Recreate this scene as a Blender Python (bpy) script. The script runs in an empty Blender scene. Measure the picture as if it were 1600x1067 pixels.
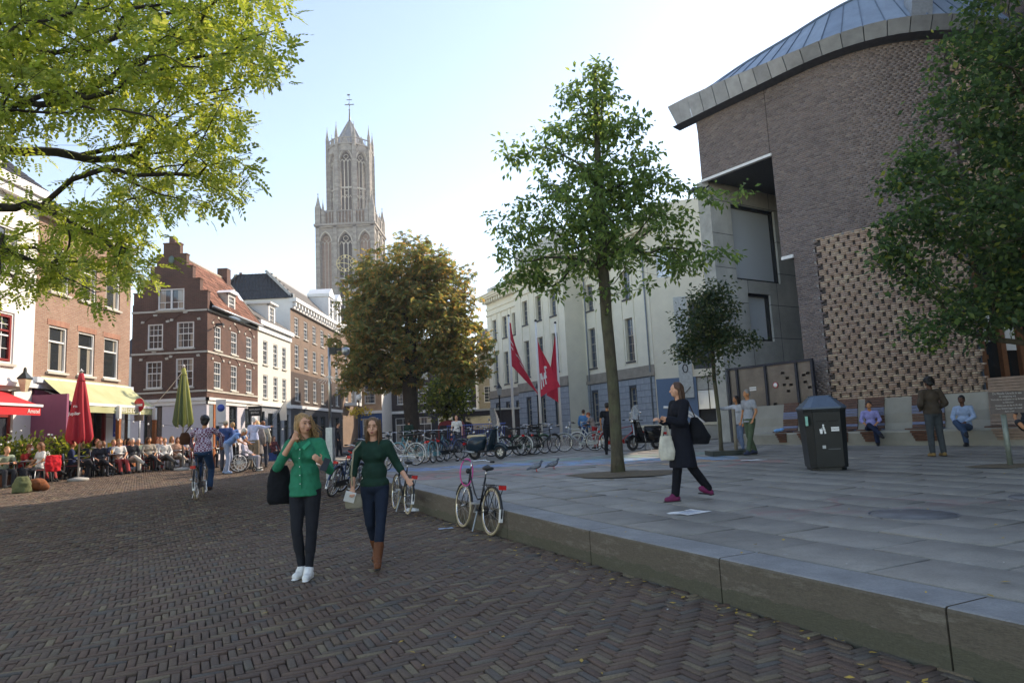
import bpy, bmesh, math, random
import numpy as np
from mathutils import Vector, Matrix, Euler, Quaternion
random.seed(7); rng = np.random.default_rng(7)
SC = bpy.context.scene
COL = SC.collection
R = math.radians
# ---------------------------------------------------------------- camera
cam_d = bpy.data.cameras.new('camera'); cam = bpy.data.objects.new('camera', cam_d); COL.objects.link(cam)
cam_d.sensor_width = 36; cam_d.lens = 24.0; cam_d.clip_start = .05; cam_d.clip_end = 4000
CZ = 1.5; PITCH = R(7.3); ROLL = R(-2.8)
CM = Matrix.Rotation(math.pi/2+PITCH, 4, 'X') @ Matrix.Rotation(ROLL, 4, 'Z')
cam.matrix_world = Matrix.Translation((0, 0, CZ)) @ CM
SC.camera = cam
# ---------------------------------------------------------------- sky, sun, exposure
SUN_AZ = R(52)      # clockwise from +Y
SUN_EL = R(32)
w = bpy.data.worlds.new('World'); SC.world = w; w.use_nodes = True
nt = w.node_tree; nt.nodes.clear()
sky = nt.nodes.new('ShaderNodeTexSky'); sky.sky_type = 'NISHITA'; sky.sun_disc = False
sky.sun_elevation = SUN_EL; sky.sun_rotation = SUN_AZ; sky.air_density = 1.0; sky.dust_density = .35; sky.ozone_density = 1.8
bg = nt.nodes.new('ShaderNodeBackground'); bg.inputs[1].default_value = .15
out = nt.nodes.new('ShaderNodeOutputWorld')
nt.links.new(sky.outputs[0], bg.inputs[0]); nt.links.new(bg.outputs[0], out.inputs[0])
sd = bpy.data.lights.new('sun', 'SUN'); sd.energy = 2.6; sd.angle = R(.5); sd.color = (1, .94, .86)
so = bpy.data.objects.new('sun', sd); COL.objects.link(so)
sdir = Vector((math.sin(SUN_AZ)*math.cos(SUN_EL), math.cos(SUN_AZ)*math.cos(SUN_EL), math.sin(SUN_EL)))
so.rotation_euler = sdir.to_track_quat('Z', 'Y').to_euler(); so.location = (30, 30, 60)
SC.view_settings.view_transform = 'Standard'; SC.view_settings.look = 'None'
SC.view_settings.exposure = 1.36; SC.view_settings.gamma = 1; SC.view_settings.use_curve_mapping = False
SC.view_settings.use_white_balance = True; SC.view_settings.white_balance_temperature = 7800; SC.view_settings.white_balance_tint = 14
# ---------------------------------------------------------------- helpers
def at(px, py, Y):
    """point of the real place seen at photo pixel px,py at distance Y (how the plan was surveyed)"""
    v = CM.to_3x3() @ Vector(((px-800)/1067, -(py-533.5)/1067, -1)); v = v*(Y/v.y)
    return Vector((v.x, v.y, v.z+CZ))
def sm(t): t = min(1, max(0, t)); return t*t*(3-2*t)
def plazaZ(x, y): return .36+.013*min(17, max(0, y-8))
def streetZ(x, y): return sm((y-.9*x-14)/10)*(plazaZ(x, y))
KD = Vector((-.4235, .9059, 0)); KD.normalize(); KN = Vector((KD.y, -KD.x, 0))   # kerb direction, to the plaza side
K0 = Vector((2.43, 4.13, 0))
def onplaza(x, y): return (Vector((x, y, 0))-K0).dot(KN) > 0
def gz(x, y): return plazaZ(x, y) if onplaza(x, y) else streetZ(x, y)
def srgb(h):
    h = h.lstrip('#'); c = [int(h[i:i+2], 16)/255 for i in (0, 2, 4)]
    return tuple(((v/12.92) if v <= .04045 else ((v+.055)/1.055)**2.4) for v in c)
class NT:
    def __init__(s, name):
        s.m = bpy.data.materials.new(name); s.m.use_nodes = True; s.t = s.m.node_tree; s.t.nodes.clear()
        s.o = s.n('OutputMaterial'); s.b = s.n('BsdfPrincipled'); s.l(s.b.outputs[0], s.o.inputs[0])
    def n(s, t, **k):
        nd = s.t.nodes.new('ShaderNode'+t)
        for a, b in k.items(): setattr(nd, a, b)
        return nd
    def l(s, a, b): s.t.links.new(a, b)
    def noise(s, vec, scale, detail=4, rough=.6):
        n = s.n('TexNoise'); n.inputs['Scale'].default_value = scale; n.inputs['Detail'].default_value = detail
        n.inputs['Roughness'].default_value = rough
        if vec is not None: s.l(vec, n.inputs['Vector'])
        return n.outputs['Fac']
    def ramp(s, fac, stops):
        r = s.n('ValToRGB'); e = r.color_ramp.elements
        while len(e) < len(stops): e.new(.5)
        for i, (p, c) in enumerate(stops): e[i].position = p; e[i].color = (*c, 1)
        s.l(fac, r.inputs[0]); return r.outputs[0]
    def mix(s, fac, a, b, mode='MIX'):
        m = s.n('Mix', data_type='RGBA', blend_type=mode)
        for v, i in ((fac, 0), (a, 6), (b, 7)):
            if hasattr(v, 'is_linked') or isinstance(v, bpy.types.NodeSocket): s.l(v, m.inputs[i])
            elif i == 0: m.inputs[0].default_value = v
            else: m.inputs[i].default_value = (*v, 1)
        return m.outputs[2]
    def math(s, op, a, b=None, c=None):
        m = s.n('Math', operation=op)
        for i, v in enumerate((a, b, c)):
            if v is None: continue
            if isinstance(v, bpy.types.NodeSocket): s.l(v, m.inputs[i])
            else: m.inputs[i].default_value = v
        return m.outputs[0]
    def bump(s, h, strength=.4, dist=.01):
        b = s.n('Bump'); b.inputs['Strength'].default_value = strength; b.inputs['Distance'].default_value = dist
        s.l(h, b.inputs['Height']); s.l(b.outputs[0], s.b.inputs['Normal']); return b
    def base(s, c, rough=.7, metal=0, spec=.5):
        if isinstance(c, bpy.types.NodeSocket): s.l(c, s.b.inputs['Base Color'])
        else: s.b.inputs['Base Color'].default_value = (*c, 1)
        if isinstance(rough, bpy.types.NodeSocket): s.l(rough, s.b.inputs['Roughness'])
        else: s.b.inputs['Roughness'].default_value = rough
        s.b.inputs['Metallic'].default_value = metal; s.b.inputs['Specular IOR Level'].default_value = spec
MC = {}
def dk(c, f): return tuple(min(1, v*f) for v in c)
def mat(name, col, rough=.7, metal=0, var=.25, scale=6, bump=.15, bscale=None, spec=.4, rnd=0, obj=True):
    """plain procedural material: noise-driven colour variation, grain and bump"""
    if name in MC: return MC[name]
    t = NT(name); tc = t.n('TexCoord'); v = tc.outputs['Object'] if obj else t.n('NewGeometry').outputs['Position']
    f = t.noise(v, scale, 6)
    c = t.ramp(f, [(.25, dk(col, 1-var)), (.75, dk(col, 1+var))])
    if rnd:
        oi = t.n('ObjectInfo'); c = t.mix(1.0, c, t.ramp(oi.outputs['Random'], [(0, (1-rnd,)*3), (1, (1+rnd,)*3)]), 'MULTIPLY')
    t.base(c, rough, metal, spec)
    if bump: t.bump(t.noise(v, bscale or scale*6, 5), bump, .02)
    MC[name] = t.m; return t.m
def tag(o, label=None, cat=None, group=None, kind=None):
    if label: o['label'] = label
    if cat: o['category'] = cat
    if group: o['group'] = group
    if kind: o['kind'] = kind
    return o
def empty(name, loc=(0, 0, 0), rz=0, label=None, cat=None, group=None, kind=None, parent=None):
    o = bpy.data.objects.new(name, None); COL.objects.link(o); o.empty_display_size = .2
    o.location = loc; o.rotation_euler = (0, 0, rz)
    if parent: o.parent = parent
    return tag(o, label, cat, group, kind)
def link(name, me, parent=None, loc=(0, 0, 0), rot=(0, 0, 0)):
    o = bpy.data.objects.new(name, me); COL.objects.link(o); o.location = loc; o.rotation_euler = rot
    if parent: o.parent = parent
    return o
def kids(o): return [c for c in o.children]
def copy_tree(o, parent=None):
    c = o.copy(); COL.objects.link(c)
    c.parent = parent
    for ch in list(o.children): copy_tree(ch, c)
    return c
def recolour(root, d):
    for o in [root]+list(root.children_recursive):
        for i, s in enumerate(o.material_slots if o.type == 'MESH' else []):
            nm = (o.data.materials[i].name if o.data.materials[i] else '')
            if nm in d: s.link = 'OBJECT'; s.material = d[nm]
class MB:
    def __init__(s): s.v = []; s.f = []; s.mi = []; s.sm = []; s.cur = 0
    def add(s, vs, fs, smooth=False):
        n = len(s.v); s.v.extend([tuple(v) for v in vs]); s.f.extend([tuple(i+n for i in f) for f in fs])
        s.mi.extend([s.cur]*len(fs)); s.sm.extend([smooth]*len(fs)); return s
    def quad(s, a, b, c, d): return s.add([a, b, c, d], [(0, 1, 2, 3)])
    def box(s, x0, x1, y0, y1, z0, z1, M=None):
        vs = [Vector((x, y, z)) for x in (x0, x1) for y in (y0, y1) for z in (z0, z1)]
        if M is not None: vs = [M @ v for v in vs]
        return s.add(vs, [(0, 1, 3, 2), (4, 6, 7, 5), (0, 4, 5, 1), (2, 3, 7, 6), (0, 2, 6, 4), (1, 5, 7, 3)])
    def bar(s, a, b, wd, hg=None, up=(0, 0, 1)):
        a = Vector(a); b = Vector(b); d = (b-a); L = d.length
        if L < 1e-6: return s
        d.normalize(); u = Vector(up)
        if abs(d.dot(u)) > .98: u = Vector((0, 1, 0))
        x = d.cross(u).normalized(); y = x.cross(d); hg = hg or wd
        vs = [p+x*i*wd/2+y*j*hg/2 for p in (a, b) for i, j in ((-1, -1), (1, -1), (1, 1), (-1, 1))]
        return s.add(vs, [(3, 2, 1, 0), (4, 5, 6, 7), (0, 1, 5, 4), (1, 2, 6, 5), (2, 3, 7, 6), (3, 0, 4, 7)])
    def tube(s, pts, rad, n=8, cap=True, closed=False, smooth=True):
        pts = [Vector(p) for p in pts]; m = len(pts)
        rad = rad if hasattr(rad, '__len__') else [rad]*m
        vs = []; prev = None
        for i, p in enumerate(pts):
            if closed: d = pts[(i+1) % m]-pts[i-1]
            else: d = pts[min(i+1, m-1)]-pts[max(i-1, 0)]
            if d.length < 1e-9: d = Vector((0, 0, 1))
            d.normalize()
            if prev is None:
                u = Vector((0, 0, 1)) if abs(d.z) < .9 else Vector((1, 0, 0))
                x = d.cross(u).normalized()
            else:
                x = (prev-d*prev.dot(d))
                x = x.normalized() if x.length > 1e-6 else d.orthogonal().normalized()
            prev = x; y = d.cross(x)
            for k in range(n):
                a = 2*math.pi*k/n; vs.append(p+(x*math.cos(a)+y*math.sin(a))*rad[i])
        fs = []
        for i in range(m if closed else m-1):
            j = (i+1) % m
            for k in range(n): fs.append((i*n+k, i*n+(k+1) % n, j*n+(k+1) % n, j*n+k))
        if cap and not closed: fs.append(tuple(range(n-1, -1, -1))); fs.append(tuple((m-1)*n+k for k in range(n)))
        return s.add(vs, fs, smooth)
    def lathe(s, prof, n=16, c=(0, 0, 0), smooth=True, sx=1, sy=1, ph=0):
        vs = []; cx, cy, cz = c
        for r, z in prof:
            for k in range(n):
                a = 2*math.pi*k/n+ph; vs.append((cx+r*math.cos(a)*sx, cy+r*math.sin(a)*sy, cz+z))
        m = len(prof); fs = [(i*n+k, i*n+(k+1) % n, (i+1)*n+(k+1) % n, (i+1)*n+k) for i in range(m-1) for k in range(n)]
        fs.append(tuple(range(n-1, -1, -1))); fs.append(tuple((m-1)*n+k for k in range(n)))
        return s.add(vs, fs, smooth)
    def loft(s, secs, n=14, smooth=True):
        """secs: (centre, rx, ry[, rotz]) horizontal ellipses, closed"""
        vs = []
        for q in secs:
            c = Vector(q[0])
            for k in range(n):
                a = 2*math.pi*k/n; vs.append(c+Vector((q[1]*math.cos(a), q[2]*math.sin(a), 0)))
        m = len(secs); fs = [(i*n+k, i*n+(k+1) % n, (i+1)*n+(k+1) % n, (i+1)*n+k) for i in range(m-1) for k in range(n)]
        fs.append(tuple(range(n-1, -1, -1))); fs.append(tuple((m-1)*n+k for k in range(n)))
        return s.add(vs, fs, smooth)
    def ell(s, c, r, n=12, m=8, M=None):
        vs = []; c = Vector(c)
        for i in range(1, m):
            th = math.pi*i/m
            for k in range(n):
                a = 2*math.pi*k/n
                v = Vector((r[0]*math.sin(th)*math.cos(a), r[1]*math.sin(th)*math.sin(a), r[2]*math.cos(th)))
                vs.append(c+((M @ v) if M is not None else v))
        e = Vector((0, 0, r[2])); 
        if M is not None: e = M @ e
        vs += [c+e, c-e]; t = len(vs)-2; fs = []
        for i in range(m-2):
            for k in range(n): fs.append((i*n+k, (i+1)*n+k, (i+1)*n+(k+1) % n, i*n+(k+1) % n))
        for k in range(n): fs.append((t, k, (k+1) % n)); fs.append((t+1, (m-2)*n+(k+1) % n, (m-2)*n+k))
        return s.add(vs, fs, True)
    def cone(s, a, b, ra, rb, n=12):
        """rounded cone (a limb)"""
        a = Vector(a); b = Vector(b); d = b-a; L = d.length
        if L < 1e-5: return s.ell(a, (ra,)*3, n)
        d.normalize(); pts = []; rr = []
        for t in (85, 60, 30, 0): pts.append(a-d*ra*math.sin(R(t))); rr.append(ra*math.cos(R(t)))
        for t in (0, 30, 60, 85): pts.append(b+d*rb*math.sin(R(t))); rr.append(rb*math.cos(R(t)))
        return s.tube(pts, rr, n)
    def prism(s, poly, axis, a0, a1):
        """poly: list of 2d pts; axis 'y' -> (x,z) extruded in y; 'x' -> (y,z); 'z' -> (x,y)"""
        def P(p, t): return {'y': (p[0], t, p[1]), 'x': (t, p[0], p[1]), 'z': (p[0], p[1], t)}[axis]
        n = len(poly); vs = [P(p, a0) for p in poly]+[P(p, a1) for p in poly]
        fs = [tuple(range(n)), tuple(range(2*n-1, n-1, -1))]+[(i, (i+1) % n, n+(i+1) % n, n+i) for i in range(n)]
        return s.add(vs, fs)
    def mesh(s, name, mats):
        me = bpy.data.meshes.new(name); me.from_pydata(s.v, [], s.f)
        mats = mats if isinstance(mats, (list, tuple)) else [mats]
        for m in mats: me.materials.append(m)
        if s.f:
            me.polygons.foreach_set('material_index', s.mi); me.polygons.foreach_set('use_smooth', s.sm)
        me.update(); return me
    def build(s, name, mats, parent=None, loc=(0, 0, 0), rot=(0, 0, 0), fix=False):
        me = s.mesh(name, mats)
        if fix:
            bm = bmesh.new(); bm.from_mesh(me); bmesh.ops.recalc_face_normals(bm, faces=bm.faces); bm.to_mesh(me); bm.free()
        return link(name, me, parent, loc, rot)
def npmesh(name, V, F, mats, mi=None):
    """fast mesh from numpy: V (n,3), F (m,4)"""
    me = bpy.data.meshes.new(name); V = np.asarray(V, np.float32); F = np.asarray(F, np.int32); k = F.shape[1]
    me.vertices.add(len(V)); me.vertices.foreach_set('co', V.ravel())
    me.loops.add(F.size); me.loops.foreach_set('vertex_index', F.ravel())
    me.polygons.add(len(F)); me.polygons.foreach_set('loop_start', np.arange(0, F.size, k, dtype=np.int32))
    for m in (mats if isinstance(mats, (list, tuple)) else [mats]): me.materials.append(m)
    if mi is not None: me.polygons.foreach_set('material_index', np.asarray(mi, np.int32))
    me.update(calc_edges=True); return me
def boxes_np(O, U, Wd, N, u, wv, h, inset=0.0):
    """many blocks: base origin O (n,3), unit axes U,W,N (n,3), sizes u,w,h (n,). 5 faces; top inset for a worn edge"""
    n = len(O); u = np.broadcast_to(u, n)[:, None]; wv = np.broadcast_to(wv, n)[:, None]; h = np.broadcast_to(h, n)[:, None]
    b = [O, O+U*u, O+U*u+Wd*wv, O+Wd*wv]; i = inset
    if i:
        m = [p+N*(h-i*.7) for p in b]
        t = [O+U*i+Wd*i+N*h, O+U*(u-i)+Wd*i+N*h, O+U*(u-i)+Wd*(wv-i)+N*h, O+U*i+Wd*(wv-i)+N*h]
        V = np.stack(b+m+t, 1).reshape(-1, 3)
        q = [(8, 9, 10, 11), (0, 1, 5, 4), (1, 2, 6, 5), (2, 3, 7, 6), (3, 0, 4, 7), (4, 5, 9, 8), (5, 6, 10, 9), (6, 7, 11, 10), (7, 4, 8, 11)]; k = 12
    else:
        t = [p+N*h for p in b]; V = np.stack(b+t, 1).reshape(-1, 3)
        q = [(4, 5, 6, 7), (0, 1, 5, 4), (1, 2, 6, 5), (2, 3, 7, 6), (3, 0, 4, 7)]; k = 8
    F = (np.array(q)[None]+(np.arange(n)*k)[:, None, None]).reshape(-1, 4)
    return V, F
def text_mesh(body, size, mt, name='lettering', extrude=.002, align='CENTER'):
    c = bpy.data.curves.new(name, 'FONT'); c.body = body; c.size = size; c.extrude = extrude; c.align_x = align; c.align_y = 'CENTER'
    c.resolution_u = 3
    o = bpy.data.objects.new(name, c); COL.objects.link(o)
    me = bpy.data.meshes.new_from_object(o.evaluated_get(bpy.context.evaluated_depsgraph_get()))
    bpy.data.objects.remove(o); bpy.data.curves.remove(c); me.materials.clear(); me.materials.append(mt); return me
def text(body, size, mt, parent, loc, rot=(R(90), 0, 0), name='lettering', **k):
    o = link(name, text_mesh(body, size, mt, name, **k), parent, loc, rot); return o
# ---------------------------------------------------------------- shared materials
def brick_mat(name, c1, c2, mortar, bw=.22, bh=.065, ms=.011, bump=.5, stain=.25):
    t = NT(name); tc = t.n('TexCoord').outputs['Object']; sp = t.n('SeparateXYZ'); t.l(tc, sp.inputs[0])
    cx = t.n('CombineXYZ'); t.l(t.math('ADD', sp.outputs[0], sp.outputs[1]), cx.inputs[0]); t.l(sp.outputs[2], cx.inputs[1])
    b = t.n('TexBrick'); t.l(cx.outputs[0], b.inputs['Vector']); b.inputs['Scale'].default_value = 1
    b.inputs['Brick Width'].default_value = bw; b.inputs['Row Height'].default_value = bh; b.inputs['Mortar Size'].default_value = ms
    b.inputs['Color1'].default_value = (*c1, 1); b.inputs['Color2'].default_value = (*c2, 1); b.inputs['Mortar'].default_value = (*mortar, 1)
    b.inputs['Bias'].default_value = -.1
    f = t.noise(tc, .9, 7, .65); f2 = t.noise(tc, 14, 4)
    c = t.mix(1, b.outputs[0], t.ramp(f, [(.3, (1-stain,)*3), (.7, (1.12,)*3)]), 'MULTIPLY')
    c = t.mix(1, c, t.ramp(f2, [(.2, (.8,)*3), (.8, (1.18,)*3)]), 'MULTIPLY')
    t.base(c, .85); t.bump(t.math('SUBTRACT', t.noise(tc, 60, 3), b.outputs['Fac']), bump, .012)
    return t.m
def glass_mat(name, col, rough=.04, curtain=None):
    t = NT(name); tc = t.n('TexCoord').outputs['Object']; oi = t.n('ObjectInfo').outputs['Random']
    c = t.mix(oi, dk(col, .6), dk(col, 1.5))
    if curtain:
        sp = t.n('SeparateXYZ'); t.l(tc, sp.inputs[0])
        wv = t.math('SINE', t.math('MULTIPLY', sp.outputs[0], 60)); e = t.math('ABSOLUTE', sp.outputs[0])
        edge = t.math('GREATER_THAN', e, t.math('MULTIPLY_ADD', oi, .25, .12))
        cc = t.mix(t.math('MULTIPLY_ADD', wv, .3, .5), dk(curtain, .6), curtain)
        c = t.mix(t.math('MULTIPLY', edge, t.math('GREATER_THAN', oi, .35)), c, cc)
    t.base(c, rough, 0, .9); t.bump(t.noise(tc, 1.3, 2), .06, .05); return t.m
ID = {}
M_white = mat('white paint', (.78, .77, .74), .45, var=.08, scale=3, bump=.06)
M_cream = mat('cream paint', (.70, .67, .58), .55, var=.08, scale=2, bump=.06)
M_dark = mat('dark green paint', (.02, .03, .028), .35, var=.2, bump=.05)
M_black = mat('black rubber', (.02, .02, .02), .7, var=.3, scale=30)
M_blackm = mat('black metal', (.025, .026, .028), .32, .3, var=.2, bump=.03)
M_chrome = mat('chrome', (.62, .62, .62), .18, 1, var=.1, bump=0)
M_alu = mat('brushed steel', (.5, .5, .48), .35, 1, var=.15, scale=4, bump=.05)
M_galv = mat('galvanised steel', (.42, .44, .45), .45, .8, var=.2, scale=9, bump=.05)
M_stone = mat('pale stone', (.52, .49, .42), .8, var=.2, scale=4, bump=.3)
M_conc = mat('bare concrete', (.36, .35, .32), .85, var=.22, scale=1.4, bump=.25, bscale=25)
M_wood = mat('oiled timber', (.24, .12, .055), .6, var=.35, scale=8, bump=.25)
M_glass = glass_mat('window glass', (.035, .045, .055))
M_glassc = glass_mat('curtained window glass', (.03, .035, .04), .06, (.42, .37, .30))
M_red = mat('red enamel', (.55, .02, .03), .35, var=.12, bump=.03)
M_bluep = mat('blue enamel', (.03, .09, .42), .35, var=.12, bump=.03)
# ================================================================ SETTING: street, plaza, kerb
def clinker_mat(name, sheet=False):
    t = NT(name); pos = t.n('NewGeometry'); P = pos.outputs['Position']
    if sheet: rnd = t.noise(P, 9, 3)
    else:
        oi = t.n('ObjectInfo').outputs['Random']; ri = pos.outputs['Random Per Island']
        rnd = t.math('FRACT', t.math('ADD', t.math('MULTIPLY', oi, 7.31), ri))
    c = t.ramp(rnd, [(0, srgb('#5c4a3f')), (.25, srgb('#6d584a')), (.5, srgb('#63554b')), (.7, srgb('#715f4e')), (.85, srgb('#5f5a54')), (.95, srgb('#7b6c57')), (1, srgb('#83765f'))])
    big = t.noise(P, .35, 5, .7)
    c = t.mix(1, c, t.ramp(big, [(.3, (.78,)*3), (.7, (1.15,)*3)]), 'MULTIPLY')
    c = t.mix(1, c, t.ramp(t.noise(P, 70, 4), [(.3, (.72,)*3), (.7, (1.22,)*3)]), 'MULTIPLY')
    t.base(c, t.math('MULTIPLY_ADD', rnd, .2, .68), 0, .25)
    t.bump(t.noise(P, 90, 4), .35, .012); return t.m
M_clink = clinker_mat('worn clay clinker')
def sheet_mat():
    t = NT('sand joint and far paving'); P = t.n('NewGeometry').outputs['Position']
    sp = t.n('SeparateXYZ'); t.l(P, sp.inputs[0])
    mp = t.n('Mapping'); mp.inputs['Rotation'].default_value = (0, 0, R(-20)); t.l(P, mp.inputs[0])
    b = t.n('TexBrick'); t.l(mp.outputs[0], b.inputs['Vector']); b.inputs['Scale'].default_value = 1
    b.inputs['Brick Width'].default_value = .25; b.inputs['Row Height'].default_value = .07; b.inputs['Mortar Size'].default_value = .008
    b.inputs['Color1'].default_value = (*srgb('#5d4f48'), 1); b.inputs['Color2'].default_value = (*srgb('#6d6258'), 1); b.inputs['Mortar'].default_value = (*srgb('#2c2825'), 1)
    far = t.math('GREATER_THAN', sp.outputs[1], 30.5)
    j = t.ramp(t.noise(P, 25, 5), [(.3, srgb('#1d1a17')), (.7, srgb('#35302a'))])
    c = t.mix(far, j, b.outputs[0]); c = t.mix(1, c, t.ramp(t.noise(P, .3, 5), [(.3, (.8,)*3), (.7, (1.15,)*3)]), 'MULTIPLY')
    t.base(c, .85); t.bump(t.noise(P, 60, 4), .3, .01); return t.m
def street_sheet():
    xs = np.concatenate([np.linspace(-400, -32, 16), np.arange(-30, 31, 1.0), np.linspace(32, 400, 16)])
    ys = np.concatenate([np.linspace(-60, -6, 6), np.arange(-4, 50, 1.0), np.linspace(52, 900, 26)])
    V = []
    for y in ys:
        for x in xs:
            pl = onplaza(x+.3, y) and y < 32.5
            z = streetZ(x, y)-(.035 if y < 30.5 else 0)
            if pl: z = min(z, plazaZ(x, y)-.14)
            V.append((x, y, z))
    nx = len(xs); F = [(j*nx+i, j*nx+i+1, (j+1)*nx+i+1, (j+1)*nx+i) for j in range(len(ys)-1) for i in range(nx-1)]
    me = npmesh('street', V, F, sheet_mat()); me.shade_smooth()
    return tag(link('street', me), kind='structure', label='dark herringbone clinker street running past the raised plaza')
street = street_sheet()
def herringbone():
    L, W = .205, .060; g = .008
    kd = np.array([KD.x, KD.y]); kn = np.array([KN.x, KN.y])   # bricks run along and across the kerb
    O2 = []; D = []
    # lattice: H_k = (kW,kW) + m(-L,L); V above it
    nmax = 1000
    ks = np.arange(-470, 470); ms = np.arange(-110, 130)
    K, Mm = np.meshgrid(ks, ms); K = K.ravel(); Mm = Mm.ravel()
    hx = K*W-Mm*L; hy = K*W+Mm*L
    P = []
    for (ox, oy, sx, sy, d) in ((0, 0, L, W, 0), (0, W, W, L, 1)):
        a = hx+ox; b = hy+oy
        P.append(np.stack([a, b, np.full_like(a, sx), np.full_like(a, sy)], 1))
    P = np.concatenate(P)
    cen = P[:, :2]+P[:, 2:]/2
    # world = origin + a*kn + b*kd
    org = np.array([-2.0, 12.0])
    X = org[0]+cen[:, 0]*kn[0]+cen[:, 1]*kd[0]; Y = org[1]+cen[:, 0]*kn[1]+cen[:, 1]*kd[1]
    perp = (X-K0.x)*KN.x+(Y-K0.y)*KN.y
    keep = (perp < .02) & (Y > 2.2) & (Y < 30.5) & (X > -.80*Y-1.6) & (X < .85*Y+1.5) & (X > -16.6)
    P = P[keep]; X = X[keep]; Y = Y[keep]
    n = len(P); r = np.random.default_rng(3)
    def sz(x, y):
        t = np.clip((y-.9*x-14)/10, 0, 1); t = t*t*(3-2*t); return t*(.36+.013*np.clip(y-8, 0, 17))
    Z = sz(X, Y)
    # gentle settlement of the street plus the odd proud brick
    Z = Z+.006*np.sin(X*2.1+1)*np.sin(Y*1.7)+r.normal(0, .0036, n)
    un = np.array([KN.x, KN.y, 0]); ud = np.array([KD.x, KD.y, 0])
    tilt = r.normal(0, .022, (n, 2))
    a = r.normal(0, .018, n)
    U = un[None]*np.cos(a)[:, None]+ud[None]*np.sin(a)[:, None]; Wd = -un[None]*np.sin(a)[:, None]+ud[None]*np.cos(a)[:, None]
    U = U+np.stack([0*a, 0*a, tilt[:, 0]], 1); Wd = Wd+np.stack([0*a, 0*a, tilt[:, 1]*.6], 1)
    N = np.cross(U, Wd); N /= np.linalg.norm(N, axis=1)[:, None]
    su = P[:, 2]-g; sw = P[:, 3]-g; h = .06
    C = np.stack([X, Y, Z], 1); O = C-U*(su/2)[:, None]-Wd*(sw/2)[:, None]-N*h
    d2 = X**2+Y**2; order = np.argsort(d2)
    first = [i for i in order if (Y[i] > 3.2 and abs(X[i]) < .78*Y[i])][:300]; fs = set(first)
    # the 300 nearest in view are single bricks sharing two meshes
    protos = {}
    for d in (0, 1):
        w2 = (L if d == 0 else W)-g; h2 = (W if d == 0 else L)-g
        v, f = boxes_np(np.array([[-w2/2, -h2/2, -h]]), np.array([[1., 0, 0]]), np.array([[0, 1., 0]]), np.array([[0, 0, 1.]]), np.array([w2]), np.array([h2]), h, .006)
        protos[d] = npmesh('paving_brick', v, f, M_clink)
    for i in first:
        d = 0 if P[i, 2] > P[i, 3] else 1
        o = link('paving_brick', protos[d], street)
        Mx = Matrix(((U[i][0], Wd[i][0], N[i][0], C[i][0]), (U[i][1], Wd[i][1], N[i][1], C[i][1]), (U[i][2], Wd[i][2], N[i][2], C[i][2]), (0, 0, 0, 1)))
        o.matrix_world = Mx
    rest = np.array([i for i in range(n) if i not in fs])
    near = rest[d2[rest] < 10.5**2]; far = rest[d2[rest] >= 10.5**2]
    for idx, ins in ((near, .006), (far, 0)):
        v, f = boxes_np(O[idx], U[idx], Wd[idx], N[idx], su[idx], sw[idx], h, ins)
        if not ins: f = f
        o = link('paving_bricks', npmesh('paving_bricks', v, f, M_clink), street); tag(o, kind='stuff')
    print('street bricks', n)
herringbone()
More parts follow.
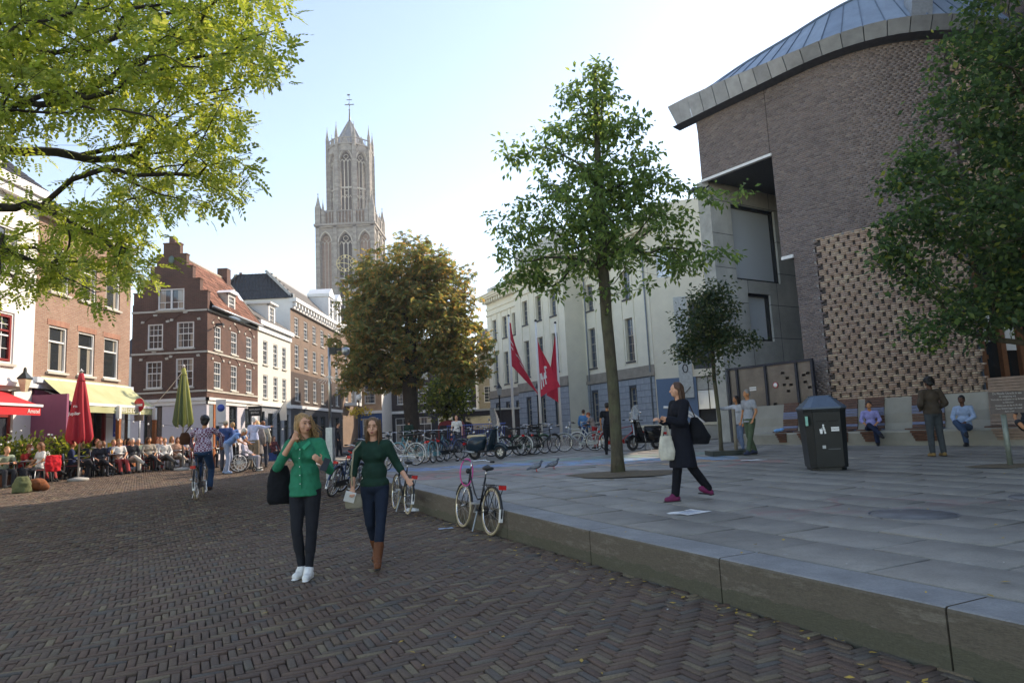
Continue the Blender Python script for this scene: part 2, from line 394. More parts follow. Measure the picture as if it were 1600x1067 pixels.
# ---- plaza: sheet, slabs, kerb blocks
def slab_mat():
    t = NT('blue grey paving slab'); g = t.n('NewGeometry'); P = g.outputs['Position']
    oi = t.n('ObjectInfo').outputs['Random']; rnd = t.math('FRACT', t.math('ADD', t.math('MULTIPLY', oi, 5.7), g.outputs['Random Per Island']))
    c = t.ramp(rnd, [(0, srgb('#807b73')), (.5, srgb('#89847b')), (1, srgb('#928d84'))])
    c = t.mix(1, c, t.ramp(t.noise(P, .45, 6, .7), [(.28, (.58,)*3), (.5, (.95,)*3), (.75, (1.2,)*3)]), 'MULTIPLY')
    c = t.mix(1, c, t.ramp(t.noise(P, 3.2, 6, .7), [(.3, (.82,)*3), (.7, (1.12,)*3)]), 'MULTIPLY')
    c = t.mix(1, c, t.ramp(t.noise(P, 60, 4), [(.3, (.86,)*3), (.7, (1.12,)*3)]), 'MULTIPLY')
    # gum spots
    vo = t.n('TexVoronoi'); vo.inputs['Scale'].default_value = 2.3; t.l(P, vo.inputs['Vector'])
    c = t.mix(t.math('MULTIPLY', t.math('LESS_THAN', vo.outputs['Distance'], .045), .6), c, srgb('#9a9a98'))
    # chalk drawings left on the slabs between the tree and the parked bicycles
    sp = t.n('SeparateXYZ'); t.l(P, sp.inputs[0]); x, y = sp.outputs[0], sp.outputs[1]
    wob = t.math('MULTIPLY_ADD', t.noise(P, .9, 3), 2.6, -1.3)
    def band(cx, cy, rx, ry, w0, col, k, sc=3.0):
        nonlocal c
        dx = t.math('DIVIDE', t.math('SUBTRACT', x, cx), rx); dy = t.math('DIVIDE', t.math('SUBTRACT', t.math('ADD', y, wob), cy), ry)
        d = t.math('SQRT', t.math('ADD', t.math('MULTIPLY', dx, dx), t.math('MULTIPLY', dy, dy)))
        if w0 is None: m = t.math('LESS_THAN', d, 1.0)
        else: m = t.math('LESS_THAN', t.math('ABSOLUTE', t.math('SUBTRACT', d, 1.0)), w0)
        m = t.math('MULTIPLY', m, t.math('MULTIPLY', t.ramp(t.noise(P, sc, 5), [(.38, (0,)*3), (.6, (1,)*3)]), k))
        c = t.mix(m, c, col)
    band(-1.2, 19.6, 5.2, .75, None, srgb('#5c8fc8'), .75)
    band(2.7, 20.6, 3.2, 1.0, None, srgb('#5f9a86'), .5)
    band(3.2, 18.4, 2.6, .8, None, srgb('#69a6d2'), .7)
    band(1.6, 16.7, 4.2, 1.2, .10, srgb('#b7605f'), .55)
    band(-3.3, 17.2, 2.6, .7, None, srgb('#9a6a58'), .5)
    band(3.5, 17.4, 1.2, .5, .25, srgb('#c79a6c'), .7)
    band(4.3, 8.6, 1.3, .35, .3, srgb('#93565a'), .35)
    band(6.5, 7.2, .9, .3, None, srgb('#7d4a50'), .35)
    t.base(c, t.math('MULTIPLY_ADD', t.noise(P, 2, 4), .35, .42), 0, .4)
    t.bump(t.noise(P, 45, 5), .22, .01); return t.m
M_slab = slab_mat()
def plaza_build():
    mb = MB(); n = 34
    rows = []
    for i in range(n+1):
        a = -7+i*1.25
        rows.append([(K0+KD*a+KN*b) for b in (.05, 3, 8, 14, 22, 30)])
    vs = [(p.x, p.y, plazaZ(p.x, p.y)-.022) for r_ in rows for p in r_]
    fs = [(i*6+j, i*6+j+1, (i+1)*6+j+1, (i+1)*6+j) for i in range(n) for j in range(5)]
    mb.add(vs, fs)
    pz = mb.build('plaza', mat('plaza joint sand', (.015, .014, .013), .9, scale=20, obj=False)); tag(pz, kind='structure', label='raised plaza of large blue grey slabs')
    r = random.Random(5); items = []
    b = .42; row = 0
    while b < 27:
        wd = .77; a = -6.5+(row*.53) % 1.05+r.uniform(-.05, .05)
        while a < 34:
            ln = 1.05
            c = K0+KD*(a+ln/2)+KN*(b+wd/2)
            if c.y > 1.5 and abs(c.x) < .92*c.y+2 and c.y < 32.3: items.append((c.x, c.y, ln-.036, wd-.034))
            a += ln
        b += wd; row += 1
    items.sort(key=lambda q: q[0]**2+q[1]**2)
    items = [q for q in items if abs(q[0]) < .9*q[1]+1.2]
    inv = lambda q: q[1] > 2.5
    def axes(c):
        sl = .013 if 8 < c[1] < 25 else 0
        U = np.array([KD.x, KD.y, KD.y*sl]); W_ = -np.array([KN.x, KN.y, KN.y*sl]); N = np.cross(U, W_); return U, W_, N/np.linalg.norm(N)
    v, f = boxes_np(np.array([[-.507, -.368, -.05]]), np.array([[1., 0, 0]]), np.array([[0, 1., 0]]), np.array([[0, 0, 1.]]), np.array([1.014]), np.array([.736]), .05, .005)
    pm = npmesh('paving_slab', v, f, M_slab)
    single = 0; O = []; UU = []; WW = []; NN = []; su = []; sw = []
    for q in items:
        U, W_, N = axes(q); z = plazaZ(q[0], q[1])+r.gauss(0, .003)
        tl = r.gauss(0, .004); U = U+np.array([0, 0, tl]); N = np.cross(U, W_); N /= np.linalg.norm(N)
        if single < 300 and inv(q):
            o = link('paving_slab', pm, pz); single += 1
            o.matrix_world = Matrix(((U[0], W_[0], N[0], q[0]), (U[1], W_[1], N[1], q[1]), (U[2], W_[2], N[2], z), (0, 0, 0, 1)))
        else:
            C = np.array([q[0], q[1], z]); O.append(C-U*q[2]/2-W_*q[3]/2-N*.05); UU.append(U); WW.append(W_); NN.append(N); su.append(q[2]); sw.append(q[3])
    v, f = boxes_np(np.array(O), np.array(UU), np.array(WW), np.array(NN), np.array(su), np.array(sw), .05, 0)
    tag(link('paving_slabs', npmesh('paving_slabs', v, f, M_slab), pz), kind='stuff')
    # kerb blocks: long concrete blocks with a worn arris and moss at the foot
    t = NT('weathered concrete kerb'); P = t.n('NewGeometry').outputs['Position']; sp = t.n('SeparateXYZ'); t.l(P, sp.inputs[0])
    mp = t.n('Mapping'); mp.inputs['Scale'].default_value = (1, 1, 4.5); t.l(P, mp.inputs[0])
    nrm = t.n('NewGeometry').outputs['Normal']; sn = t.n('SeparateXYZ'); t.l(nrm, sn.inputs[0])
    side = t.ramp(t.noise(mp.outputs[0], 1.7, 10, .82), [(.30, srgb('#50473b')), (.42, srgb('#6b6254')), (.5, srgb('#61574a')), (.6, srgb('#7c7366')), (.72, srgb('#696757'))])
    moss = t.mix(t.math('MULTIPLY', t.math('LESS_THAN', t.math('ADD', sp.outputs[2], t.math('MULTIPLY', t.noise(P, 5, 6), .14)), .20), .55), side, srgb('#4c4f3a'))
    top = t.ramp(t.noise(P, 2.2, 8, .7), [(.3, srgb('#777776')), (.7, srgb('#989896'))])
    c = t.mix(t.math('GREATER_THAN', sn.outputs[2], .6), moss, top)
    c = t.mix(1, c, t.ramp(t.noise(P, 50, 4), [(.3, (.85,)*3), (.7, (1.12,)*3)]), 'MULTIPLY')
    t.base(c, .75); t.bump(t.noise(mp.outputs[0], 22, 8, .75), .6, .02)
    joints = [-6.2, -4.1, -2.05, 0, 1.9, 3.97, 6.19, 8.3, 10.4, 12.5, 14.6, 16.7, 18.8, 20.9, 23, 25.1, 27.2, 29.3, 31]
    for a0, a1 in zip(joints[:-1], joints[1:]):
        p0 = K0+KD*(a0+.007); p1 = K0+KD*(a1-.007); m = MB()
        sec = [(0, -.3, 1), (0, -.025, 0), (.006, -.008, 0), (.02, 0, 0), (.40, 0, 0), (.40, -.25, 0)]
        vs = []; N_ = 10
        for k in range(N_+1):
            p = p0.lerp(p1, k/N_)
            for (bb, zz, lo) in sec:
                q = p+KN*bb; jt = 0 if lo else random.uniform(-.0016, .0016)
                vs.append((q.x+KN.x*jt, q.y+KN.y*jt, (min(streetZ(q.x, q.y), plazaZ(q.x, q.y)-.01)-.08) if lo else plazaZ(q.x, q.y)+zz))
        ns = len(sec); fs = [(k*ns+j, k*ns+j+1, (k+1)*ns+j+1, (k+1)*ns+j) for k in range(N_) for j in range(ns-1)]
        fs += [tuple(range(ns)), tuple(N_*ns+j for j in range(ns-1, -1, -1))]
        m.add(vs, fs).build('kerb_block', t.m, pz, fix=True)
    # manhole rings and the earth square round the tree are pieces of the plaza too
    for x, y, r0 in ((4.3, 7.7, .42), (6.35, 8.5, .33)):
        m = MB(); z = plazaZ(x, y)
        m.lathe([(r0, .0), (r0, .005), (.02, .005)], 28, (x, y, z+.001)); m.tube([(x+r0*1.04*math.cos(a), y+r0*1.04*math.sin(a), z) for a in np.linspace(0, 2*math.pi, 33)[:-1]], .012, 6, closed=True)
        m.build('manhole_cover', mat('cast iron', (.15, .15, .155), .55, .2, var=.4, scale=5, bump=.4), pz)
    return pz
plaza = plaza_build()
# ================================================================ MUSIC HALL: curved brick wall, zinc roof, concrete bay
PLAN = [(8.27, 27.54), (9.3, 26.15), (10.28, 24.86), (11.33, 23.5), (12.31, 22.6), (13.45, 22.05), (14.76, 21.9), (16.2, 22.1), (18.2, 22.9), (20.6, 24.6), (23, 27)]
def catmull(P, n=8):
    o = []; Q = [P[0]]+list(P)+[P[-1]]
    for i in range(1, len(Q)-2):
        for k in range(n):
            t = k/n; p0, p1, p2, p3 = [np.array(Q[j], float) for j in (i-1, i, i+1, i+2)]
            o.append(.5*((2*p1)+(-p0+p2)*t+(2*p0-5*p1+4*p2-p3)*t*t+(-p0+3*p1-3*p2+p3)*t**3))
    o.append(np.array(P[-1], float)); return np.array(o)
CUR = catmull(PLAN); seg = np.linalg.norm(np.diff(CUR, axis=0), axis=1); ARC = np.concatenate([[0], np.cumsum(seg)])
def on_arc(s, off=0.0):
    s = np.asarray(s, float); x = np.interp(s, ARC, CUR[:, 0]); y = np.interp(s, ARC, CUR[:, 1])
    x2 = np.interp(s+.05, ARC, CUR[:, 0]); y2 = np.interp(s+.05, ARC, CUR[:, 1]); x1 = np.interp(s-.05, ARC, CUR[:, 0]); y1 = np.interp(s-.05, ARC, CUR[:, 1])
    tx, ty = x2-x1, y2-y1; l = np.hypot(tx, ty); tx /= l; ty /= l
    nx, ny = ty, -tx   # outward (towards the plaza)
    return x+nx*off, y+ny*off, tx, ty, nx, ny
def s_at_x(X): return float(np.interp(X, CUR[:, 0], ARC))
hall = empty('music_hall', (14, 26, .5), label='curved dark brick building with zinc roof band and sand coloured brick patch', cat='building')
HI = Matrix.Translation((-14, -26, -.5))
def hpart(o): o.parent = hall; o.matrix_parent_inverse = HI; return o
sU = s_at_x(10.22); sL = s_at_x(10.5); sP = s_at_x(11.0); sR = s_at_x(15.15); sD0 = s_at_x(15.0); sD1 = s_at_x(19.5)
ZB = 11.4; ZS = 7.35; ZP = 7.65; ZT = 14.0; ZD = 6.6
def hall_bricks():
    t = NT('glazed purple brown brick'); g = t.n('NewGeometry'); oi = t.n('ObjectInfo').outputs['Random']
    rnd = t.math('FRACT', t.math('ADD', t.math('MULTIPLY', oi, 3.3), g.outputs['Random Per Island']))
    c = t.ramp(rnd, [(0, srgb('#665753')), (.35, srgb('#786862')), (.6, srgb('#816f66')), (.85, srgb('#7a6c69')), (1, srgb('#8b7b71'))])
    c = t.mix(1, c, t.ramp(t.noise(g.outputs['Position'], .5, 5), [(.3, (.85,)*3), (.7, (1.12,)*3)]), 'MULTIPLY')
    t.base(c, .38, 0, .5); t.bump(t.noise(g.outputs['Position'], 60, 3), .2, .01); MD = t.m
    t = NT('sand coloured brick'); g = t.n('NewGeometry'); oi = t.n('ObjectInfo').outputs['Random']
    rnd = t.math('FRACT', t.math('ADD', t.math('MULTIPLY', oi, 3.3), g.outputs['Random Per Island']))
    c = t.ramp(rnd, [(0, srgb('#a08472')), (.4, srgb('#bca189')), (.7, srgb('#b49a8a')), (1, srgb('#cdb79b'))])
    c = t.mix(1, c, t.ramp(t.noise(g.outputs['Position'], 40, 3), [(.3, (.85,)*3), (.7, (1.1,)*3)]), 'MULTIPLY')
    t.base(c, .8); ML = t.m
    h = .072; g_ = .015; D = []; Lb = []
    zs = np.arange(.3, ZT-.03, h)
    for ci, z in enumerate(zs):
        bw = .22; off = (ci % 2)*bw/2+(.05 if ci % 3 == 0 else 0)
        s0 = 0 if z > ZB else (sU if z > ZS else sL)
        s = np.arange(s0-off, 18.6, bw)
        for a in s:
            b = a+bw-g_; a = max(a, s0)
            if b-a < .04: continue
            mid = (a+b)/2
            if sD0 < mid < sD1 and z < ZD: continue
            jag = ((ci//3) % 2)*.12
            patt = (mid > sP+jag*.8 and z < ZP+.0*mid) or mid > sR+jag
            if patt: continue
            D.append((a, z, b-a, h-g_, .045))
        # patterned courses: pairs of bricks with deep dark holes, then a closing course
        tri = ci//3; ph = (tri % 2)*.165
        for (lo, hi, z1) in ((sP, sD0, ZP), (sR, 18.6, 99), (sD0, sR, 99)):
            if z > z1: continue
            if lo == sD0 and z < ZD: continue
            a = math.floor(lo/.33)*.33+ph
            if z1 == 99 and lo == sD0 and z > ZP: continue
            while a < hi:
                if a > lo-.1+((ci//3) % 2)*.12:
                    m = a+.11
                    if not (sD0 < m < sD1 and z < ZD):
                        if ci % 3 < 2: Lb.append((a, z, .235, h-g_, .06))
                        else: Lb.append((a, z, .155, h-g_, .06)); Lb.append((a+.165, z, .155, h-g_, .06))
                a += .33
    def arrays(L):
        L = np.array(L); x, y, tx, ty, nx, ny = on_arc(L[:, 0]); x2, y2, *_ = on_arc(L[:, 0]+L[:, 2])
        U = np.stack([x2-x, y2-y, 0*x], 1); U /= np.linalg.norm(U, axis=1)[:, None]
        N = np.stack([U[:, 1], -U[:, 0], 0*x], 1); W_ = np.tile([0, 0, 1.], (len(L), 1))
        jt = rng.normal(0, .0015, len(L)); O = np.stack([x, y, L[:, 1]], 1)-N*(.03-jt)[:, None]
        return O, U, W_, N, L
    out_single = []
    for L, m, nm, dep in ((D, MD, 'brick', .045), (Lb, ML, 'pale_brick', .06)):
        O, U, W_, N, L = arrays(L)
        d = np.hypot(O[:, 0], O[:, 1])+abs(O[:, 2]-3)*.3; full = L[:, 2] > .2
        o_ = np.argsort(d+np.where(full, 0, 99)+np.where(O[:, 2] < 2.1, 50, 0))[:300]
        v, f = boxes_np(np.array([[0, 0, -.03]]), np.array([[1., 0, 0]]), np.array([[0, 1., 0]]), np.array([[0, 0, 1.]]), np.array([L[o_[0], 2]]), np.array([h-g_]), dep, 0)
        pm = npmesh(nm, v, f, m)
        for i in o_:
            o = link(nm, pm, hall); P_ = O[i]+N[i]*.03
            o.parent = hall; o.matrix_parent_inverse = HI
            o.matrix_basis = Matrix(((U[i][0], W_[i][0], N[i][0], P_[0]), (U[i][1], W_[i][1], N[i][1], P_[1]), (U[i][2], W_[i][2], N[i][2], P_[2]), (0, 0, 0, 1)))
        rest = np.setdiff1d(np.arange(len(O)), o_)
        v, f = boxes_np(O[rest], U[rest], W_[rest], N[rest], L[rest, 2], L[rest, 3], dep, 0)
        tag(hpart(link(nm+'work', npmesh(nm+'work', v, f, m))), kind='stuff')
    print('hall bricks', len(D), len(Lb))
hall_bricks()
M_mort = mat('dark mortar', (.27, .255, .24), .9, scale=8, obj=False, bump=.2)
M_mort2 = mat('black recess mortar', (.07, .06, .055), .9, obj=False)
def arc_strip(s0, s1, z0, z1, off, n=24):
    ss = np.linspace(s0, s1, n+1); m = MB(); x, y, *_ = on_arc(ss, off)
    vs = []
    for i in range(n+1): vs += [(x[i], y[i], z0), (x[i], y[i], z1)]
    m.add(vs, [(2*i, 2*i+2, 2*i+3, 2*i+1) for i in range(n)], True); return m
sE = 18.8
mb = MB()
for (a, b, z0, z1) in ((0, sU, ZB, ZT), (sU, sL, ZS, ZT), (sL, sP, 0, ZT), (sP, sR, ZP, ZT)):
    q = arc_strip(a, b, z0, z1, .006, 12); mb.add(q.v, q.f)
hpart(mb.build('mortar_wall', M_mort))
mb = MB()
for (a, b, z0, z1) in ((sP, sD0, 0, ZP), (sD0, sR, ZD, ZP), (sR, sE, ZD, ZT), (sD1, sE, 0, ZD)):
    q = arc_strip(a, b, z0, z1, -.035, 12); mb.add(q.v, q.f)
hpart(mb.build('recess_wall', M_mort2))
# vertical joint line where the overhanging corner starts
mb = MB(); x, y, *_ = on_arc(sU-.05, .012); mb.box(x-.012, x+.012, y-.01, y+.02, ZB, ZT); hpart(mb.build('expansion_joint', M_mort2))
# white lintel under the overhang and its small return
mb = MB(); x0, y0, *_ = on_arc(0, .02); x1, y1, *_ = on_arc(sU+.02, .02)
mb.bar((x0, y0, ZB-.05), (x1, y1, ZB-.05), .16, .10); x2, y2, *_ = on_arc(sL+.02, .02)
mb.bar((x1, y1, ZS-.06), (x2, y2, ZS-.06), .16, .12); hpart(mb.build('lintel', M_white))
# body behind: reveal walls, soffit, flat roof
body = MB(); back = [(25, 40), (13.6, 44)]
poly = [tuple(p) for p in CUR[::4]]+back
sof = MB(); p = [tuple(CUR[0])]+[tuple(q) for q in CUR[1:19:3]]+[(16, 33), (9.6, 31)]
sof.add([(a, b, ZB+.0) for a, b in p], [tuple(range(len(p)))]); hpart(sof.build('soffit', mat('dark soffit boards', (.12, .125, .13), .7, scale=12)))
xU, yU, tx, ty, nx, ny = on_arc(sU); xL, yL, *_ = on_arc(sL)
rv = MB(); rv.quad((xU, yU, ZS), (xU-nx*5, yU-ny*5, ZS), (xU-nx*5, yU-ny*5, ZB), (xU, yU, ZB)); rv.quad((xL, yL, 0), (xL-nx*5, yL-ny*5, 0), (xL-nx*5, yL-ny*5, ZS), (xL, yL, ZS))
rv.quad((8.27, 27.54, ZB), (13.6, 44, ZB), (13.6, 44, 15.2), (8.27, 27.54, 15.2))
rv.quad((13.6, 44, 0), (25, 40, 0), (25, 40, 16), (13.6, 44, 16)); rv.quad((23, 27, 0), (25, 40, 0), (25, 40, 16), (23, 27, 16))
rv.quad((11.4, 37, 0), (13.6, 44, 0), (13.6, 44, ZB), (11.4, 37, ZB))
hpart(rv.build('return_wall', brick_mat('side brickwork', srgb('#54464a'), srgb('#655248'), srgb('#2a2725'))))
# unseen mass right of the view, added and raised to shade the plaza
m = MB(); m.box(19.6, 40, -6, 23.2, 0, 25); m.box(20.9, 40, 23.1, 29, 0, 25); hpart(m.build('shading_mass', brick_mat('shading mass brick', srgb('#54464a'), srgb('#655248'), srgb('#2a2725'))))
# fascia of square metal panels and zinc sheets above
t = NT('weathered metal fascia'); P = t.n('NewGeometry').outputs['Position']; oi = t.n('ObjectInfo').outputs['Random']
c = t.mix(1, t.mix(oi, srgb('#8b8d90'), srgb('#9ea0a2')), t.ramp(t.noise(P, 2.5, 6), [(.3, (.8,)*3), (.7, (1.15,)*3)]), 'MULTIPLY'); t.base(c, .5, .4); M_fasc = t.m
t = NT('blue grey zinc sheet'); P = t.n('NewGeometry').outputs['Position']; oi = t.n('ObjectInfo').outputs['Random']
c = t.mix(1, t.mix(oi, srgb('#76879a'), srgb('#8b9bab')), t.ramp(t.noise(P, 1.6, 6), [(.3, (.85,)*3), (.7, (1.15,)*3)]), 'MULTIPLY'); t.base(c, .5, .15); t.bump(t.noise(P, .9, 2), .3, .04); M_zinc = t.m
M_seam = mat('zinc seam', srgb('#5f6f80'), .5, .2, obj=False)
FZ = lambda s: float(np.interp(s, [0, 2, 5, 19], [14.9, 14.8, 14.52, 14.45]))
def crest(s):   # roof crest height along the curve
    return float(np.interp(s, [-.9, 0, 1, 2, 4, 6, 9, 19], [15.25, 15.8, 15.97, 16.08, 16.2, 16.42, 16.8, 17.1]))
def fpt(s, off, z):
    if s < 0:
        x, y, tx, ty, nx, ny = on_arc(0.06, off); return (float(x+tx*s), float(y+ty*s), z)
    x, y, *_ = on_arc(s, off); return (float(x), float(y), z)
S = [-1.0, -.45]+list(np.arange(.1, 18.7, .62))
for i, (a, b) in enumerate(zip(S[:-1], S[1:])):
    g = .012 if i > 1 else -.004; m = MB(); lo = .55 if i else .75
    A0, B0 = fpt(a+g, .42, 14.06), fpt(b-g, .42, 14.06); A1, B1 = fpt(a+g, .66, FZ(a)), fpt(b-g, .66, FZ(b))
    if i == 0: A0 = fpt(a+.22, .42, 14.06)
    m.quad(A0, B0, B1, A1); m.quad(A1, B1, fpt(b-g, .25, FZ(b)+.03), fpt(a+g, .25, FZ(a)+.03)); hpart(m.build('fascia_panel', M_fasc))
    if i >= 1 or True:
        m = MB(); c0, c1 = crest(a), crest(b); bk = -1.1
        m.quad(fpt(a, .45, FZ(a)+.05), fpt(b, .45, FZ(b)+.05), fpt(b, bk, c1), fpt(a, bk, c0)); hpart(m.build('zinc_sheet', M_zinc))
        m = MB(); m.bar(fpt(a, .45, FZ(a)+.07), fpt(a, bk, c0+.02), .022, .04); m.bar(fpt(a, bk+.02, c0+.02), fpt(b, bk+.02, c1+.02), .06, .07); hpart(m.build('seam', M_seam))
m = MB(); ss = [-1.0]+list(np.arange(0.05, 18.7, .6)); vs = []
for s in ss: vs += [fpt(s, -.02, 13.97), fpt(s, .46, 14.04)]
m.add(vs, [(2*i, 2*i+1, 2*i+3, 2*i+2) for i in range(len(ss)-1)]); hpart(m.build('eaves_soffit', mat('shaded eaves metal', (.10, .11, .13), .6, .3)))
m = MB(); vs = [fpt(s, -1.1, crest(s)) for s in S]; far = [(25, 40, 17.2), (13.6, 44, 15.6)]
m.add(vs+far, [tuple(range(len(vs)+2))]); hpart(m.build('roof', M_zinc))
# downpipe box on the roof edge at the right
m = MB(); a = fpt(8.6, .1, 15.0); m.bar((a[0], a[1], 14.6), (a[0]+.2, a[1], 15.9), .7, .5); hpart(m.build('roof_vent', M_galv))
# tall glazed door bay on the right with timber posts
m = MB(); zz = .5
for s in (sD0+.45, sD0+1.35, sD0+2.25, sD0+3.2): x, y, tx, ty, nx, ny = on_arc(s, -.45); m.bar((x, y, zz), (x, y, ZD), .16, .22)
x, y, *_ = on_arc(sD0+.2, -.45); x2, y2, *_ = on_arc(sD1, -.45); m.bar((x, y, 3.1), (x2, y2, 3.1), .1, .14); m.bar((x, y, ZD-.1), (x2, y2, ZD-.1), .12, .2)
hpart(m.build('door_frame', mat('stained oak', (.17, .07, .03), .5, scale=10)))
q = arc_strip(sD0, sD1, .4, ZD, -.55, 6); hpart(q.build('glass_door', glass_mat('door glass', (.02, .026, .028))))
m = MB()
for s in (sD0, sD1): x, y, tx, ty, nx, ny = on_arc(s, 0.02); m.quad((x, y, .4), (x-nx*.6, y-ny*.6, .4), (x-nx*.6, y-ny*.6, ZD), (x, y, ZD))
x, y, *_ = on_arc(sD0+.08, -.2); m.box(x-.06, x+.06, y-.1, y+.1, .4, ZD); hpart(m.build('door_reveal', mat('blue grey render', srgb('#4f5a66'), .7, obj=False)))
for s, z, w_, h_ in ((sD0+.75, 3.6, .5, .9), (sD0+1.8, 3.3, .6, .8)):
    x, y, tx, ty, nx, ny = on_arc(s, -.5); m = MB(); m.quad((x-tx*w_/2, y-ty*w_/2, z), (x+tx*w_/2, y+ty*w_/2, z), (x+tx*w_/2, y+ty*w_/2, z+h_), (x-tx*w_/2, y-ty*w_/2, z+h_)); hpart(m.build('window_poster', M_white))
# ---- concrete bay behind the overhang
bay = empty('concrete_bay', (8.55, 27.62, .5), math.atan2(.53, .85), label='bare concrete wing with square black framed windows under the brick overhang', cat='building')
def fwall(W, H, ops, t=.3, z0=0.0, y0=0.0):
    """front wall surface in local x/z with openings (x0,x1,z0,z1) and reveals of depth t"""
    m = MB(); zc = sorted({z0, H}|{o[2] for o in ops}|{o[3] for o in ops}); zc = [z for z in zc if z0 <= z <= H]
    for a, b in zip(zc[:-1], zc[1:]):
        if b-a < 1e-5: continue
        zm = (a+b)/2; cuts = sorted([(o[0], o[1]) for o in ops if o[2] < zm < o[3]]); x = 0
        for c0, c1 in cuts:
            if c0 > x: m.quad((x, y0, a), (c0, y0, a), (c0, y0, b), (x, y0, b))
            x = c1
        if x < W: m.quad((x, y0, a), (W, y0, a), (W, y0, b), (x, y0, b))
    for (a, b, c, d) in ops:
        m.quad((a, y0, c), (a, y0+t, c), (a, y0+t, d), (a, y0, d)); m.quad((b, y0+t, c), (b, y0, c), (b, y0, d), (b, y0+t, d))
        m.quad((a, y0+t, c), (a, y0, c), (b, y0, c), (b, y0+t, c)); m.quad((a, y0, d), (a, y0+t, d), (b, y0+t, d), (b, y0, d))
    return m
def conc_mat():
    t = NT('board marked concrete'); P = t.n('TexCoord').outputs['Object']; sp = t.n('SeparateXYZ'); t.l(P, sp.inputs[0])
    cx = t.n('CombineXYZ'); t.l(sp.outputs[0], cx.inputs[0]); t.l(sp.outputs[2], cx.inputs[1])
    b = t.n('TexBrick'); t.l(cx.outputs[0], b.inputs['Vector']); b.inputs['Scale'].default_value = 1; b.offset = 0
    b.inputs['Brick Width'].default_value = 1.9; b.inputs['Row Height'].default_value = 1.45; b.inputs['Mortar Size'].default_value = .014
    b.inputs['Color1'].default_value = (*srgb('#c0c0bb'), 1); b.inputs['Color2'].default_value = (*srgb('#cccbc5'), 1); b.inputs['Mortar'].default_value = (*srgb('#525556'), 1)
    c = t.mix(1, b.outputs[0], t.ramp(t.noise(P, .9, 8, .7), [(.3, (.74,)*3), (.7, (1.15,)*3)]), 'MULTIPLY')
    c = t.mix(1, c, t.ramp(t.noise(P, 30, 4), [(.3, (.92,)*3), (.7, (1.06,)*3)]), 'MULTIPLY')
    t.base(c, .8); t.bump(t.noise(P, 20, 6), .25, .01); return t.m
M_bc = conc_mat()
m = fwall(8, 12.2, [(1.25, 4.1, 6.8, 10.1), (1.85, 3.3, 4.2, 6.25), (2.2, 3.9, -.2, 2.9), (4.6, 6.2, -.2, 2.9)], .35, -.5)
m.build('wall', M_bc, bay)
m = MB(); m.quad((0, 0, -.5), (-.02, .62, -.5), (-.02, .62, 11.0), (0, 0, 11.0)); m.quad((-.02, .62, -.5), (6.4, 5.2, -.5), (6.4, 5.2, 11), (-.02, .62, 11)); m.build('end_wall', mat('concrete edge painted skylit', srgb('#a5a49c'), .8, scale=2), bay)  # end face coloured pale for the skylight falling on it from the left
M_skytint = NT('window glass with painted sky reflection'); M_skytint.base((.72, .78, .84), .06, 0, 1); M_skytint.bump(M_skytint.noise(M_skytint.n('TexCoord').outputs['Object'], .8, 2), .05, .05); M_skytint = M_skytint.m  # pale blue base colour stands in for the sky's reflection in the panes
def bwin(x0, x1, z0, z1, y=.2):
    o = MB(); f = .09
    for a, b, c, d in ((x0, x1, z0, z0+f), (x0, x1, z1-f, z1), (x0, x0+f, z0+f, z1-f), (x1-f, x1, z0+f, z1-f)): o.box(a, b, y-.1, y+.1, c, d)
    wn = o.build('window', M_blackm, bay); p = MB(); p.quad((x0+f, y+.06, z0+f), (x1-f, y+.06, z0+f), (x1-f, y+.06, z1-f), (x0+f, y+.06, z1-f)); p.build('pane', M_skytint, wn); return wn
bwin(1.25, 4.1, 6.8, 10.1); bwin(1.85, 3.3, 4.2, 6.25); bwin(2.2, 3.9, -.2, 2.9); bwin(4.6, 6.2, -.2, 2.9)
# floodlight box at the corner
fl = empty('floodlight', (8.2, 27.5, 10.9), label='flat black floodlight bracketed beside the brick overhang', cat='lamp')
m = MB(); m.box(-.45, .1, -.25, .1, 0, .14); m.build('lamp_housing', M_blackm, fl); m = MB(); m.bar((.05, 0, .05), (.35, .1, .3), .05); m.build('bracket', M_blackm, fl)
# ================================================================ steel fence panels
fe = empty('steel_screen', (8.45, 26.9, .55), math.atan2(23.8-26.9, 10.45-8.45), label='tall screen of rusty grey steel panels between dark posts', cat='screen')
FL = math.hypot(2.0, 3.1); FH = 2.75
t = NT('stained stainless sheet'); P = t.n('TexCoord').outputs['Object']; c = t.ramp(t.noise(P, 1.3, 6), [(.3, srgb('#57534f')), (.6, srgb('#6f6b65')), (.75, srgb('#857a6d'))]); t.base(c, .38, .5); t.bump(t.noise(P, 1.5, 3), .2, .05); M_sheet = t.m
posts = [0, .42, 1.72, 3.02, FL-.04]
M_post = mat('blue black steel', (.02, .026, .04), .4, .3)
for x in posts: m = MB(); m.box(x-.045, x+.045, -.05, .06, -.15, FH+.06); m.build('post', M_post, fe)
m = MB(); m.box(-.05, FL, -.04, .05, FH+.06, FH+.15); m.build('top_rail', M_post, fe)
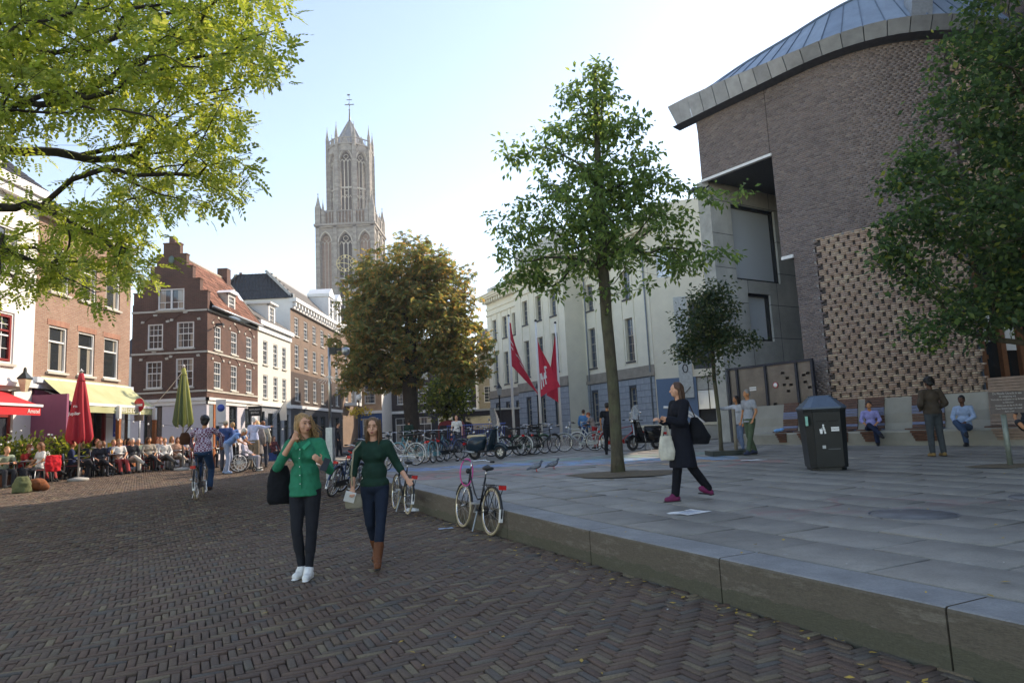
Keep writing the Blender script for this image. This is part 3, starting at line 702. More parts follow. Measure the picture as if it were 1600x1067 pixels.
for i, (a, b) in enumerate(zip(posts[:-1], posts[1:])):
    ops = []
    if i >= 2:
        rr = random.Random(i)
        cells = [(.55, 2.45), (.72, 2.25), (.58, 2.02), (.85, 2.0), (.72, 1.78), (.8, 1.28), (.5, 1.05), (.86, 1.0), (.12, 1.35), (.6, .6)] if i == 2 else [(.15, 2.3), (.42, 2.35), (.2, 2.05), (.45, 1.85), (.15, 1.4), (.4, 1.1), (.25, .8)]
        w_ = b-a
        for cx, cz in cells: ops.append((cx*w_/1.3 if i == 2 else cx*w_/.66*.66, (cx*w_/1.3 if i == 2 else cx*w_/.66*.66)+.15, cz, cz+.09))
        ops = [(x0+.05, x1+.05, c_, d_) for x0, x1, c_, d_ in ops if x1+.05 < w_-.1]
    m = fwall(b-a-.09, FH+.06, ops, .02, -.1); m.build('panel', M_sheet, fe, (a+.045, .01, 0))
    if ops: m = MB(); m.quad((a+.045, .2, 0), (b-.045, .2, 0), (b-.045, .2, FH), (a+.045, .2, FH)); m.build('backing', M_mort2, fe)
m = MB(); m.box(.95, 1.25, -.012, -.002, 1.95, 2.09); sg = m.build('sign', M_white, fe); text('PIERSON', .075, M_black, sg, (1.1, -.014, 2.02))
m = MB(); m.lathe([(.11, 0), (.11, .006)], 24); rg = m.build('round_sign', M_red, fe, (2.1, -.004, 2.08), (R(90), 0, 0)); m = MB(); m.lathe([(.085, .0), (.085, .004)], 24); m.build('sign_face', M_white, rg, (0, 0, .006))
m = MB(); m.box(1.72-.03, 1.72+.03, -.08, -.05, 1.02, 1.14); m.build('lock', M_white, fe)
# ================================================================ bench wall
BP = [(7.95, 24.3), (8.45, 23.5), (9.2, 22.0), (10.05, 20.5), (11.15, 18.95), (12.35, 17.4), (13.6, 16.1)]
def bench_run():
    base = empty('concrete_bench_wall', (10, 20.5, .5), label='long pale concrete seat wall with timber seats below the brick hall', cat='bench')
    bi = Matrix.Translation((-10, -20.5, -.5)); BC = catmull(BP, 6); sg = np.concatenate([[0], np.cumsum(np.linalg.norm(np.diff(BC, axis=0), axis=1))])
    def P(s, off, z):
        x = np.interp(s, sg, BC[:, 0]); y = np.interp(s, sg, BC[:, 1]); x2 = np.interp(s+.05, sg, BC[:, 0]); y2 = np.interp(s+.05, sg, BC[:, 1]); x1 = np.interp(s-.05, sg, BC[:, 0]); y1 = np.interp(s-.05, sg, BC[:, 1])
        tx, ty = x2-x1, y2-y1; l = math.hypot(tx, ty); return Vector((x+(-ty/l)*off, y+(tx/l)*off, z))
    # section: (offset back from front foot, height above ground)
    sec = [(.12, -.1), (.06, .12), (.0, .36), (.02, .42), (.52, .42), (.60, .62), (.62, .9), (.74, 1.36), (.95, 1.36), (.95, -.1)]
    Ltot = sg[-1]; n = 40; m = MB(); vs = []
    for i in range(n+1):
        s = Ltot*i/n
        for o, z in sec: p = P(s, o, 0); vs.append((p.x, p.y, plazaZ(p.x, p.y)*0+.52+z if z > 0 else .3))
    ns = len(sec); m.add(vs, [(i*ns+j, (i+1)*ns+j, (i+1)*ns+j+1, i*ns+j+1) for i in range(n) for j in range(ns-1)])
    m.add(vs[:ns], [tuple(range(ns))]); m.add(vs[-ns:], [tuple(range(ns-1, -1, -1))])
    w_ = m.build('seat_wall', mat('pale cast concrete', srgb('#8d8a80'), .8, var=.18, scale=1.5, obj=False), fix=True); w_.parent = base; w_.matrix_parent_inverse = bi
    wd = mat('red brown slat', (.10, .045, .028), .5, var=.35, scale=7, obj=False); wb = mat('blue glazed slat', (.13, .15, .23), .35, var=.2, obj=False); wp = mat('bleached slat', (.27, .19, .14), .7, var=.25, scale=7, obj=False)
    groups = [(1.25, 1.85, 0), (2.15, 4.1, 0), (4.35, 4.95, 0), (5.75, 6.6, 0), (7.7, 8.75, 1), (9.6, 10.6, 0)]
    for gi, (a, b, pale) in enumerate(groups):
        th = empty('timber_seat', tuple(P((a+b)/2, .3, .94)), label=None); th.parent = base; th.matrix_parent_inverse = bi
        ti = Matrix.Translation(-Vector(th.location))
        def slat(o0, z0, o1, z1, mt, a_=a, b_=b):
            q = MB(); k = 4
            for j in range(k):
                s0 = a_+(b_-a_)*j/k; s1 = a_+(b_-a_)*(j+1)/k
                A, B, C, D = P(s0, o0, .52+z0), P(s1, o0, .52+z0), P(s1, o1, .52+z1), P(s0, o1, .52+z1)
                nn = (B-A).cross(D-A).normalized()*-.035
                if nn.z < 0 and abs(z1-z0) < .02: nn = -nn
                if abs(z1-z0) >= .02 and nn.y > 0: nn = -nn
                q.add([A, B, C, D, A+nn, B+nn, C+nn, D+nn], [(3, 2, 1, 0), (4, 5, 6, 7), (0, 1, 5, 4), (2, 3, 7, 6), (1, 2, 6, 5), (0, 4, 7, 3)])
            o = q.build('slat', mt); o.parent = th; o.matrix_parent_inverse = ti
        for k in range(4):   # front apron, raked
            z = .12+k*.075; slat(.055-k*.018, z, .04-k*.018, z+.062, wp if pale else wd, a+.25-k*.03, b-.05+k*.02)
        for k in range(5): slat(.03+k*.1, .43, .118+k*.1, .43, wb if k > 2 else wd)
        top = 1.75 if pale else 1.42
        z = .47; k = 0
        while z < top-.06:
            o = float(np.interp(z, [.42, .62, .9, 1.36, 1.8], [.50, .585, .605, .72, .78])); o2 = float(np.interp(z+.065, [.42, .62, .9, 1.36, 1.8], [.50, .585, .605, .72, .78]))
            slat(o, z, o2, z+.065, wb if k in (1, 5, 6, 7) and not pale else (wp if pale else wd)); z += .078; k += 1
    return base
bench_run()
# ================================================================ windows and facades for the older buildings
WC = {}
def window_mesh(w_, h_, kind, fm, gm):
    key = (round(w_, 2), round(h_, 2), kind, fm.name, gm.name)
    if key in WC: return WC[key]
    o = MB(); f = .07; d = .09
    for a, b, c, e in ((-w_/2, w_/2, 0, f), (-w_/2, w_/2, h_-f, h_), (-w_/2, -w_/2+f, f, h_-f), (w_/2-f, w_/2, f, h_-f)): o.box(a, b, -.02, d, c, e)
    bars = MB(); sash = []
    i0, i1 = -w_/2+f, w_/2-f
    if kind == 'sash':   # high mid rail, top light, one muntin
        zt = h_*.66; o.box(i0, i1, 0, d-.02, zt-.03, zt+.03); sash = [(i0, i1, f, zt-.03), (i0, i1, zt+.03, h_-f)]
    elif kind == 'grid':
        zt = h_*.55; o.box(i0, i1, 0, d-.02, zt-.025, zt+.025); sash = [(i0, i1, f, zt-.025), (i0, i1, zt+.025, h_-f)]
        for k in (1, 2): x = i0+(i1-i0)*k/3; bars.box(x-.012, x+.012, .02, .05, f, h_-f)
        for z in (h_*.3, h_*.77): bars.box(i0, i1, .022, .048, z-.012, z+.012)
    elif kind == 'tall':
        zt = h_*.6; o.box(i0, i1, 0, d-.02, zt-.03, zt+.03); sash = [(i0, i1, f, zt-.03), (i0, i1, zt+.03, h_-f)]
        bars.box(-.014, .014, .02, .05, f, h_-f)
        for z in (h_*.2, h_*.4, h_*.8): bars.box(i0, i1, .022, .048, z-.013, z+.013)
    elif kind == 'double':
        o.box(-.05, .05, 0, d, f, h_-f); sash = [(i0, -.05, f, h_-f), (.05, i1, f, h_-f)]
        for z in (h_*.36,): bars.box(i0, i1, .022, .048, z-.015, z+.015)
        for x in (-w_/4, w_/4): bars.box(x-.012, x+.012, .02, .05, f, h_*.36)
    elif kind == 'shop':
        zt = h_*.72; o.box(i0, i1, 0, d-.02, zt-.04, zt+.04); sash = [(i0, i1, f, zt-.04), (i0, i1, zt+.04, h_-f)]
        bars.box(-.015, .015, .02, .05, f, h_-f)
    me = o.mesh('window', fm); bm_ = bars.mesh('glazing_bar', fm) if bars.f else None; ps = []
    for (a, b, c, e) in sash:
        p = MB(); p.quad((a, .055, c), (b, .055, c), (b, .055, e), (a, .055, e)); ps.append(p.mesh('pane', gm))
    sl = MB(); sl.box(-w_/2-.07, w_/2+.07, -.09, .06, -.09, -.002); slm = sl.mesh('sill', M_stone)
    WC[key] = (me, bm_, ps, slm); return WC[key]
def add_window(root, x, z, w_, h_, y=.1, kind='sash', fm=None, gm=None, rot=0, sill=True, ox=0, oy=0):
    me, bm_, ps, slm = window_mesh(w_, h_, kind, fm or M_white, gm or M_glass)
    c, s = math.cos(rot), math.sin(rot); X = ox+x*c-y*s; Y = oy+x*s+y*c
    o = link('window', me, root, (X, Y, z), (0, 0, rot))
    if bm_: link('glazing_bar', bm_, o)
    for p in ps: link('pane', p, o)
    if sill: link('sill', slm, o, (0, -min(.25, abs(y)), 0))
    return o
def wall(root, name, W, H, ops, m_, ox=0, oy=0, rot=0, t=.22, z0=0.0, y0=0.0):
    mb = fwall(W, H, ops, t, z0, y0); c, s = math.cos(rot), math.sin(rot)
    mb.v = [(ox+x*c-y*s, oy+x*s+y*c, z) for x, y, z in mb.v]; return mb.build(name, m_, root)
def ops_of(ws): return [(x-w_/2, x+w_/2, z, z+h_) for x, z, w_, h_ in ws]
# ================================================================ CITY HALL
chA = Vector((-2.8, 78.6)); chB = Vector((10.6, 52.7)); chd = (chB-chA).normalized(); CHL = (chB-chA).length
ch = empty('city_hall', (chA.x, chA.y, 0), math.atan2(chd.y, chd.x), label='cream neoclassical town hall with grey rusticated ground floor and heavy cornice', cat='building')
M_chc = mat('cream stucco', srgb('#dcd7c3'), .75, var=.07, scale=1.2, bump=.08)
M_chg = mat('blue grey ashlar', srgb('#9099a1'), .8, var=.18, scale=2, bump=.25)
M_chs = mat('weathered sandstone band', srgb('#8f887c'), .8, var=.2, scale=2)
M_frm = mat('bleached window frame', srgb('#a8a291'), .6)
G_ch = glass_mat('town hall window glass', (.05, .07, .10), .03)
def rustic(x0, x1, z0, z1, y, ops, rowh=.5, blk=1.0):
    """ashlar blocks, each standing proud of its joint"""
    out_ = []; zi = 0; z = z0
    while z < z1-.05:
        h = min(rowh, z1-z); off = (zi % 2)*blk/2; x = x0-off
        while x < x1:
            a, b = max(x, x0)+.015, min(x+blk, x1)-.015; x += blk
            segs = [(a, b)]
            for (o0, o1, p0, p1) in ops:
                if p0 < z+h-.02 and p1 > z+.02:
                    ns = []
                    for (s0, s1) in segs:
                        if s1 <= o0 or s0 >= o1: ns.append((s0, s1)); continue
                        if s0 < o0: ns.append((s0, o0))
                        if s1 > o1: ns.append((o1, s1))
                    segs = ns
            out_ += [(s0, s1, z+.015, z+h-.015) for s0, s1 in segs if s1-s0 > .08]
        z += h; zi += 1
    return out_
ch_single = 0
def ch_section(x0, x1, yo, cols, gcols):
    global ch_single
    W = x1-x0; ops = ops_of([(c-x0, 6.45, 1.05, 3.5) for c in cols]+[(c-x0, 11.55, 1.05, 2.35) for c in cols])
    gops = ops_of([(c-x0, 1.7, 1.0, 2.6) for c in gcols])
    wall(ch, 'wall', W, 16.0, ops, M_chc, x0, yo, 0, .3, 5.9)
    wall(ch, 'ground_floor_wall', W, 5.5, gops, mat('deep ashlar joint', srgb('#4a4f55'), .9), x0, yo, 0, .3, 0)
    blk = rustic(x0, x1, .5, 5.0, yo, [(a+x0, b+x0, c, d) for a, b, c, d in gops])
    rest = MB()
    for (a, b, c, d) in blk:
        if ch_single < 300 and b-a > .3:
            m = MB(); m.box(0, b-a, -.05, .01, 0, d-c); m.build('ashlar_block', M_chg, ch, (a, yo, c)); ch_single += 1
        else: rest.box(a, b, yo-.05, yo+.01, c, d)
    if rest.f: tag(rest.build('ashlar_blocks', M_chg, ch), kind='stuff')
    m = MB(); m.box(x0-.05, x1+.05, yo-.16, yo, 5.05, 5.32); m.box(x0-.03, x1+.03, yo-.08, yo, 5.32, 5.9); m.build('string_course', M_chs, ch); m = MB(); m.box(x0-.02, x1+.02, yo-.1, yo, 0, .5); m.build('plinth', M_chs, ch)
    for c in cols:
        for z, h in ((6.45, 3.5), (11.55, 2.35)):
            o = add_window(ch, c, z, 1.05, h, .22+yo, 'tall', M_frm, G_ch, sill=False)
            s = MB(); s.box(-.62, .62, -.30, -.05, -.14, -.005); s.build('sill', mat('dark sill stone', (.07, .07, .07), .7), o)
        pn = MB()   # raised surround panel between the rows
        for sx in (-.78, .78): pn.box(c+sx-.05, c+sx+.05, yo-.06, yo, 6.2, 14.6)
        pn.build('pilaster_strip', M_chc, ch)
    for c in gcols: add_window(ch, c, 1.7, 1.0, 2.6, .2+yo, 'tall', M_frm, G_ch, sill=True)
    m = MB(); m.box(x0-.1, x1+.1, yo-.12, yo, 14.55, 14.75); m.box(x0-.1, x1+.1, yo-.1, yo, 15.2, 15.5)
    m.box(x0-.5, x1+.5, yo-.75, yo+.2, 16.35, 16.55); m.box(x0-.6, x1+.6, yo-.9, yo+.2, 16.55, 16.8); m.box(x0-.7, x1+.7, yo-1.0, yo+.2, 16.8, 16.9)
    x = x0+.1
    while x < x1: m.box(x, x+.26, yo-.6, yo, 15.95, 16.35); x += .62
    m.build('cornice', M_chc, ch)
    m = MB(); m.box(x0, x1, yo+.2, yo+.6, 16.9, 17.9 if yo == 0 else 19.2); m.build('attic_wall', mat('pale attic render', srgb('#b9bab4'), .8), ch)
ch_section(0, 10.9, 0, [1.9, 4.5, 6.9, 9.4], [1.9, 4.5, 6.9, 9.4])
ch_section(10.9, 20.3, -2.0, [13.0, 15.7, 18.4], [13.0, 15.7, 18.4])
ch_section(20.3, 29.6, 0, [21.4, 23.9, 26.8], [21.4, 23.9, 26.8])
m = MB()
for x in (10.9, 20.3): m.quad((x, -2, 0), (x, 0, 0), (x, 0, 16.4), (x, -2, 16.4))
m.quad((0, 0, 0), (0, 16, 0), (0, 16, 16.5), (0, 0, 16.5)); m.quad((29.6, 0, 0), (29.6, 16, 0), (29.6, 16, 16.5), (29.6, 0, 16.5)); m.quad((0, 16, 0), (29.6, 16, 0), (29.6, 16, 16.5), (0, 16, 16.5)); m.build('side_wall', M_chc, ch)
m = MB(); m.quad((-.3, 0, 17), (29.9, 0, 17), (29.9, 16, 17), (-.3, 16, 17)); m.build('roof', mat('lead roof', srgb('#6d7478'), .6), ch)
for x, y in ((20.75, -.1), (29.2, -.1)): m = MB(); m.tube([(x, y, 0), (x, y, 16)], .06, 8); m.build('downpipe', mat('grey downpipe', srgb('#7d858a'), .5, obj=False), ch)
# annex right of the town hall
an = empty('town_hall_annex', (10.75, 52.4, 0), math.atan2(-.35, 1), label='plain cream annex with blue painted base and glass entrance', cat='building')
m = fwall(11, 18.5, [(3.3, 7.2, 5.3, 10.5), (3.1, 7.6, .0, 4.6), (.9, 2.4, 12.6, 15.2)], .4, 4.75); 
wall(an, 'wall', 11, 18.5, [(3.0, 7.2, 5.3, 10.4), (.8, 2.2, 12.6, 15.0)], M_chc, 0, 0, 0, .4, 4.75)
wall(an, 'base_wall', 11, 4.75, [(3.1, 8.2, -.1, 4.75)], mat('blue painted render', srgb('#5f7791'), .7, var=.06), 0, 0, 0, .4, 0)
m = MB(); m.box(1.9, 2.9, -.18, 0, 3.2, 10.9); pl = m.build('pilaster', mat('pale pilaster', srgb('#b4b9b6'), .75), an)
m = MB(); m.tube([(2.4+.18*math.cos(a), -.2, 5.4+.3*math.sin(a)) for a in np.linspace(0, 6.2, 14)], .04, 6); m.bar((2.2, -.2, 3.5), (2.7, -.2, 4.0), .05); m.build('ornament', M_blackm, pl)
m = MB(); m.quad((3.0, .3, 5.3), (7.2, .3, 5.3), (7.2, .3, 10.4), (3.0, .3, 10.4)); o = m.build('window', mat('dark shutter metal', (.035, .04, .05), .4, .2), an)
for k in range(1, 5): m = MB(); m.box(3.0+k*.84-.03, 3.0+k*.84+.03, .2, .3, 5.3, 10.4); m.build('mullion', M_blackm, o)
m = MB(); m.quad((.8, .3, 12.6), (2.2, .3, 12.6), (2.2, .3, 15), (.8, .3, 15)); m.build('upper_window', M_skytint, an)
ent = MB(); ent.quad((3.1, .3, 2.3), (8.2, .3, 2.3), (8.2, .3, 3.7), (3.1, .3, 3.7)); e_ = ent.build('entrance_glass', M_skytint, an)
m = MB(); m.quad((3.1, .3, 3.75), (8.2, .3, 3.75), (8.2, .3, 4.7), (3.1, .3, 4.7)); m.build('frosted_band', mat('frosted glass', srgb('#b6b8b0'), .4), e_)
for k in range(7): m = MB(); m.box(3.1+k*.84-.03, 3.1+k*.84+.03, .18, .29, 2.3, 4.7); m.build('mullion', M_blackm, e_)
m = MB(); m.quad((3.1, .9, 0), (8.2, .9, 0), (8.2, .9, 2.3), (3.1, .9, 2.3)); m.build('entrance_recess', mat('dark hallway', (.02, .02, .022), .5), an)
m = MB(); m.box(.9, 1.3, -.06, 0, 1.5, 2.5); nb = m.build('notice_case', M_blackm, an); m = MB(); m.box(.95, 1.25, -.07, -.06, 1.7, 2.35); m.build('notice', mat('bluish notice paper', srgb('#a7b4d0'), .5), nb)
m = MB(); m.quad((11, 0, 0), (11, 12, 0), (11, 12, 18.5), (11, 0, 18.5)); m.quad((0, 0, 18.5), (11, 0, 18.5), (11, 12, 18.5), (0, 12, 18.5)); m.build('side_wall', M_chc, an)
# low stone trough wall and its diagonal strut before the annex
lw = empty('basin_wall', (5.9, 33.6, .58), math.atan2(-.2, 1), label='low concrete basin wall with bright coping beside the parked scooter', cat='wall')
m = MB(); m.box(0, 4.4, 0, .35, 0, .68); m.build('basin_side', M_conc, lw); m = MB(); m.box(-.08, 4.45, -.08, .42, .68, .8); m.build('coping', mat('pale coping stone', srgb('#cfc6b0'), .7), lw)
ar = empty('white_arch_sculpture', (9.3, 37.5, .58), -.3, label='white curved steel tube arch behind the small tree', cat='sculpture')
for k in (0, .28): m = MB(); m.tube([(-.9+2.2*t_-k, 0, 1.7-1.4*t_**2+k*.0) for t_ in np.linspace(0, 1, 10)], .07, 8); m.build('arch_tube', M_white, ar)
# ================================================================ LEFT ROW (facades on the line X = -17, seen from the right)
ROT = math.pi/2
M_bw = brick_mat('warm brown brick', srgb('#98705c'), srgb('#aa8670'), srgb('#a0907f'), stain=.2)
M_br = brick_mat('old red brown brick', srgb('#5e3d31'), srgb('#70483a'), srgb('#6a5a50'), stain=.35)
def tile_mat(name, c1, c2, sc=1.0):
    t = NT(name); P = t.n('TexCoord').outputs['Object']; sp = t.n('SeparateXYZ'); t.l(P, sp.inputs[0])
    cx = t.n('CombineXYZ'); t.l(t.math('ADD', sp.outputs[0], t.math('MULTIPLY', sp.outputs[1], 0 if sc < 0 else 1)), cx.inputs[0]); t.l(sp.outputs[2], cx.inputs[1])
    b = t.n('TexBrick'); t.l(cx.outputs[0], b.inputs['Vector']); b.inputs['Scale'].default_value = 1; b.inputs['Brick Width'].default_value = .24; b.inputs['Row Height'].default_value = .2; b.inputs['Mortar Size'].default_value = .012
    b.inputs['Color1'].default_value = (*c1, 1); b.inputs['Color2'].default_value = (*c2, 1); b.inputs['Mortar'].default_value = (*dk(c1, .35), 1); b.inputs['Mortar Smooth'].default_value = .6
    c = t.mix(1, b.outputs[0], t.ramp(t.noise(P, 1.6, 7, .7), [(.3, (.6,)*3), (.7, (1.2,)*3)]), 'MULTIPLY')
    t.base(c, .8); t.bump(t.math('SUBTRACT', 1.0, b.outputs['Fac']), .6, .04); return t.m
M_tile = mat('orange clay pantile', srgb('#8f6350'), .85, rnd=.45, scale=3, var=.4, bump=.2)
M_tileg = mat('grey glazed pantile', srgb('#74706a'), .7, rnd=.25, scale=5, bump=.2)
def tile_roof(root, name, a, b, c, d, m_, cap=300, tw=.26, tl=.34, pname='roof_tile'):
    """pantiles over the quad a-b (eaves) to d-c (ridge); a,b,c,d Vectors in root space"""
    a, b, c, d = map(Vector, (a, b, c, d)); mb = MB(); mb.quad(a, b, c, d); base = mb.build(name, mat('roof underlay', (.05, .04, .035), .9), root)
    up = ((d-a)+(c-b))/2; along = (b-a); nrows = max(2, int(up.length/tl)); N = along.cross(up).normalized(); 
    if N.z < 0: N = -N
    pr = MB(); k = 5; L = tl*1.12
    for i in range(k+1):
        x = tw*1.02*i/k; h = .018+.026*math.sin(2*math.pi*i/k+.4)
        pr.v += [(x, 0, h+.022), (x, L, h), (x, 0, 0)]
    for i in range(k): pr.f += [(3*i, 3*i+3, 3*i+4, 3*i+1), (3*i+2, 3*i+5, 3*i+3, 3*i)]
    pr.mi = [0]*len(pr.f); pr.sm = [False]*len(pr.f)
    pm = pr.mesh(pname, m_); cnt = 0; rest = MB(); items = []
    for r_ in range(nrows):
        t0 = r_/nrows; A = a.lerp(d, t0); B = b.lerp(c, t0); W = (B-A).length; n = int(W/tw)
        if n < 1: continue
        U = (B-A).normalized(); V = up.normalized()
        for j in range(n): items.append((A+U*(j*W/n), U, V))
    for q, (O, U, V) in enumerate(items):
        N2 = U.cross(V).normalized()
        if N2.z < 0: N2 = -N2
        V2 = N2.cross(U); 
        Mx = Matrix(((U.x, V2.x, N2.x, O.x), (U.y, V2.y, N2.y, O.y), (U.z, V2.z, N2.z, O.z), (0, 0, 0, 1)))
        if q < cap: o = link(pname, pm, root); o.matrix_basis = Mx
        else: rest.add([Mx @ Vector(v) for v in pr.v], pr.f)
    if rest.f: tag(rest.build(pname+'s', m_, root), kind='stuff')
    return base
# --- white house at the left edge
wh = empty('white_house', (-17, 14, .4), ROT, label='white plastered house with red framed windows at the left edge', cat='house')
wws = [(8.35, 4.1, 1.35, 1.75), (5.6, 4.1, 1.35, 1.75), (8.35, 7.2, 1.3, 1.6), (5.6, 7.2, 1.3, 1.6), (8.55, 0.2, 1.2, 3.0), (5.8, .6, 1.8, 2.4)]
M_wpl = mat('white plaster', srgb('#e9e6df'), .7, var=.05, scale=1.5)
wall(wh, 'wall', 10, 10.2, ops_of(wws), M_wpl, 0, 0)
M_redf = mat('red window paint', srgb('#8c2f2a'), .4, var=.08)
for x, z, w_, h_ in wws[:4]: add_window(wh, x, z, w_, h_, .06, 'grid', M_white, M_glassc)
for x, z, w_, h_ in wws[:2]: add_window(wh, x, z+.1, w_-.2, h_-.2, .05, 'sash', M_redf, M_glassc, sill=False)
add_window(wh, 8.55, .2, 1.2, 3.0, .1, 'shop', M_redf, M_glass, sill=False); add_window(wh, 5.8, .6, 1.8, 2.4, .1, 'shop', M_redf, M_glass)
m = MB(); m.box(4.5, 10, -.16, 0, 3.35, 3.5); m.box(4.5, 10, -.10, 0, 3.5, 3.62); m.box(0, 10, -.35, 0, 10.2, 10.5); m.box(0, 10, -.25, 0, 9.9, 10.2); m.build('cornice', M_white, wh)
tile_roof(wh, 'roof', (0, -.3, 10.5), (10, -.3, 10.5), (10, 4, 14), (0, 4, 14), mat('dark roof tile', (.05, .05, .055), .6, rnd=.2), 0)
m = MB(); m.quad((10, 0, 0), (10, 8, 0), (10, 8, 10.5), (10, 0, 10.5)); m.add([(10, -.3, 10.5), (10, 8, 10.5), (10, 4, 14)], [(0, 1, 2)]); m.quad((0, 8, 0), (10, 8, 0), (10, 8, 14), (0, 8, 14)); m.build('gable_wall', M_wpl, wh)
m = MB(); m.box(6.9, 8.5, .3, 2.2, 10.8, 12.4); m.build('dormer', M_wpl, wh)
# red awning of the house
aw = empty('red_awning', (-17, 20.4, 3.0), ROT, label='small red canvas awning on the white house at the left edge', cat='awning')
m = MB(); m.add([(0, 0, .55), (2.2, 0, .55), (2.2, -1.3, 0), (0, -1.3, 0)], [(3, 2, 1, 0)]); m.add([(0, 0, .57), (2.2, 0, .57), (2.2, -1.3, .02), (0, -1.3, .02)], [(0, 1, 2, 3)]); m.quad((0, -1.31, 0), (2.2, -1.31, 0), (2.2, -1.31, -.3), (0, -1.31, -.3)); m.quad((2.2, 0, .55), (2.2, -1.3, 0), (2.2, -1.3, -.05), (2.2, 0, .4)); m.build('canvas', mat('red canvas', srgb('#c9252b'), .8, var=.1), aw)
m = MB(); m.box(-.02, 2.25, -1.36, -1.26, -.02, .06); m.build('front_bar', M_white, aw)
text('Amstel', .2, M_white, aw, (1.85, -1.33, -.17))
# wall lantern
ln = empty('wall_lantern', (-16.55, 23.0, 3.55), 0, label='square old street lantern on the corner of the white house', cat='lamp')
m = MB(); m.lathe([(.09, 0), (.2, .42), (.17, .44), (.05, .62), (.02, .64), (.02, .8), (.0, .82)], 4, ph=.78, smooth=False); m.build('lantern_glass', mat('yellowed lantern glass', srgb('#c8bd9c'), .3), ln)
m = MB(); m.lathe([(.22, .42), (.24, .45), (.06, .66), (.04, .8), (.0, .84)], 4, ph=.78, smooth=False); m.box(-.45, 0, -.02, .02, .02, .06); m.build('lantern_frame', M_dark, ln)
# --- brick house with the cafe
cf = empty('cafe_house', (-17, 24.0, .4), ROT, label='brown brick house over a cafe with green awning', cat='house')
CW = 6.05
cws = [(1.28, 4.02, 1.05, 1.72), (3.0, 4.02, 1.05, 1.72), (4.68, 4.02, 1.05, 1.72), (1.28, 7.0, 1.05, 1.75), (3.0, 7.0, 1.05, 1.75), (4.68, 7.0, 1.05, 1.75)]
wall(cf, 'wall', CW, 9.7, ops_of(cws), M_bw, 0, 0, z0=3.75)
for x, z, w_, h_ in cws: add_window(cf, x, z, w_, h_, .06, 'sash', M_white, M_glassc)
M_sold = brick_mat('upright brick course', srgb('#a0664f'), srgb('#b47a60'), srgb('#a58f7d'), .07, .3)
for x, z, w_, h_ in cws: m = MB(); m.box(x-.62, x+.62, -.012, .02, z+h_+.0, z+h_+.22); m.build('soldier_course', M_sold, cf)
m = MB(); m.box(-.03, CW+.03, -.2, 0, 3.55, 3.75); m.box(-.03, CW+.03, -.12, 0, 3.35, 3.55); m.build('shop_cornice', mat('pale blue grey paint', srgb('#c3ccd4'), .5), cf)
m = MB(); m.box(-.05, CW+.05, -.3, .3, 9.7, 10.0); m.build('cornice', M_white, cf)
tile_roof(cf, 'roof', (0, -.2, 10.0), (CW, -.2, 10.0), (CW, 4, 12.6), (0, 4, 12.6), mat('dark roof tile', (.05, .05, .055), .6, rnd=.2), 0)
m = MB(); m.quad((0, 0, 0), (0, 8, 0), (0, 8, 10), (0, 0, 10)); m.quad((CW, 0, 0), (CW, 8, 0), (CW, 8, 10), (CW, 0, 10)); m.quad((0, 8, 0), (CW, 8, 0), (CW, 8, 12), (0, 8, 12)); m.build('side_wall', M_bw, cf)
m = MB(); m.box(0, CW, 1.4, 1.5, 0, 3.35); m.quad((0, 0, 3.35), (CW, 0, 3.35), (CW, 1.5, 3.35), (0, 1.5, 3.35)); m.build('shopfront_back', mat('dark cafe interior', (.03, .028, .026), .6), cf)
m = MB(); m.box(0, .12, -1.25, 0, 0, 3.1); m.box(.12, .9, -.02, .06, .0, 3.3); m.build('purple_wall', mat('purple paint', srgb('#8a4a66'), .6, var=.08), cf)
m = MB(); m.box(4.3, 5.7, -.05, .05, 0, 3.3); pnl = m.build('white_shop_panel', M_white, cf); m = MB(); m.box(4.22, 4.32, -.07, .05, 0, 3.3); m.build('red_door_post', M_redf, cf)
m = MB(); m.box(4.85, 5.3, -.06, -.045, 1.6, 2.7); o = m.build('blue_poster', mat('blue poster print', srgb('#2b3f9c'), .5, obj=False), pnl); text('FREE', .14, M_white, o, (5.07, -.065, 2.55)); text('TO DAY', .09, M_white, o, (5.07, -.065, 1.75))
m = MB(); m.box(4.5, 5.5, -.06, -.045, .85, 1.35); o = m.build('yellow_poster', mat('yellow poster print', srgb('#e8c62c'), .5, obj=False), pnl)
m = MB(); m.box(4.6, 5.35, -.066, -.061, 1.0, 1.2); m.build('poster_print', M_white, o)
for x, w_ in ((1.5, .9), (2.6, .9), (3.6, .9)): add_window(cf, x, .9, w_, 2.2, .5, 'shop', M_wood, M_glass, sill=False)
m = MB()
for x in (2.05, 3.15, 4.1): m.box(x-.06, x+.06, .35, .5, 0, 3.3)
m.box(.9, 4.2, .35, .5, 0, .85); m.build('shopfront_frame', M_wood, cf)
# green awning
ag = empty('green_awning', (-17, 24.3, 4.2), ROT, label='wide light green cafe awning with white lettering', cat='awning')
AWL = 5.55; t = NT('light green canvas'); P = t.n('TexCoord').outputs['Object']; c = t.ramp(t.noise(P, 1.1, 4), [(.3, srgb('#a3a676')), (.7, srgb('#b7b98e'))]); t.base(c, .8); M_gcan = t.m
m = MB(); N_ = 12; vs = []
for i in range(N_+1):
    for j in range(5): tt = j/4; vs.append((AWL*i/N_, -.08-1.15*tt, -.98*tt-.05*math.sin(tt*math.pi)*(1+.3*math.sin(i*1.3))))
m.add(vs, [(i*5+j, i*5+j+1, (i+1)*5+j+1, (i+1)*5+j) for i in range(N_) for j in range(4)], True); m.build('canvas', M_gcan, ag)
m = MB(); vs = []
for i in range(25): x = AWL*i/24; vs += [(x, -1.26+.012*math.sin(i*1.7), -1.06), (x, -1.26+.02*math.sin(i*1.7+.5), -1.33)]
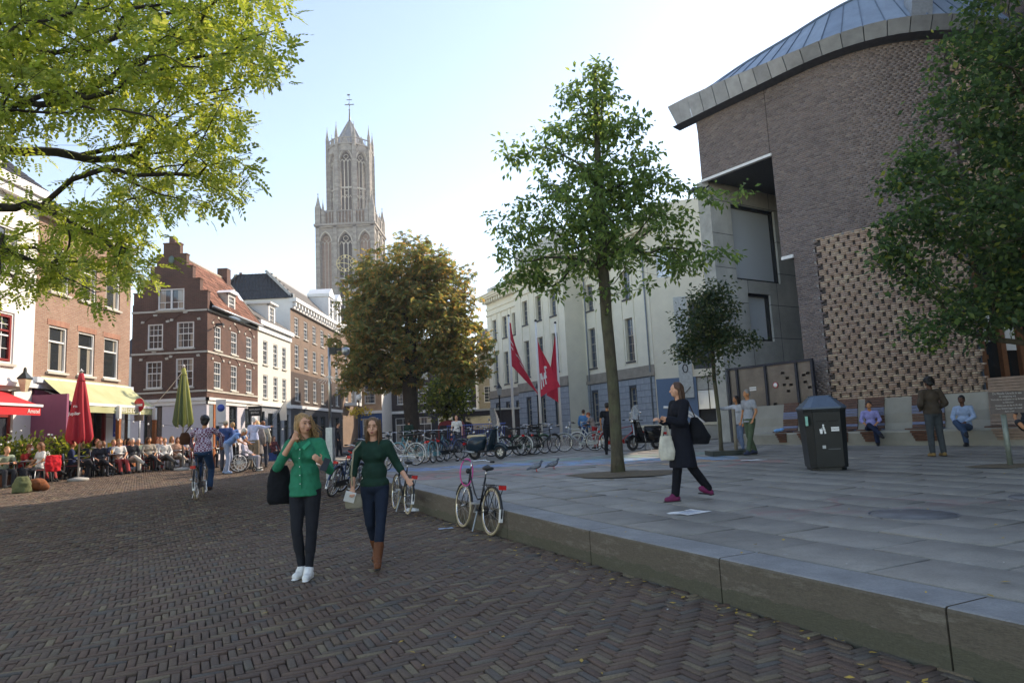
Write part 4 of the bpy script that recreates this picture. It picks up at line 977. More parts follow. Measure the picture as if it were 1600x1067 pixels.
m.add(vs, [(2*i, 2*i+2, 2*i+3, 2*i+1) for i in range(24)], True); va = m.build('valance', M_gcan, ag)
text('— CAFÉ DE DOM —', .24, M_white, va, (3.6, -1.30, -1.2))
m = MB(); m.box(-.02, AWL+.02, -1.28, -1.18, -1.08, -.97); m.build('front_bar', M_white, ag)
for x in (.3, 2.7, 5.2): m = MB(); m.bar((x, -.05, -.5), (x, -1.2, -1.02), .04); m.build('arm', M_galv, ag)
for x in (2.75, 5.45): 
    pp = empty('awning_post', (-17+1.32, 24.3+x, .45), 0, label='square wooden post under the green awning, %s' % ('beside the yellow poster' if x < 3 else 'at the far end by the no entry sign'), cat='post', group=None); m = MB(); m.box(-.07, .07, -.07, .07, 0, 2.72); m.build('shaft', mat('orange brown timber', srgb('#9a5a30'), .6, obj=False), pp); m = MB(); m.box(-.075, .075, -.075, .075, 2.2, 2.72); m.build('white_band', M_white, pp)
# --- stepped gable corner house
gb = empty('stepped_gable_house', (-21.15, 37.6, .4), 0, label='red brown brick corner house with stepped gable and orange tile roof', cat='house')
GW = 4.2; GD = 7.5
fw = [(1.29, 6.45, .86, 1.42), (2.97, 6.45, .98, 1.48), (1.25, 4.28, .9, 1.5), (2.95, 4.28, .98, 1.6), (2.15, 8.65, 1.48, 1.2)]
sw = [(1.35, 6.4, .92, 1.4), (3.65, 6.4, .92, 1.4), (6.0, 6.4, .92, 1.4), (1.35, 4.2, .95, 1.55), (3.65, 4.2, .95, 1.55), (6.0, 4.2, .95, 1.55)]
gf = [(1.25, .55, 1.0, 2.75)]; gs = [(1.2, .5, 1.2, 2.75), (3.55, .5, 1.2, 2.75), (5.9, .0, 1.1, 3.2)]
wall(gb, 'front_wall', GW, 8.6, ops_of(fw[:4]), M_br, 0, 0, z0=3.6)
wall(gb, 'side_wall', GD, 8.6, ops_of(sw), M_br, GW, 0, ROT, z0=3.6)
M_shadewhite = mat('white paint tinted with shade', srgb('#c6c2c8'), .6, var=.05)  # white shopfront paint with the lavender of shade put into its colour
wall(gb, 'shopfront', GW, 3.6, ops_of(gf), M_shadewhite, 0, 0); wall(gb, 'shopfront', GD, 3.6, ops_of(gs), M_shadewhite, GW, 0, ROT)
# stepped gable as blocks of wall, window cut out
gm = MB(); cx = 2.15
lv = [(8.6, 9.62, 2.1), (9.62, 10.35, 1.62), (10.35, 11.1, 1.2), (11.1, 11.8, .84), (11.8, 12.5, .47)]
for i, (z0, z1, hw) in enumerate(lv):
    xs0, xs1 = cx-hw, min(cx+hw, GW)
    if z0 < 9.85 and z1 > 8.65:
        zA = z0; zB = z1
        if zB <= 9.62+1e-6: gm.box(xs0, 1.41, 0, .35, zA, zB); gm.box(2.89, xs1, 0, .35, zA, zB)
        else: gm.box(xs0, 1.41, 0, .35, zA, 9.85); gm.box(2.89, xs1, 0, .35, zA, 9.85); gm.box(xs0, xs1, 0, .35, 9.85, zB)
    else: gm.box(xs0, xs1, 0, .35, z0, z1)
gm.box(cx-.16, cx+.16, 0, .35, 12.5, 12.85); gm.build('stepped_gable', M_br, gb)
m = MB()
for i, (z0, z1, hw) in enumerate(lv): m.box(cx-hw-.03, min(cx+hw, GW)+.03, -.03, .38, z1-.07, z1+.003) if i == 4 else (m.box(cx-hw-.03, cx-lv[i+1][2]+.0, -.03, .38, z1-.0, z1+.06), m.box(cx+lv[i+1][2], min(cx+hw, GW)+.03, -.03, .38, z1-.0, z1+.06))
m.build('coping', M_br if False else mat('worn coping brick', srgb('#6d5042'), .85), gb)
for j, (x, z, w_, h_) in enumerate(fw): add_window(gb, x, z, w_, h_, .05, 'double' if j == 4 else 'grid', M_white, M_glassc)
for x, z, w_, h_ in sw: add_window(gb, x, z, w_, h_, .05, 'grid', M_white, M_glass, rot=ROT, ox=GW, oy=0)
for x, z, w_, h_ in gf: add_window(gb, x, z, w_, h_, .1, 'grid', M_dark, M_glass, sill=False)
for x, z, w_, h_ in gs: add_window(gb, x, z, w_, h_, .1, 'shop', M_dark, M_glass, rot=ROT, ox=GW, sill=False)
m = MB()
for z in (8.5, 6.15, 3.98): m.box(-.03, GW+.04, -.05, 0, z, z+.1); m.box(GW, GW+.05, -.05, GD, z, z+.1)
m.build('belt_course', M_stone, gb)
m = MB()
for z in (3.5,): m.box(-.05, GW+.14, -.14, 0, z, z+.16); m.box(GW, GW+.14, -.14, GD, z, z+.16)
m.box(-.03, GW+.07, -.07, 0, 3.3, 3.5); m.box(GW, GW+.07, -.07, GD, 3.3, 3.5); m.build('shop_cornice', M_white, gb)
def arch(root, x, z, w_, ox=0, oy=0, rot=0):
    c, s = math.cos(rot), math.sin(rot); m = MB(); n = 9
    T = lambda a, b, zz: (ox+a*c-b*s, oy+a*s+b*c, zz)
    for k in range(n):
        t0 = math.pi*(k+.06)/n; t1 = math.pi*(k+.94)/n; r0, r1 = w_/2+.0, w_/2+.16
        P4 = [(x-r*math.cos(t_), z+r*math.sin(t_)*.62) for r, t_ in ((r0, t0), (r1, t0), (r1, t1), (r0, t1))]
        stone = k in (0, 4, 8); m.cur = 1 if stone else 0; e = -.05 if stone else -.03
        if stone: P4 = [(px+(px-x)*.12, pz+.05*(1 if k == 4 else 0)) for px, pz in P4]
        f = [T(a, e, b) for a, b in P4]; b4 = [T(a, 0.01, b) for a, b in P4]
        m.add(f+b4, [(0, 1, 2, 3), (0, 4, 5, 1), (1, 5, 6, 2), (2, 6, 7, 3), (3, 7, 4, 0)])
    m.build('relieving_arch', [M_br, M_stone], root)
for x, z, w_, h_ in fw[:4]: arch(gb, x, z+h_+.05, w_+.25)
for x, z, w_, h_ in sw: arch(gb, x, z+h_+.05, w_+.2, GW, 0, ROT)
rt = MB(); rt.ell((2.15, -.03, 11.5), (.17, .05, .24)); rt.build('gable_medallion', mat('green bronze', srgb('#5c6f66'), .6), gb)
rz_ = 11.9; tile_roof(gb, 'roof', (GW+.25, .35, 8.75), (GW+.25, GD, 8.75), (cx, GD-.2, rz_), (cx, .35, rz_), M_tile, 300)
tile_roof(gb, 'roof', (-.1, GD, 8.75), (-.1, .35, 8.75), (cx, .35, rz_), (cx, GD-.2, rz_), M_tile, 0)
m = MB(); m.tube([(GW+.32, 0, 8.72), (GW+.32, GD, 8.72)], .07, 8); m.build('gutter', M_galv, gb)
m = MB(); m.tube([(cx, .35, rz_+.04), (cx, GD-.2, rz_+.04)], .09, 6); m.tube([(cx, GD-.2, rz_+.04), (GW+.25, GD, 8.8)], .07, 6); m.build('ridge_tiles', mat('mortared ridge', srgb('#a89c8b'), .8), gb)
m = MB(); m.quad((0, 0, 0), (0, GD, 0), (0, GD, 9), (0, 0, 9)); m.quad((0, GD, 0), (GW, GD, 0), (GW, GD, 9), (0, GD, 9)); m.build('rear_wall', M_br, gb)
def dormer(root, ox, oy, z, w_=1.1, h_=1.25, dep=1.6):
    d = empty('dormer', (ox, oy, z), ROT, parent=root)
    m = MB(); m.box(-w_/2, -w_/2+.1, 0, dep, 0, h_); m.box(w_/2-.1, w_/2, 0, dep, 0, h_); m.box(-w_/2, w_/2, -.02, .1, h_-.12, h_); m.build('cheek', mat('grey dormer paint', srgb('#b3b0a6'), .6), d)
    m = MB(); m.add([(-w_/2-.12, -.15, h_), (w_/2+.12, -.15, h_), (0, -.15, h_+.28), (-w_/2-.12, dep, h_), (w_/2+.12, dep, h_), (0, dep, h_+.28)], [(0, 1, 2), (0, 2, 5, 3), (1, 4, 5, 2), (3, 5, 4), (0, 3, 4, 1)]); m.build('dormer_roof', M_white, d)
    me, bm_, ps, sl = window_mesh(w_-.2, h_-.12, 'grid', M_white, M_glassc); link('window', me, d, (0, .02, 0)); link('glazing_bar', bm_, d, (0, .02, 0)); [link('pane', p, d, (0, .02, 0)) for p in ps]
dormer(gb, GW-.05, 3.4, 8.85)
m = MB(); m.quad((GW-.62, 5.2, 10.0), (GW-.62, 5.8, 10.0), (GW-1.0, 5.8, 10.6), (GW-1.0, 5.2, 10.6)); sk_ = m.build('skylight', M_skytint, gb); sk_.location = (.35, 0, .12)
m = MB(); m.box(cx-.3, cx+.35, GD-.9, GD-.3, 11.3, 12.6); m.build('chimney', M_br, gb)
m = MB(); m.box(GW+.02, GW+.08, 2.15, 2.25, 5.9, 6.0); 
ws_ = empty('wall_camera', (-16.9, 38.2, 8.0), 0, label='black security camera bracket on the corner of the stepped gable house', cat='camera'); m = MB(); m.bar((0, 0, 0), (.5, -.3, .1), .05); m.box(.35, .75, -.5, -.25, .05, .17); m.build('camera_body', M_blackm, ws_)
# projecting black shop sign and no-parking style plate
sg = empty('shop_sign', (-16.9, 43.1, 3.1), 0, label='black projecting shop sign with two white words', cat='sign')
m = MB(); m.box(.1, .95, -.04, .04, 0, .62); sb = m.build('sign_board', M_black, sg); text('RESTAURANT', .115, M_white, sb, (.52, -.045, .4)); text('BISTRO', .15, M_white, sb, (.52, -.045, .2)); m = MB(); m.bar((0, 0, .7), (1, 0, .7), .03); m.bar((0, 0, -.05), (.3, 0, -.05), .03); m.build('bracket', M_blackm, sg)
pk = empty('parking_sign', (-15.9, 37.0, .45), 0, label='white traffic plate with blue disc beside the stepped gable house', cat='sign')
m = MB(); m.tube([(0, 0.03, 0), (0, .03, 3.3)], .03, 8); m.build('pole', M_galv, pk); m = MB(); m.box(-.27, .27, -.02, .0, 2.0, 3.4); pb = m.build('plate', M_white, pk)
m = MB(); m.lathe([(.2, 0), (.2, .01)], 24); m.build('blue_disc', M_bluep, pb, (0, -.021, 2.95), (R(90), 0, 0)); m = MB(); m.box(-.24, .24, -.03, -.02, 2.05, 2.25); m.build('arrow_plate', M_white, pb); text('zone', .14, M_black, pb, (0, -.035, 2.15))
# --- small white house
ws = empty('narrow_white_house', (-17, 45.1, .4), ROT, label='narrow pale house with grey tiled roof and dormer beside the stepped gable', cat='house')
W2 = 6.8; cw = [(x, z, .85, h) for x in (1.5, 3.5, 5.35) for z, h in ((6.3, 1.65), (4.0, 1.6))]
wall(ws, 'wall', W2, 8.9, ops_of(cw), mat('ivory plaster', srgb('#d8d5c8'), .7, var=.06), 0, 0, z0=3.6)
for x, z, w_, h_ in cw: add_window(ws, x, z, w_, h_, .06, 'tall', M_white, M_glass)
cg = [(.9, .3, .9, 2.8), (2.5, 0, 1.0, 3.0), (4.2, .3, .9, 2.8), (5.8, .0, 1.0, 3.0)]
wall(ws, 'shopfront', W2, 3.6, ops_of(cg), mat('grey shopfront paint', srgb('#8b9096'), .6), 0, 0)
for x, z, w_, h_ in cg: add_window(ws, x, z, w_, h_, .1, 'shop', M_dark, M_glass, sill=False)
m = MB(); m.box(-.02, W2+.02, -.16, 0, 3.45, 3.65); m.box(-.05, W2+.05, -.3, .1, 8.9, 9.2); m.box(-.02, W2+.02, -.12, 0, 8.5, 8.9); m.build('cornice', M_white, ws)
tile_roof(ws, 'roof', (0, -.2, 9.2), (W2, -.2, 9.2), (1.0, 3.3, 12.0), (-1.2, 3.3, 12.0), M_tileg, 300)
tile_roof(ws, 'roof', (W2, 7.4, 9.2), (0, 7.4, 9.2), (-1.2, 3.3, 12.0), (1.0, 3.3, 12.0), M_tileg, 0)
m = MB(); m.quad((0, 7.2, 0), (W2, 7.2, 0), (W2, 7.2, 9.2), (0, 7.2, 9.2)); m.build('rear_wall', M_wpl, ws)
d = empty('dormer', (3.1, .1, 9.25), 0, parent=ws); m = MB(); m.box(-.65, -.5, 0, 2, 0, 1.5); m.box(.5, .65, 0, 2, 0, 1.5); m.box(-.65, .65, -.02, .1, 1.35, 1.5); m.box(-.8, .8, -.2, 2, 1.5, 1.62); m.build('cheek', M_wpl, d)
me, bm_, ps, sl = window_mesh(1.0, 1.35, 'grid', M_white, M_glassc); link('window', me, d, (0, .02, 0)); link('glazing_bar', bm_, d, (0, .02, 0)); [link('pane', p, d, (0, .02, 0)) for p in ps]
flg = empty('white_banner', (-16.95, 47.8, 2.9), 0, label='small white banner flag on a slanted pole above the grey shopfront', cat='flag')
m = MB(); m.bar((0, 0, 0), (1.3, -.9, 1.4), .035); m.build('pole', M_white, flg); m = MB(); m.add([(1.25, -.86, 1.36), (.65, -.45, .55), (.72, -.5, -.05), (1.32, -.9, -.05)], [(0, 1, 2, 3)]); m.add([(1.25, -.87, 1.36), (.65, -.46, .55), (.72, -.51, -.05), (1.32, -.91, -.05)], [(3, 2, 1, 0)]); m.build('cloth', M_white, flg)
# --- tall block with mansard
tb = empty('tall_brick_block', (-17, 51.9, .4), ROT, label='tall brown brick block with white cornice, mansard roof and chimneys', cat='house')
W3 = 15.2; M_brb = brick_mat('brown grey brick', srgb('#7d6453'), srgb('#8c7260'), srgb('#8a7c6c')); M_brd = brick_mat('dark brown brick', srgb('#4a3a33'), srgb('#5a463c'), srgb('#4e463e'))
cw = [(x, z, 1.0, h) for x in (1.5, 3.9, 6.3, 8.7, 11.1, 13.5) for z, h in ((9.2, 1.5), (6.7, 1.8))]; cw2 = [(x, 4.1, 1.0, 1.8) for x in (1.5, 3.9, 6.3, 8.7, 11.1, 13.5)]
wall(tb, 'wall', W3, 11.7, ops_of(cw), M_brb, 0, 0, z0=6.3); wall(tb, 'lower_wall', W3, 6.3, ops_of(cw2), M_brd, 0, 0, z0=3.6)
for x, z, w_, h_ in cw+cw2: add_window(tb, x, z, w_, h_, .06, 'tall', M_white, M_glass)
cg = [(1.5+2.4*k, .3, 1.3, 2.7) for k in range(6)]; wall(tb, 'shopfront', W3, 3.6, ops_of(cg), mat('dark shopfront', srgb('#3c3f44'), .5), 0, 0)
for x, z, w_, h_ in cg: add_window(tb, x, z, w_, h_, .1, 'shop', M_dark, M_glass, sill=False)
m = MB(); m.box(-.05, W3+.05, -.5, .1, 11.7, 12.0); m.box(-.02, W3+.02, -.2, 0, 11.2, 11.7); m.box(-.02, W3+.02, -.1, 0, 3.5, 3.75)
for k in range(20): m.box(.1+k*.78, .35+k*.78, -.42, 0, 11.35, 11.7)
m.build('cornice', M_white, tb)
tile_roof(tb, 'roof', (0, -.2, 12.0), (W3, -.2, 12.0), (W3, 1.8, 14.1), (0, 1.8, 14.1), M_tileg, 0)
m = MB(); m.quad((0, 0, 0), (0, 6, 0), (0, 6, 12.0), (0, 0, 12.0)); m.quad((W3, 0, 0), (W3, 6, 0), (W3, 6, 12.0), (W3, 0, 12.0)); m.build('side_wall', M_wpl, tb)
tile_roof(tb, 'roof', (-.1, 6, 12.0), (-.1, -.2, 12.0), (.4, 1.8, 14.1), (.4, 4.2, 14.1), mat('black glazed tile', (.035, .037, .042), .35, rnd=.2), 0)
m = MB(); m.quad((.3, 1.8, 14.1), (W3, 1.8, 14.1), (W3, 4.2, 14.1), (.3, 4.2, 14.1)); m.quad((0, 6, 12.0), (W3, 6, 12.0), (W3, 4.2, 14.1), (0, 4.2, 14.1)); m.box(-.1, .1, -.3, -.1, 12.0, 12.3); m.bar((0, -.2, 12.05), (0, 1.85, 14.2), .2, .2); m.bar((0, 1.85, 14.2), (W3, 1.85, 14.2), .16, .16); m.build('lead_edge', mat('lead flashing', srgb('#a7a9a6'), .6), tb)
for x in (11.5, 14.4):
    dd = empty('dormer', (x, -.1, 12.0), 0, parent=tb); m = MB(); m.box(-.8, -.5, 0, 2, 0, 2.2); m.box(.5, .8, 0, 2, 0, 2.2); m.box(-.9, .9, -.1, 2, 2.2, 2.5); m.add([(-.9, -.1, 2.5), (.9, -.1, 2.5), (0, -.1, 3.1), (-.9, 2, 2.5), (.9, 2, 2.5), (0, 2, 3.1)], [(0, 1, 2), (0, 2, 5, 3), (1, 4, 5, 2)]); m.build('cheek', M_white, dd)
    me, bm_, ps, sl = window_mesh(1.0, 2.1, 'tall', M_white, M_glass); link('window', me, dd, (0, .02, 0)); link('glazing_bar', bm_, dd, (0, .02, 0)); [link('pane', p, dd, (0, .02, 0)) for p in ps]
c_ = at(399, 455, 52); m = MB(); m.box(-.0, 1.1, -.0, .9, 8.5, 13.0); m.box(-.06, 1.16, -.06, .96, 12.75, 12.95)
for k in (.25, .8): m.tube([(k, .45, 13.0), (k, .45, 13.7)], .12, 8)
m.build('chimney', M_br, tb, (.3, 3.6, .6))
# --- bay houses closing the row, frontal dark terrace under the chestnut
bh = empty('bay_window_house', (-17, 67.2, .4), ROT, label='narrow old house with white bay window at the bend of the row', cat='house')
wall(bh, 'wall', 9, 12, ops_of([(2, 8.2, 1.1, 2.2), (4.5, 8.2, 1.1, 2.2), (7, 8.2, 1.1, 2.2), (2, 4.6, 1.1, 2.2), (4.5, 4.6, 1.1, 2.2), (7, 4.6, 1.1, 2.2)]), M_brb, 0, 0)
for x in (2, 4.5, 7):
    for z in (8.2, 4.6): add_window(bh, x, z, 1.1, 2.2, .06, 'tall')
m = MB(); m.box(0, 9, -.3, 0, 12, 12.4); m.build('cornice', M_white, bh)
m = MB(); m.box(1, 3.4, -1.2, 0, 4.2, 4.5); m.box(1, 3.4, -1.2, 0, 7.0, 7.2); m.box(1, 1.2, -1.2, -1.0, 4.5, 7.0); m.box(3.2, 3.4, -1.2, -1.0, 4.5, 7.0); m.build('bay_frame', M_white, bh)
m = MB(); m.quad((9, 0, 0), (9, 8, 0), (9, 8, 12), (9, 0, 12)); m.quad((0, 0, 12.4), (9, 0, 12.4), (9, 8, 12.4), (0, 8, 12.4)); m.build('side_wall', M_brb, bh)
fr = [((-22, 74), (-14.4, 74), 11.0, srgb('#b59578'), 'pale brick house with blue shopfront closing the view beside the street lamp', 'brick_house', 1),
      ((-14.4, 80), (-4.5, 80), 9.6, srgb('#4a403d'), 'dark brick terrace with arched shopfronts behind the chestnut tree', 'terrace_house', 0),
      ((-4.5, 86), (3.0, 86), 11.5, srgb('#a49b86'), 'cream rendered house behind the blue fence between chestnut and town hall', 'rendered_house', 2)]
for (a, b, H, col, lab, nm, kd) in fr:
    o = empty(nm, (a[0], a[1], .4), 0, label=lab, cat='house'); W = b[0]-a[0]; n = int(W/2.4); st = W/n
    cw = [(st*(k+.5), z, 1.15, 2.0) for k in range(n) for z in ((4.6, 7.4) if H < 11.3 else (4.6, 7.6))]
    wall(o, 'wall', W, H, ops_of(cw), brick_mat(nm+' brick', col, dk(col, 1.2), dk(col, 1.1)) if kd < 2 else mat('cream render', col, .8), 0, 0, z0=3.7)
    for x, z, w_, h_ in cw: add_window(o, x, z, w_, h_, .06, 'tall')
    cg = [(st*(k+.5), .2, 1.7, 2.8) for k in range(n)]; fm_ = {0: mat('black shop paint', srgb('#26242a'), .5), 1: mat('blue shop paint', srgb('#1f4f86'), .45), 2: mat('brown shop paint', srgb('#3a302a'), .5)}[kd]
    wall(o, 'shopfront', W, 3.7, ops_of(cg), fm_, 0, 0)
    for x, z, w_, h_ in cg: add_window(o, x, z, w_, h_, .1, 'shop', M_white, M_glassc, sill=False)
    m = MB(); m.box(0, W, -.3, .1, H, H+.3); m.box(0, W, -.15, 0, 3.5, 3.8); m.build('cornice', M_white, o)
    tile_roof(o, 'roof', (0, -.2, H+.3), (W, -.2, H+.3), (W, 4, H+3), (0, 4, H+3), mat('dark roof tile', (.05, .05, .055), .6, rnd=.2), 0)
    m = MB(); m.quad((W, 0, 0), (W, 8, 0), (W, 8, H), (W, 0, H)); m.quad((0, 0, 0), (0, 8, 0), (0, 8, H), (0, 0, H)); m.build('side_wall', o.children[0].data.materials[0], o)
# sliver house seen in the alley between cafe house and stepped gable
al = empty('alley_house', (-27, 46, .4), 0, label='pale house with dark roof at the back of the alley left of the stepped gable', cat='house')
wall(al, 'wall', 6, 7.2, ops_of([(4.6, 4, .8, 1.4)]), M_wpl, 0, 0); add_window(al, 4.6, 4, .8, 1.4, .06, 'grid')
m = MB(); m.add([(0, 0, 7.2), (6, 0, 7.2), (6, 3, 9.6), (0, 3, 9.6)], [(0, 1, 2, 3)]); m.build('roof', mat('black roof felt', (.03, .03, .035), .7), al)
# ================================================================ CATHEDRAL TOWER
tw = empty('cathedral_tower', (-51.8, 212+9.7, .4), R(0), label='tall gothic stone tower with open octagonal lantern and gilded clock', cat='tower')
def stone_mat(name, c1, c2, k=.35):
    t = NT(name); P = t.n('TexCoord').outputs['Object']; mp = t.n('Mapping'); mp.inputs['Scale'].default_value = (1, 1, 3); t.l(P, mp.inputs[0])
    f = t.noise(mp.outputs[0], .35, 8, .75); c = t.ramp(f, [(.32, dk(c1, 1-k)), (.5, c1), (.68, c2)])
    t.base(c, .9); t.bump(t.noise(mp.outputs[0], 2.2, 6), .8, .25); return t.m
M_tst = stone_mat('weathered tower stone', srgb('#938e86'), srgb('#b5afa4'))
M_tbr = stone_mat('tower brick infill', srgb('#9a8274'), srgb('#a8917f'), .2)
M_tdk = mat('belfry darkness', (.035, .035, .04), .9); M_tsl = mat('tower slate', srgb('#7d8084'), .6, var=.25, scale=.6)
M_gold = mat('gilded clock', (.85, .68, .32), .35, .3, bump=0)
HW = 9.0
def lancet(cx, z0, z1, w_, n=7):
    """pointed arch outline, bottom-left round to bottom-right"""
    hw = w_/2; zs = z1-w_*.85; L = [(cx-hw, z0), (cx-hw, zs)]
    for k in range(1, n): a = (math.pi/3)*k/n; L.append((cx+hw-w_*math.cos(a), zs+w_*math.sin(a)*.98))
    top = [(cx, zs+w_*.866*.98)]; Rr = [(2*cx-x, z) for x, z in reversed(L)]
    return L+top+Rr
def arch_panel(mb, T, cx, z0, z1, w_, x0, x1, zb, zt, depth):
    """wall rectangle x0..x1, zb..zt with a pointed opening; T maps (u,w,z)->xyz"""
    o = lancet(cx, z0, z1, w_); vs = []; 
    mb.quad(T(x0, 0, zb), T(x1, 0, zb), T(x1, 0, z0), T(x0, 0, z0)) if z0 > zb+.01 else None
    mid = len(o)//2
    left = o[:mid+1]; right = o[mid:]
    for a, b in zip(left[:-1], left[1:]): mb.quad(T(x0, 0, a[1]), T(a[0], 0, a[1]), T(b[0], 0, b[1]), T(x0, 0, b[1]))
    for a, b in zip(right[:-1], right[1:]): mb.quad(T(a[0], 0, a[1]), T(x1, 0, a[1]), T(x1, 0, b[1]), T(b[0], 0, b[1]))
    pk = o[mid][1]
    if zt > pk: mb.quad(T(x0, 0, pk), T(x1, 0, pk), T(x1, 0, zt), T(x0, 0, zt))
    for a, b in zip(o[:-1], o[1:]): mb.quad(T(a[0], 0, a[1]), T(a[0], depth, a[1]), T(b[0], depth, b[1]), T(b[0], 0, b[1]))
def arch_ring(mb, T, cx, z0, z1, w_, th=.7, out_=.35, frm=None):
    o = lancet(cx, z0, z1, w_+th)[1:-1]; i = lancet(cx, z0, z1-.45*th, w_)[1:-1]
    for (a, b, c, d) in zip(o[:-1], o[1:], i[:-1], i[1:]):
        A, B, C, D = T(a[0], -out_, a[1]), T(b[0], -out_, b[1]), T(c[0], -out_, c[1]), T(d[0], -out_, d[1]); mb.quad(A, B, D, C); mb.quad(A, T(a[0], 0, a[1]), T(b[0], 0, b[1]), B); mb.quad(C, D, T(d[0], .4, d[1]), T(c[0], .4, c[1]))
def face_T(R_, ang, off=0):
    c, s = math.cos(ang), math.sin(ang)
    return lambda u, w_, z: (u*c-(-R_+w_)*s, u*s+(-R_+w_)*c, z)
def tracery(mb, T, cx, z0, z1, w_, n, dep, th=.16, cross=()):
    hw = w_/2
    for k in range(1, n): x = cx-hw+w_*k/n; zt = z1-w_*.75; mb.bar(T(x, dep, z0), T(x, dep, zt), th*1.3)
    for k in range(n):
        xa = cx-hw+w_*k/n; xb = xa+w_/n; xm = (xa+xb)/2; zt = z1-w_*.95
        mb.bar(T(xa, dep, zt), T(xm, dep, zt+w_/n*.9), th); mb.bar(T(xb, dep, zt), T(xm, dep, zt+w_/n*.9), th)
    p = [T(cx+w_*.2*math.cos(a), dep, z1-w_*.42+w_*.2*math.sin(a)) for a in np.linspace(0, 2*math.pi, 10)[:-1]]; mb.tube(p, th*.6, 5, closed=True)
    for z in cross: mb.bar(T(cx-hw, dep, z), T(cx+hw, dep, z), th*1.6, th*2.6)
# square shaft 0..70
for i in range(4):
    T = face_T(HW, i*math.pi/2); mb = MB(); f = 6.3
    if i in (0, 1, 3):
        for cx in (-f, 0, f):
            w_ = 4.1 if cx == 0 else 3.5; x0 = {-f: -HW, 0: -3.15, f: 3.15}[cx]; x1 = {-f: -3.15, 0: 3.15, f: HW}[cx]
            arch_panel(mb, T, cx if cx == 0 else cx*1.0, 34, 67.2, w_, x0, x1, 30, 70, 1.3)
        mb.quad(T(-HW, 0, 0), T(HW, 0, 0), T(HW, 0, 30), T(-HW, 0, 30)); mb.build('shaft_wall', M_tst, tw)
        r = MB(); [arch_ring(r, T, cx, 34, 67.9, w_) for cx, w_ in ((-f, 3.5), (0, 4.1), (f, 3.5))]; r.build('arch_moulding', M_stone, tw)
        r = MB(); [r.quad(T(cx-1.9, 1.25, 33), T(cx+1.9, 1.25, 33), T(cx+1.9, 1.25, 69), T(cx-1.9, 1.25, 69)) for cx in (-f, f)]; r.build('blind_panel', M_tbr, tw)
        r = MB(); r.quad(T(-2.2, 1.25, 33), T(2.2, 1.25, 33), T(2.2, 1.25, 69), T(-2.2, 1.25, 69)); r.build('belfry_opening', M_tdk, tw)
        r = MB(); tracery(r, T, 0, 34, 67.2, 4.1, 3, .7, .22, (52.0, 45.5)); tracery(r, T, 0, 34, 51.5, 4.1, 3, .72, .2); 
        for cx in (-f, f): tracery(r, T, cx, 34, 67.2, 3.5, 3, 1.1, .12)
        r.build('tracery', M_stone, tw)
        for cx in (-HW+.3, -3.15, 3.15, HW-.3): r = MB(); r.box(-.55, .55, -.5, .3, 0, 69.5, Matrix.Translation((0, 0, 0))); o = r.build('buttress', M_tst, tw, T(cx, 0, 0), (0, 0, i*math.pi/2))
    else: mb.quad(T(-HW, 0, 0), T(HW, 0, 0), T(HW, 0, 70), T(-HW, 0, 70)); mb.build('shaft_wall', M_tst, tw)
m = MB(); m.box(-HW-.9, HW+.9, -HW-.9, HW+.9, 69.6, 70.3); m.box(-HW-.5, HW+.5, -HW-.5, HW+.5, 69.0, 69.6); m.build('gallery_ledge', M_tst, tw)
# arcaded parapet with corner pinnacles
for i in range(4):
    T = face_T(HW-.1, i*math.pi/2)
    r = MB()
    for k in range(17): u = -HW+.4+k*(2*HW-.8)/16; r.bar(T(u, 0, 70.3), T(u, 0, 74.6), .34, .4)
    r.bar(T(-HW, 0, 74.7), T(HW, 0, 74.7), .5, .35); r.build('parapet', M_tst, tw)
    r = MB(); r.quad(T(-HW, .7, 70.3), T(HW, .7, 70.3), T(HW, .7, 74.6), T(-HW, .7, 74.6)); r.build('parapet_back', M_tbr, tw)
def pinnacle(x, y, z, h, w_, name='pinnacle'):
    m = MB(); m.box(x-w_/2, x+w_/2, y-w_/2, y+w_/2, z, z+h*.55); m.lathe([(w_*.72, 0), (w_*.45, h*.12), (.04, h*.45), (w_*.18, h*.47), (.02, h*.52)], 4, (x, y, z+h*.55), False, ph=math.pi/4); return m.build(name, M_tst, tw)
for sx in (-1, 1):
    for sy in (-1, 1): pinnacle(sx*(HW-.3), sy*(HW-.3), 70.3, 10, 1.7); pinnacle(sx*(HW-1.9), sy*(HW-.2), 70.3, 8, .9); pinnacle(sx*(HW-.2), sy*(HW-1.9), 70.3, 8, .9)
for u in (-3.1, 3.1): pinnacle(u, -HW+.1, 70.3, 6.5, 1.0); pinnacle(HW-.1, u, 70.3, 6.5, 1.0); pinnacle(-HW+.1, u, 70.3, 6.5, 1.0)
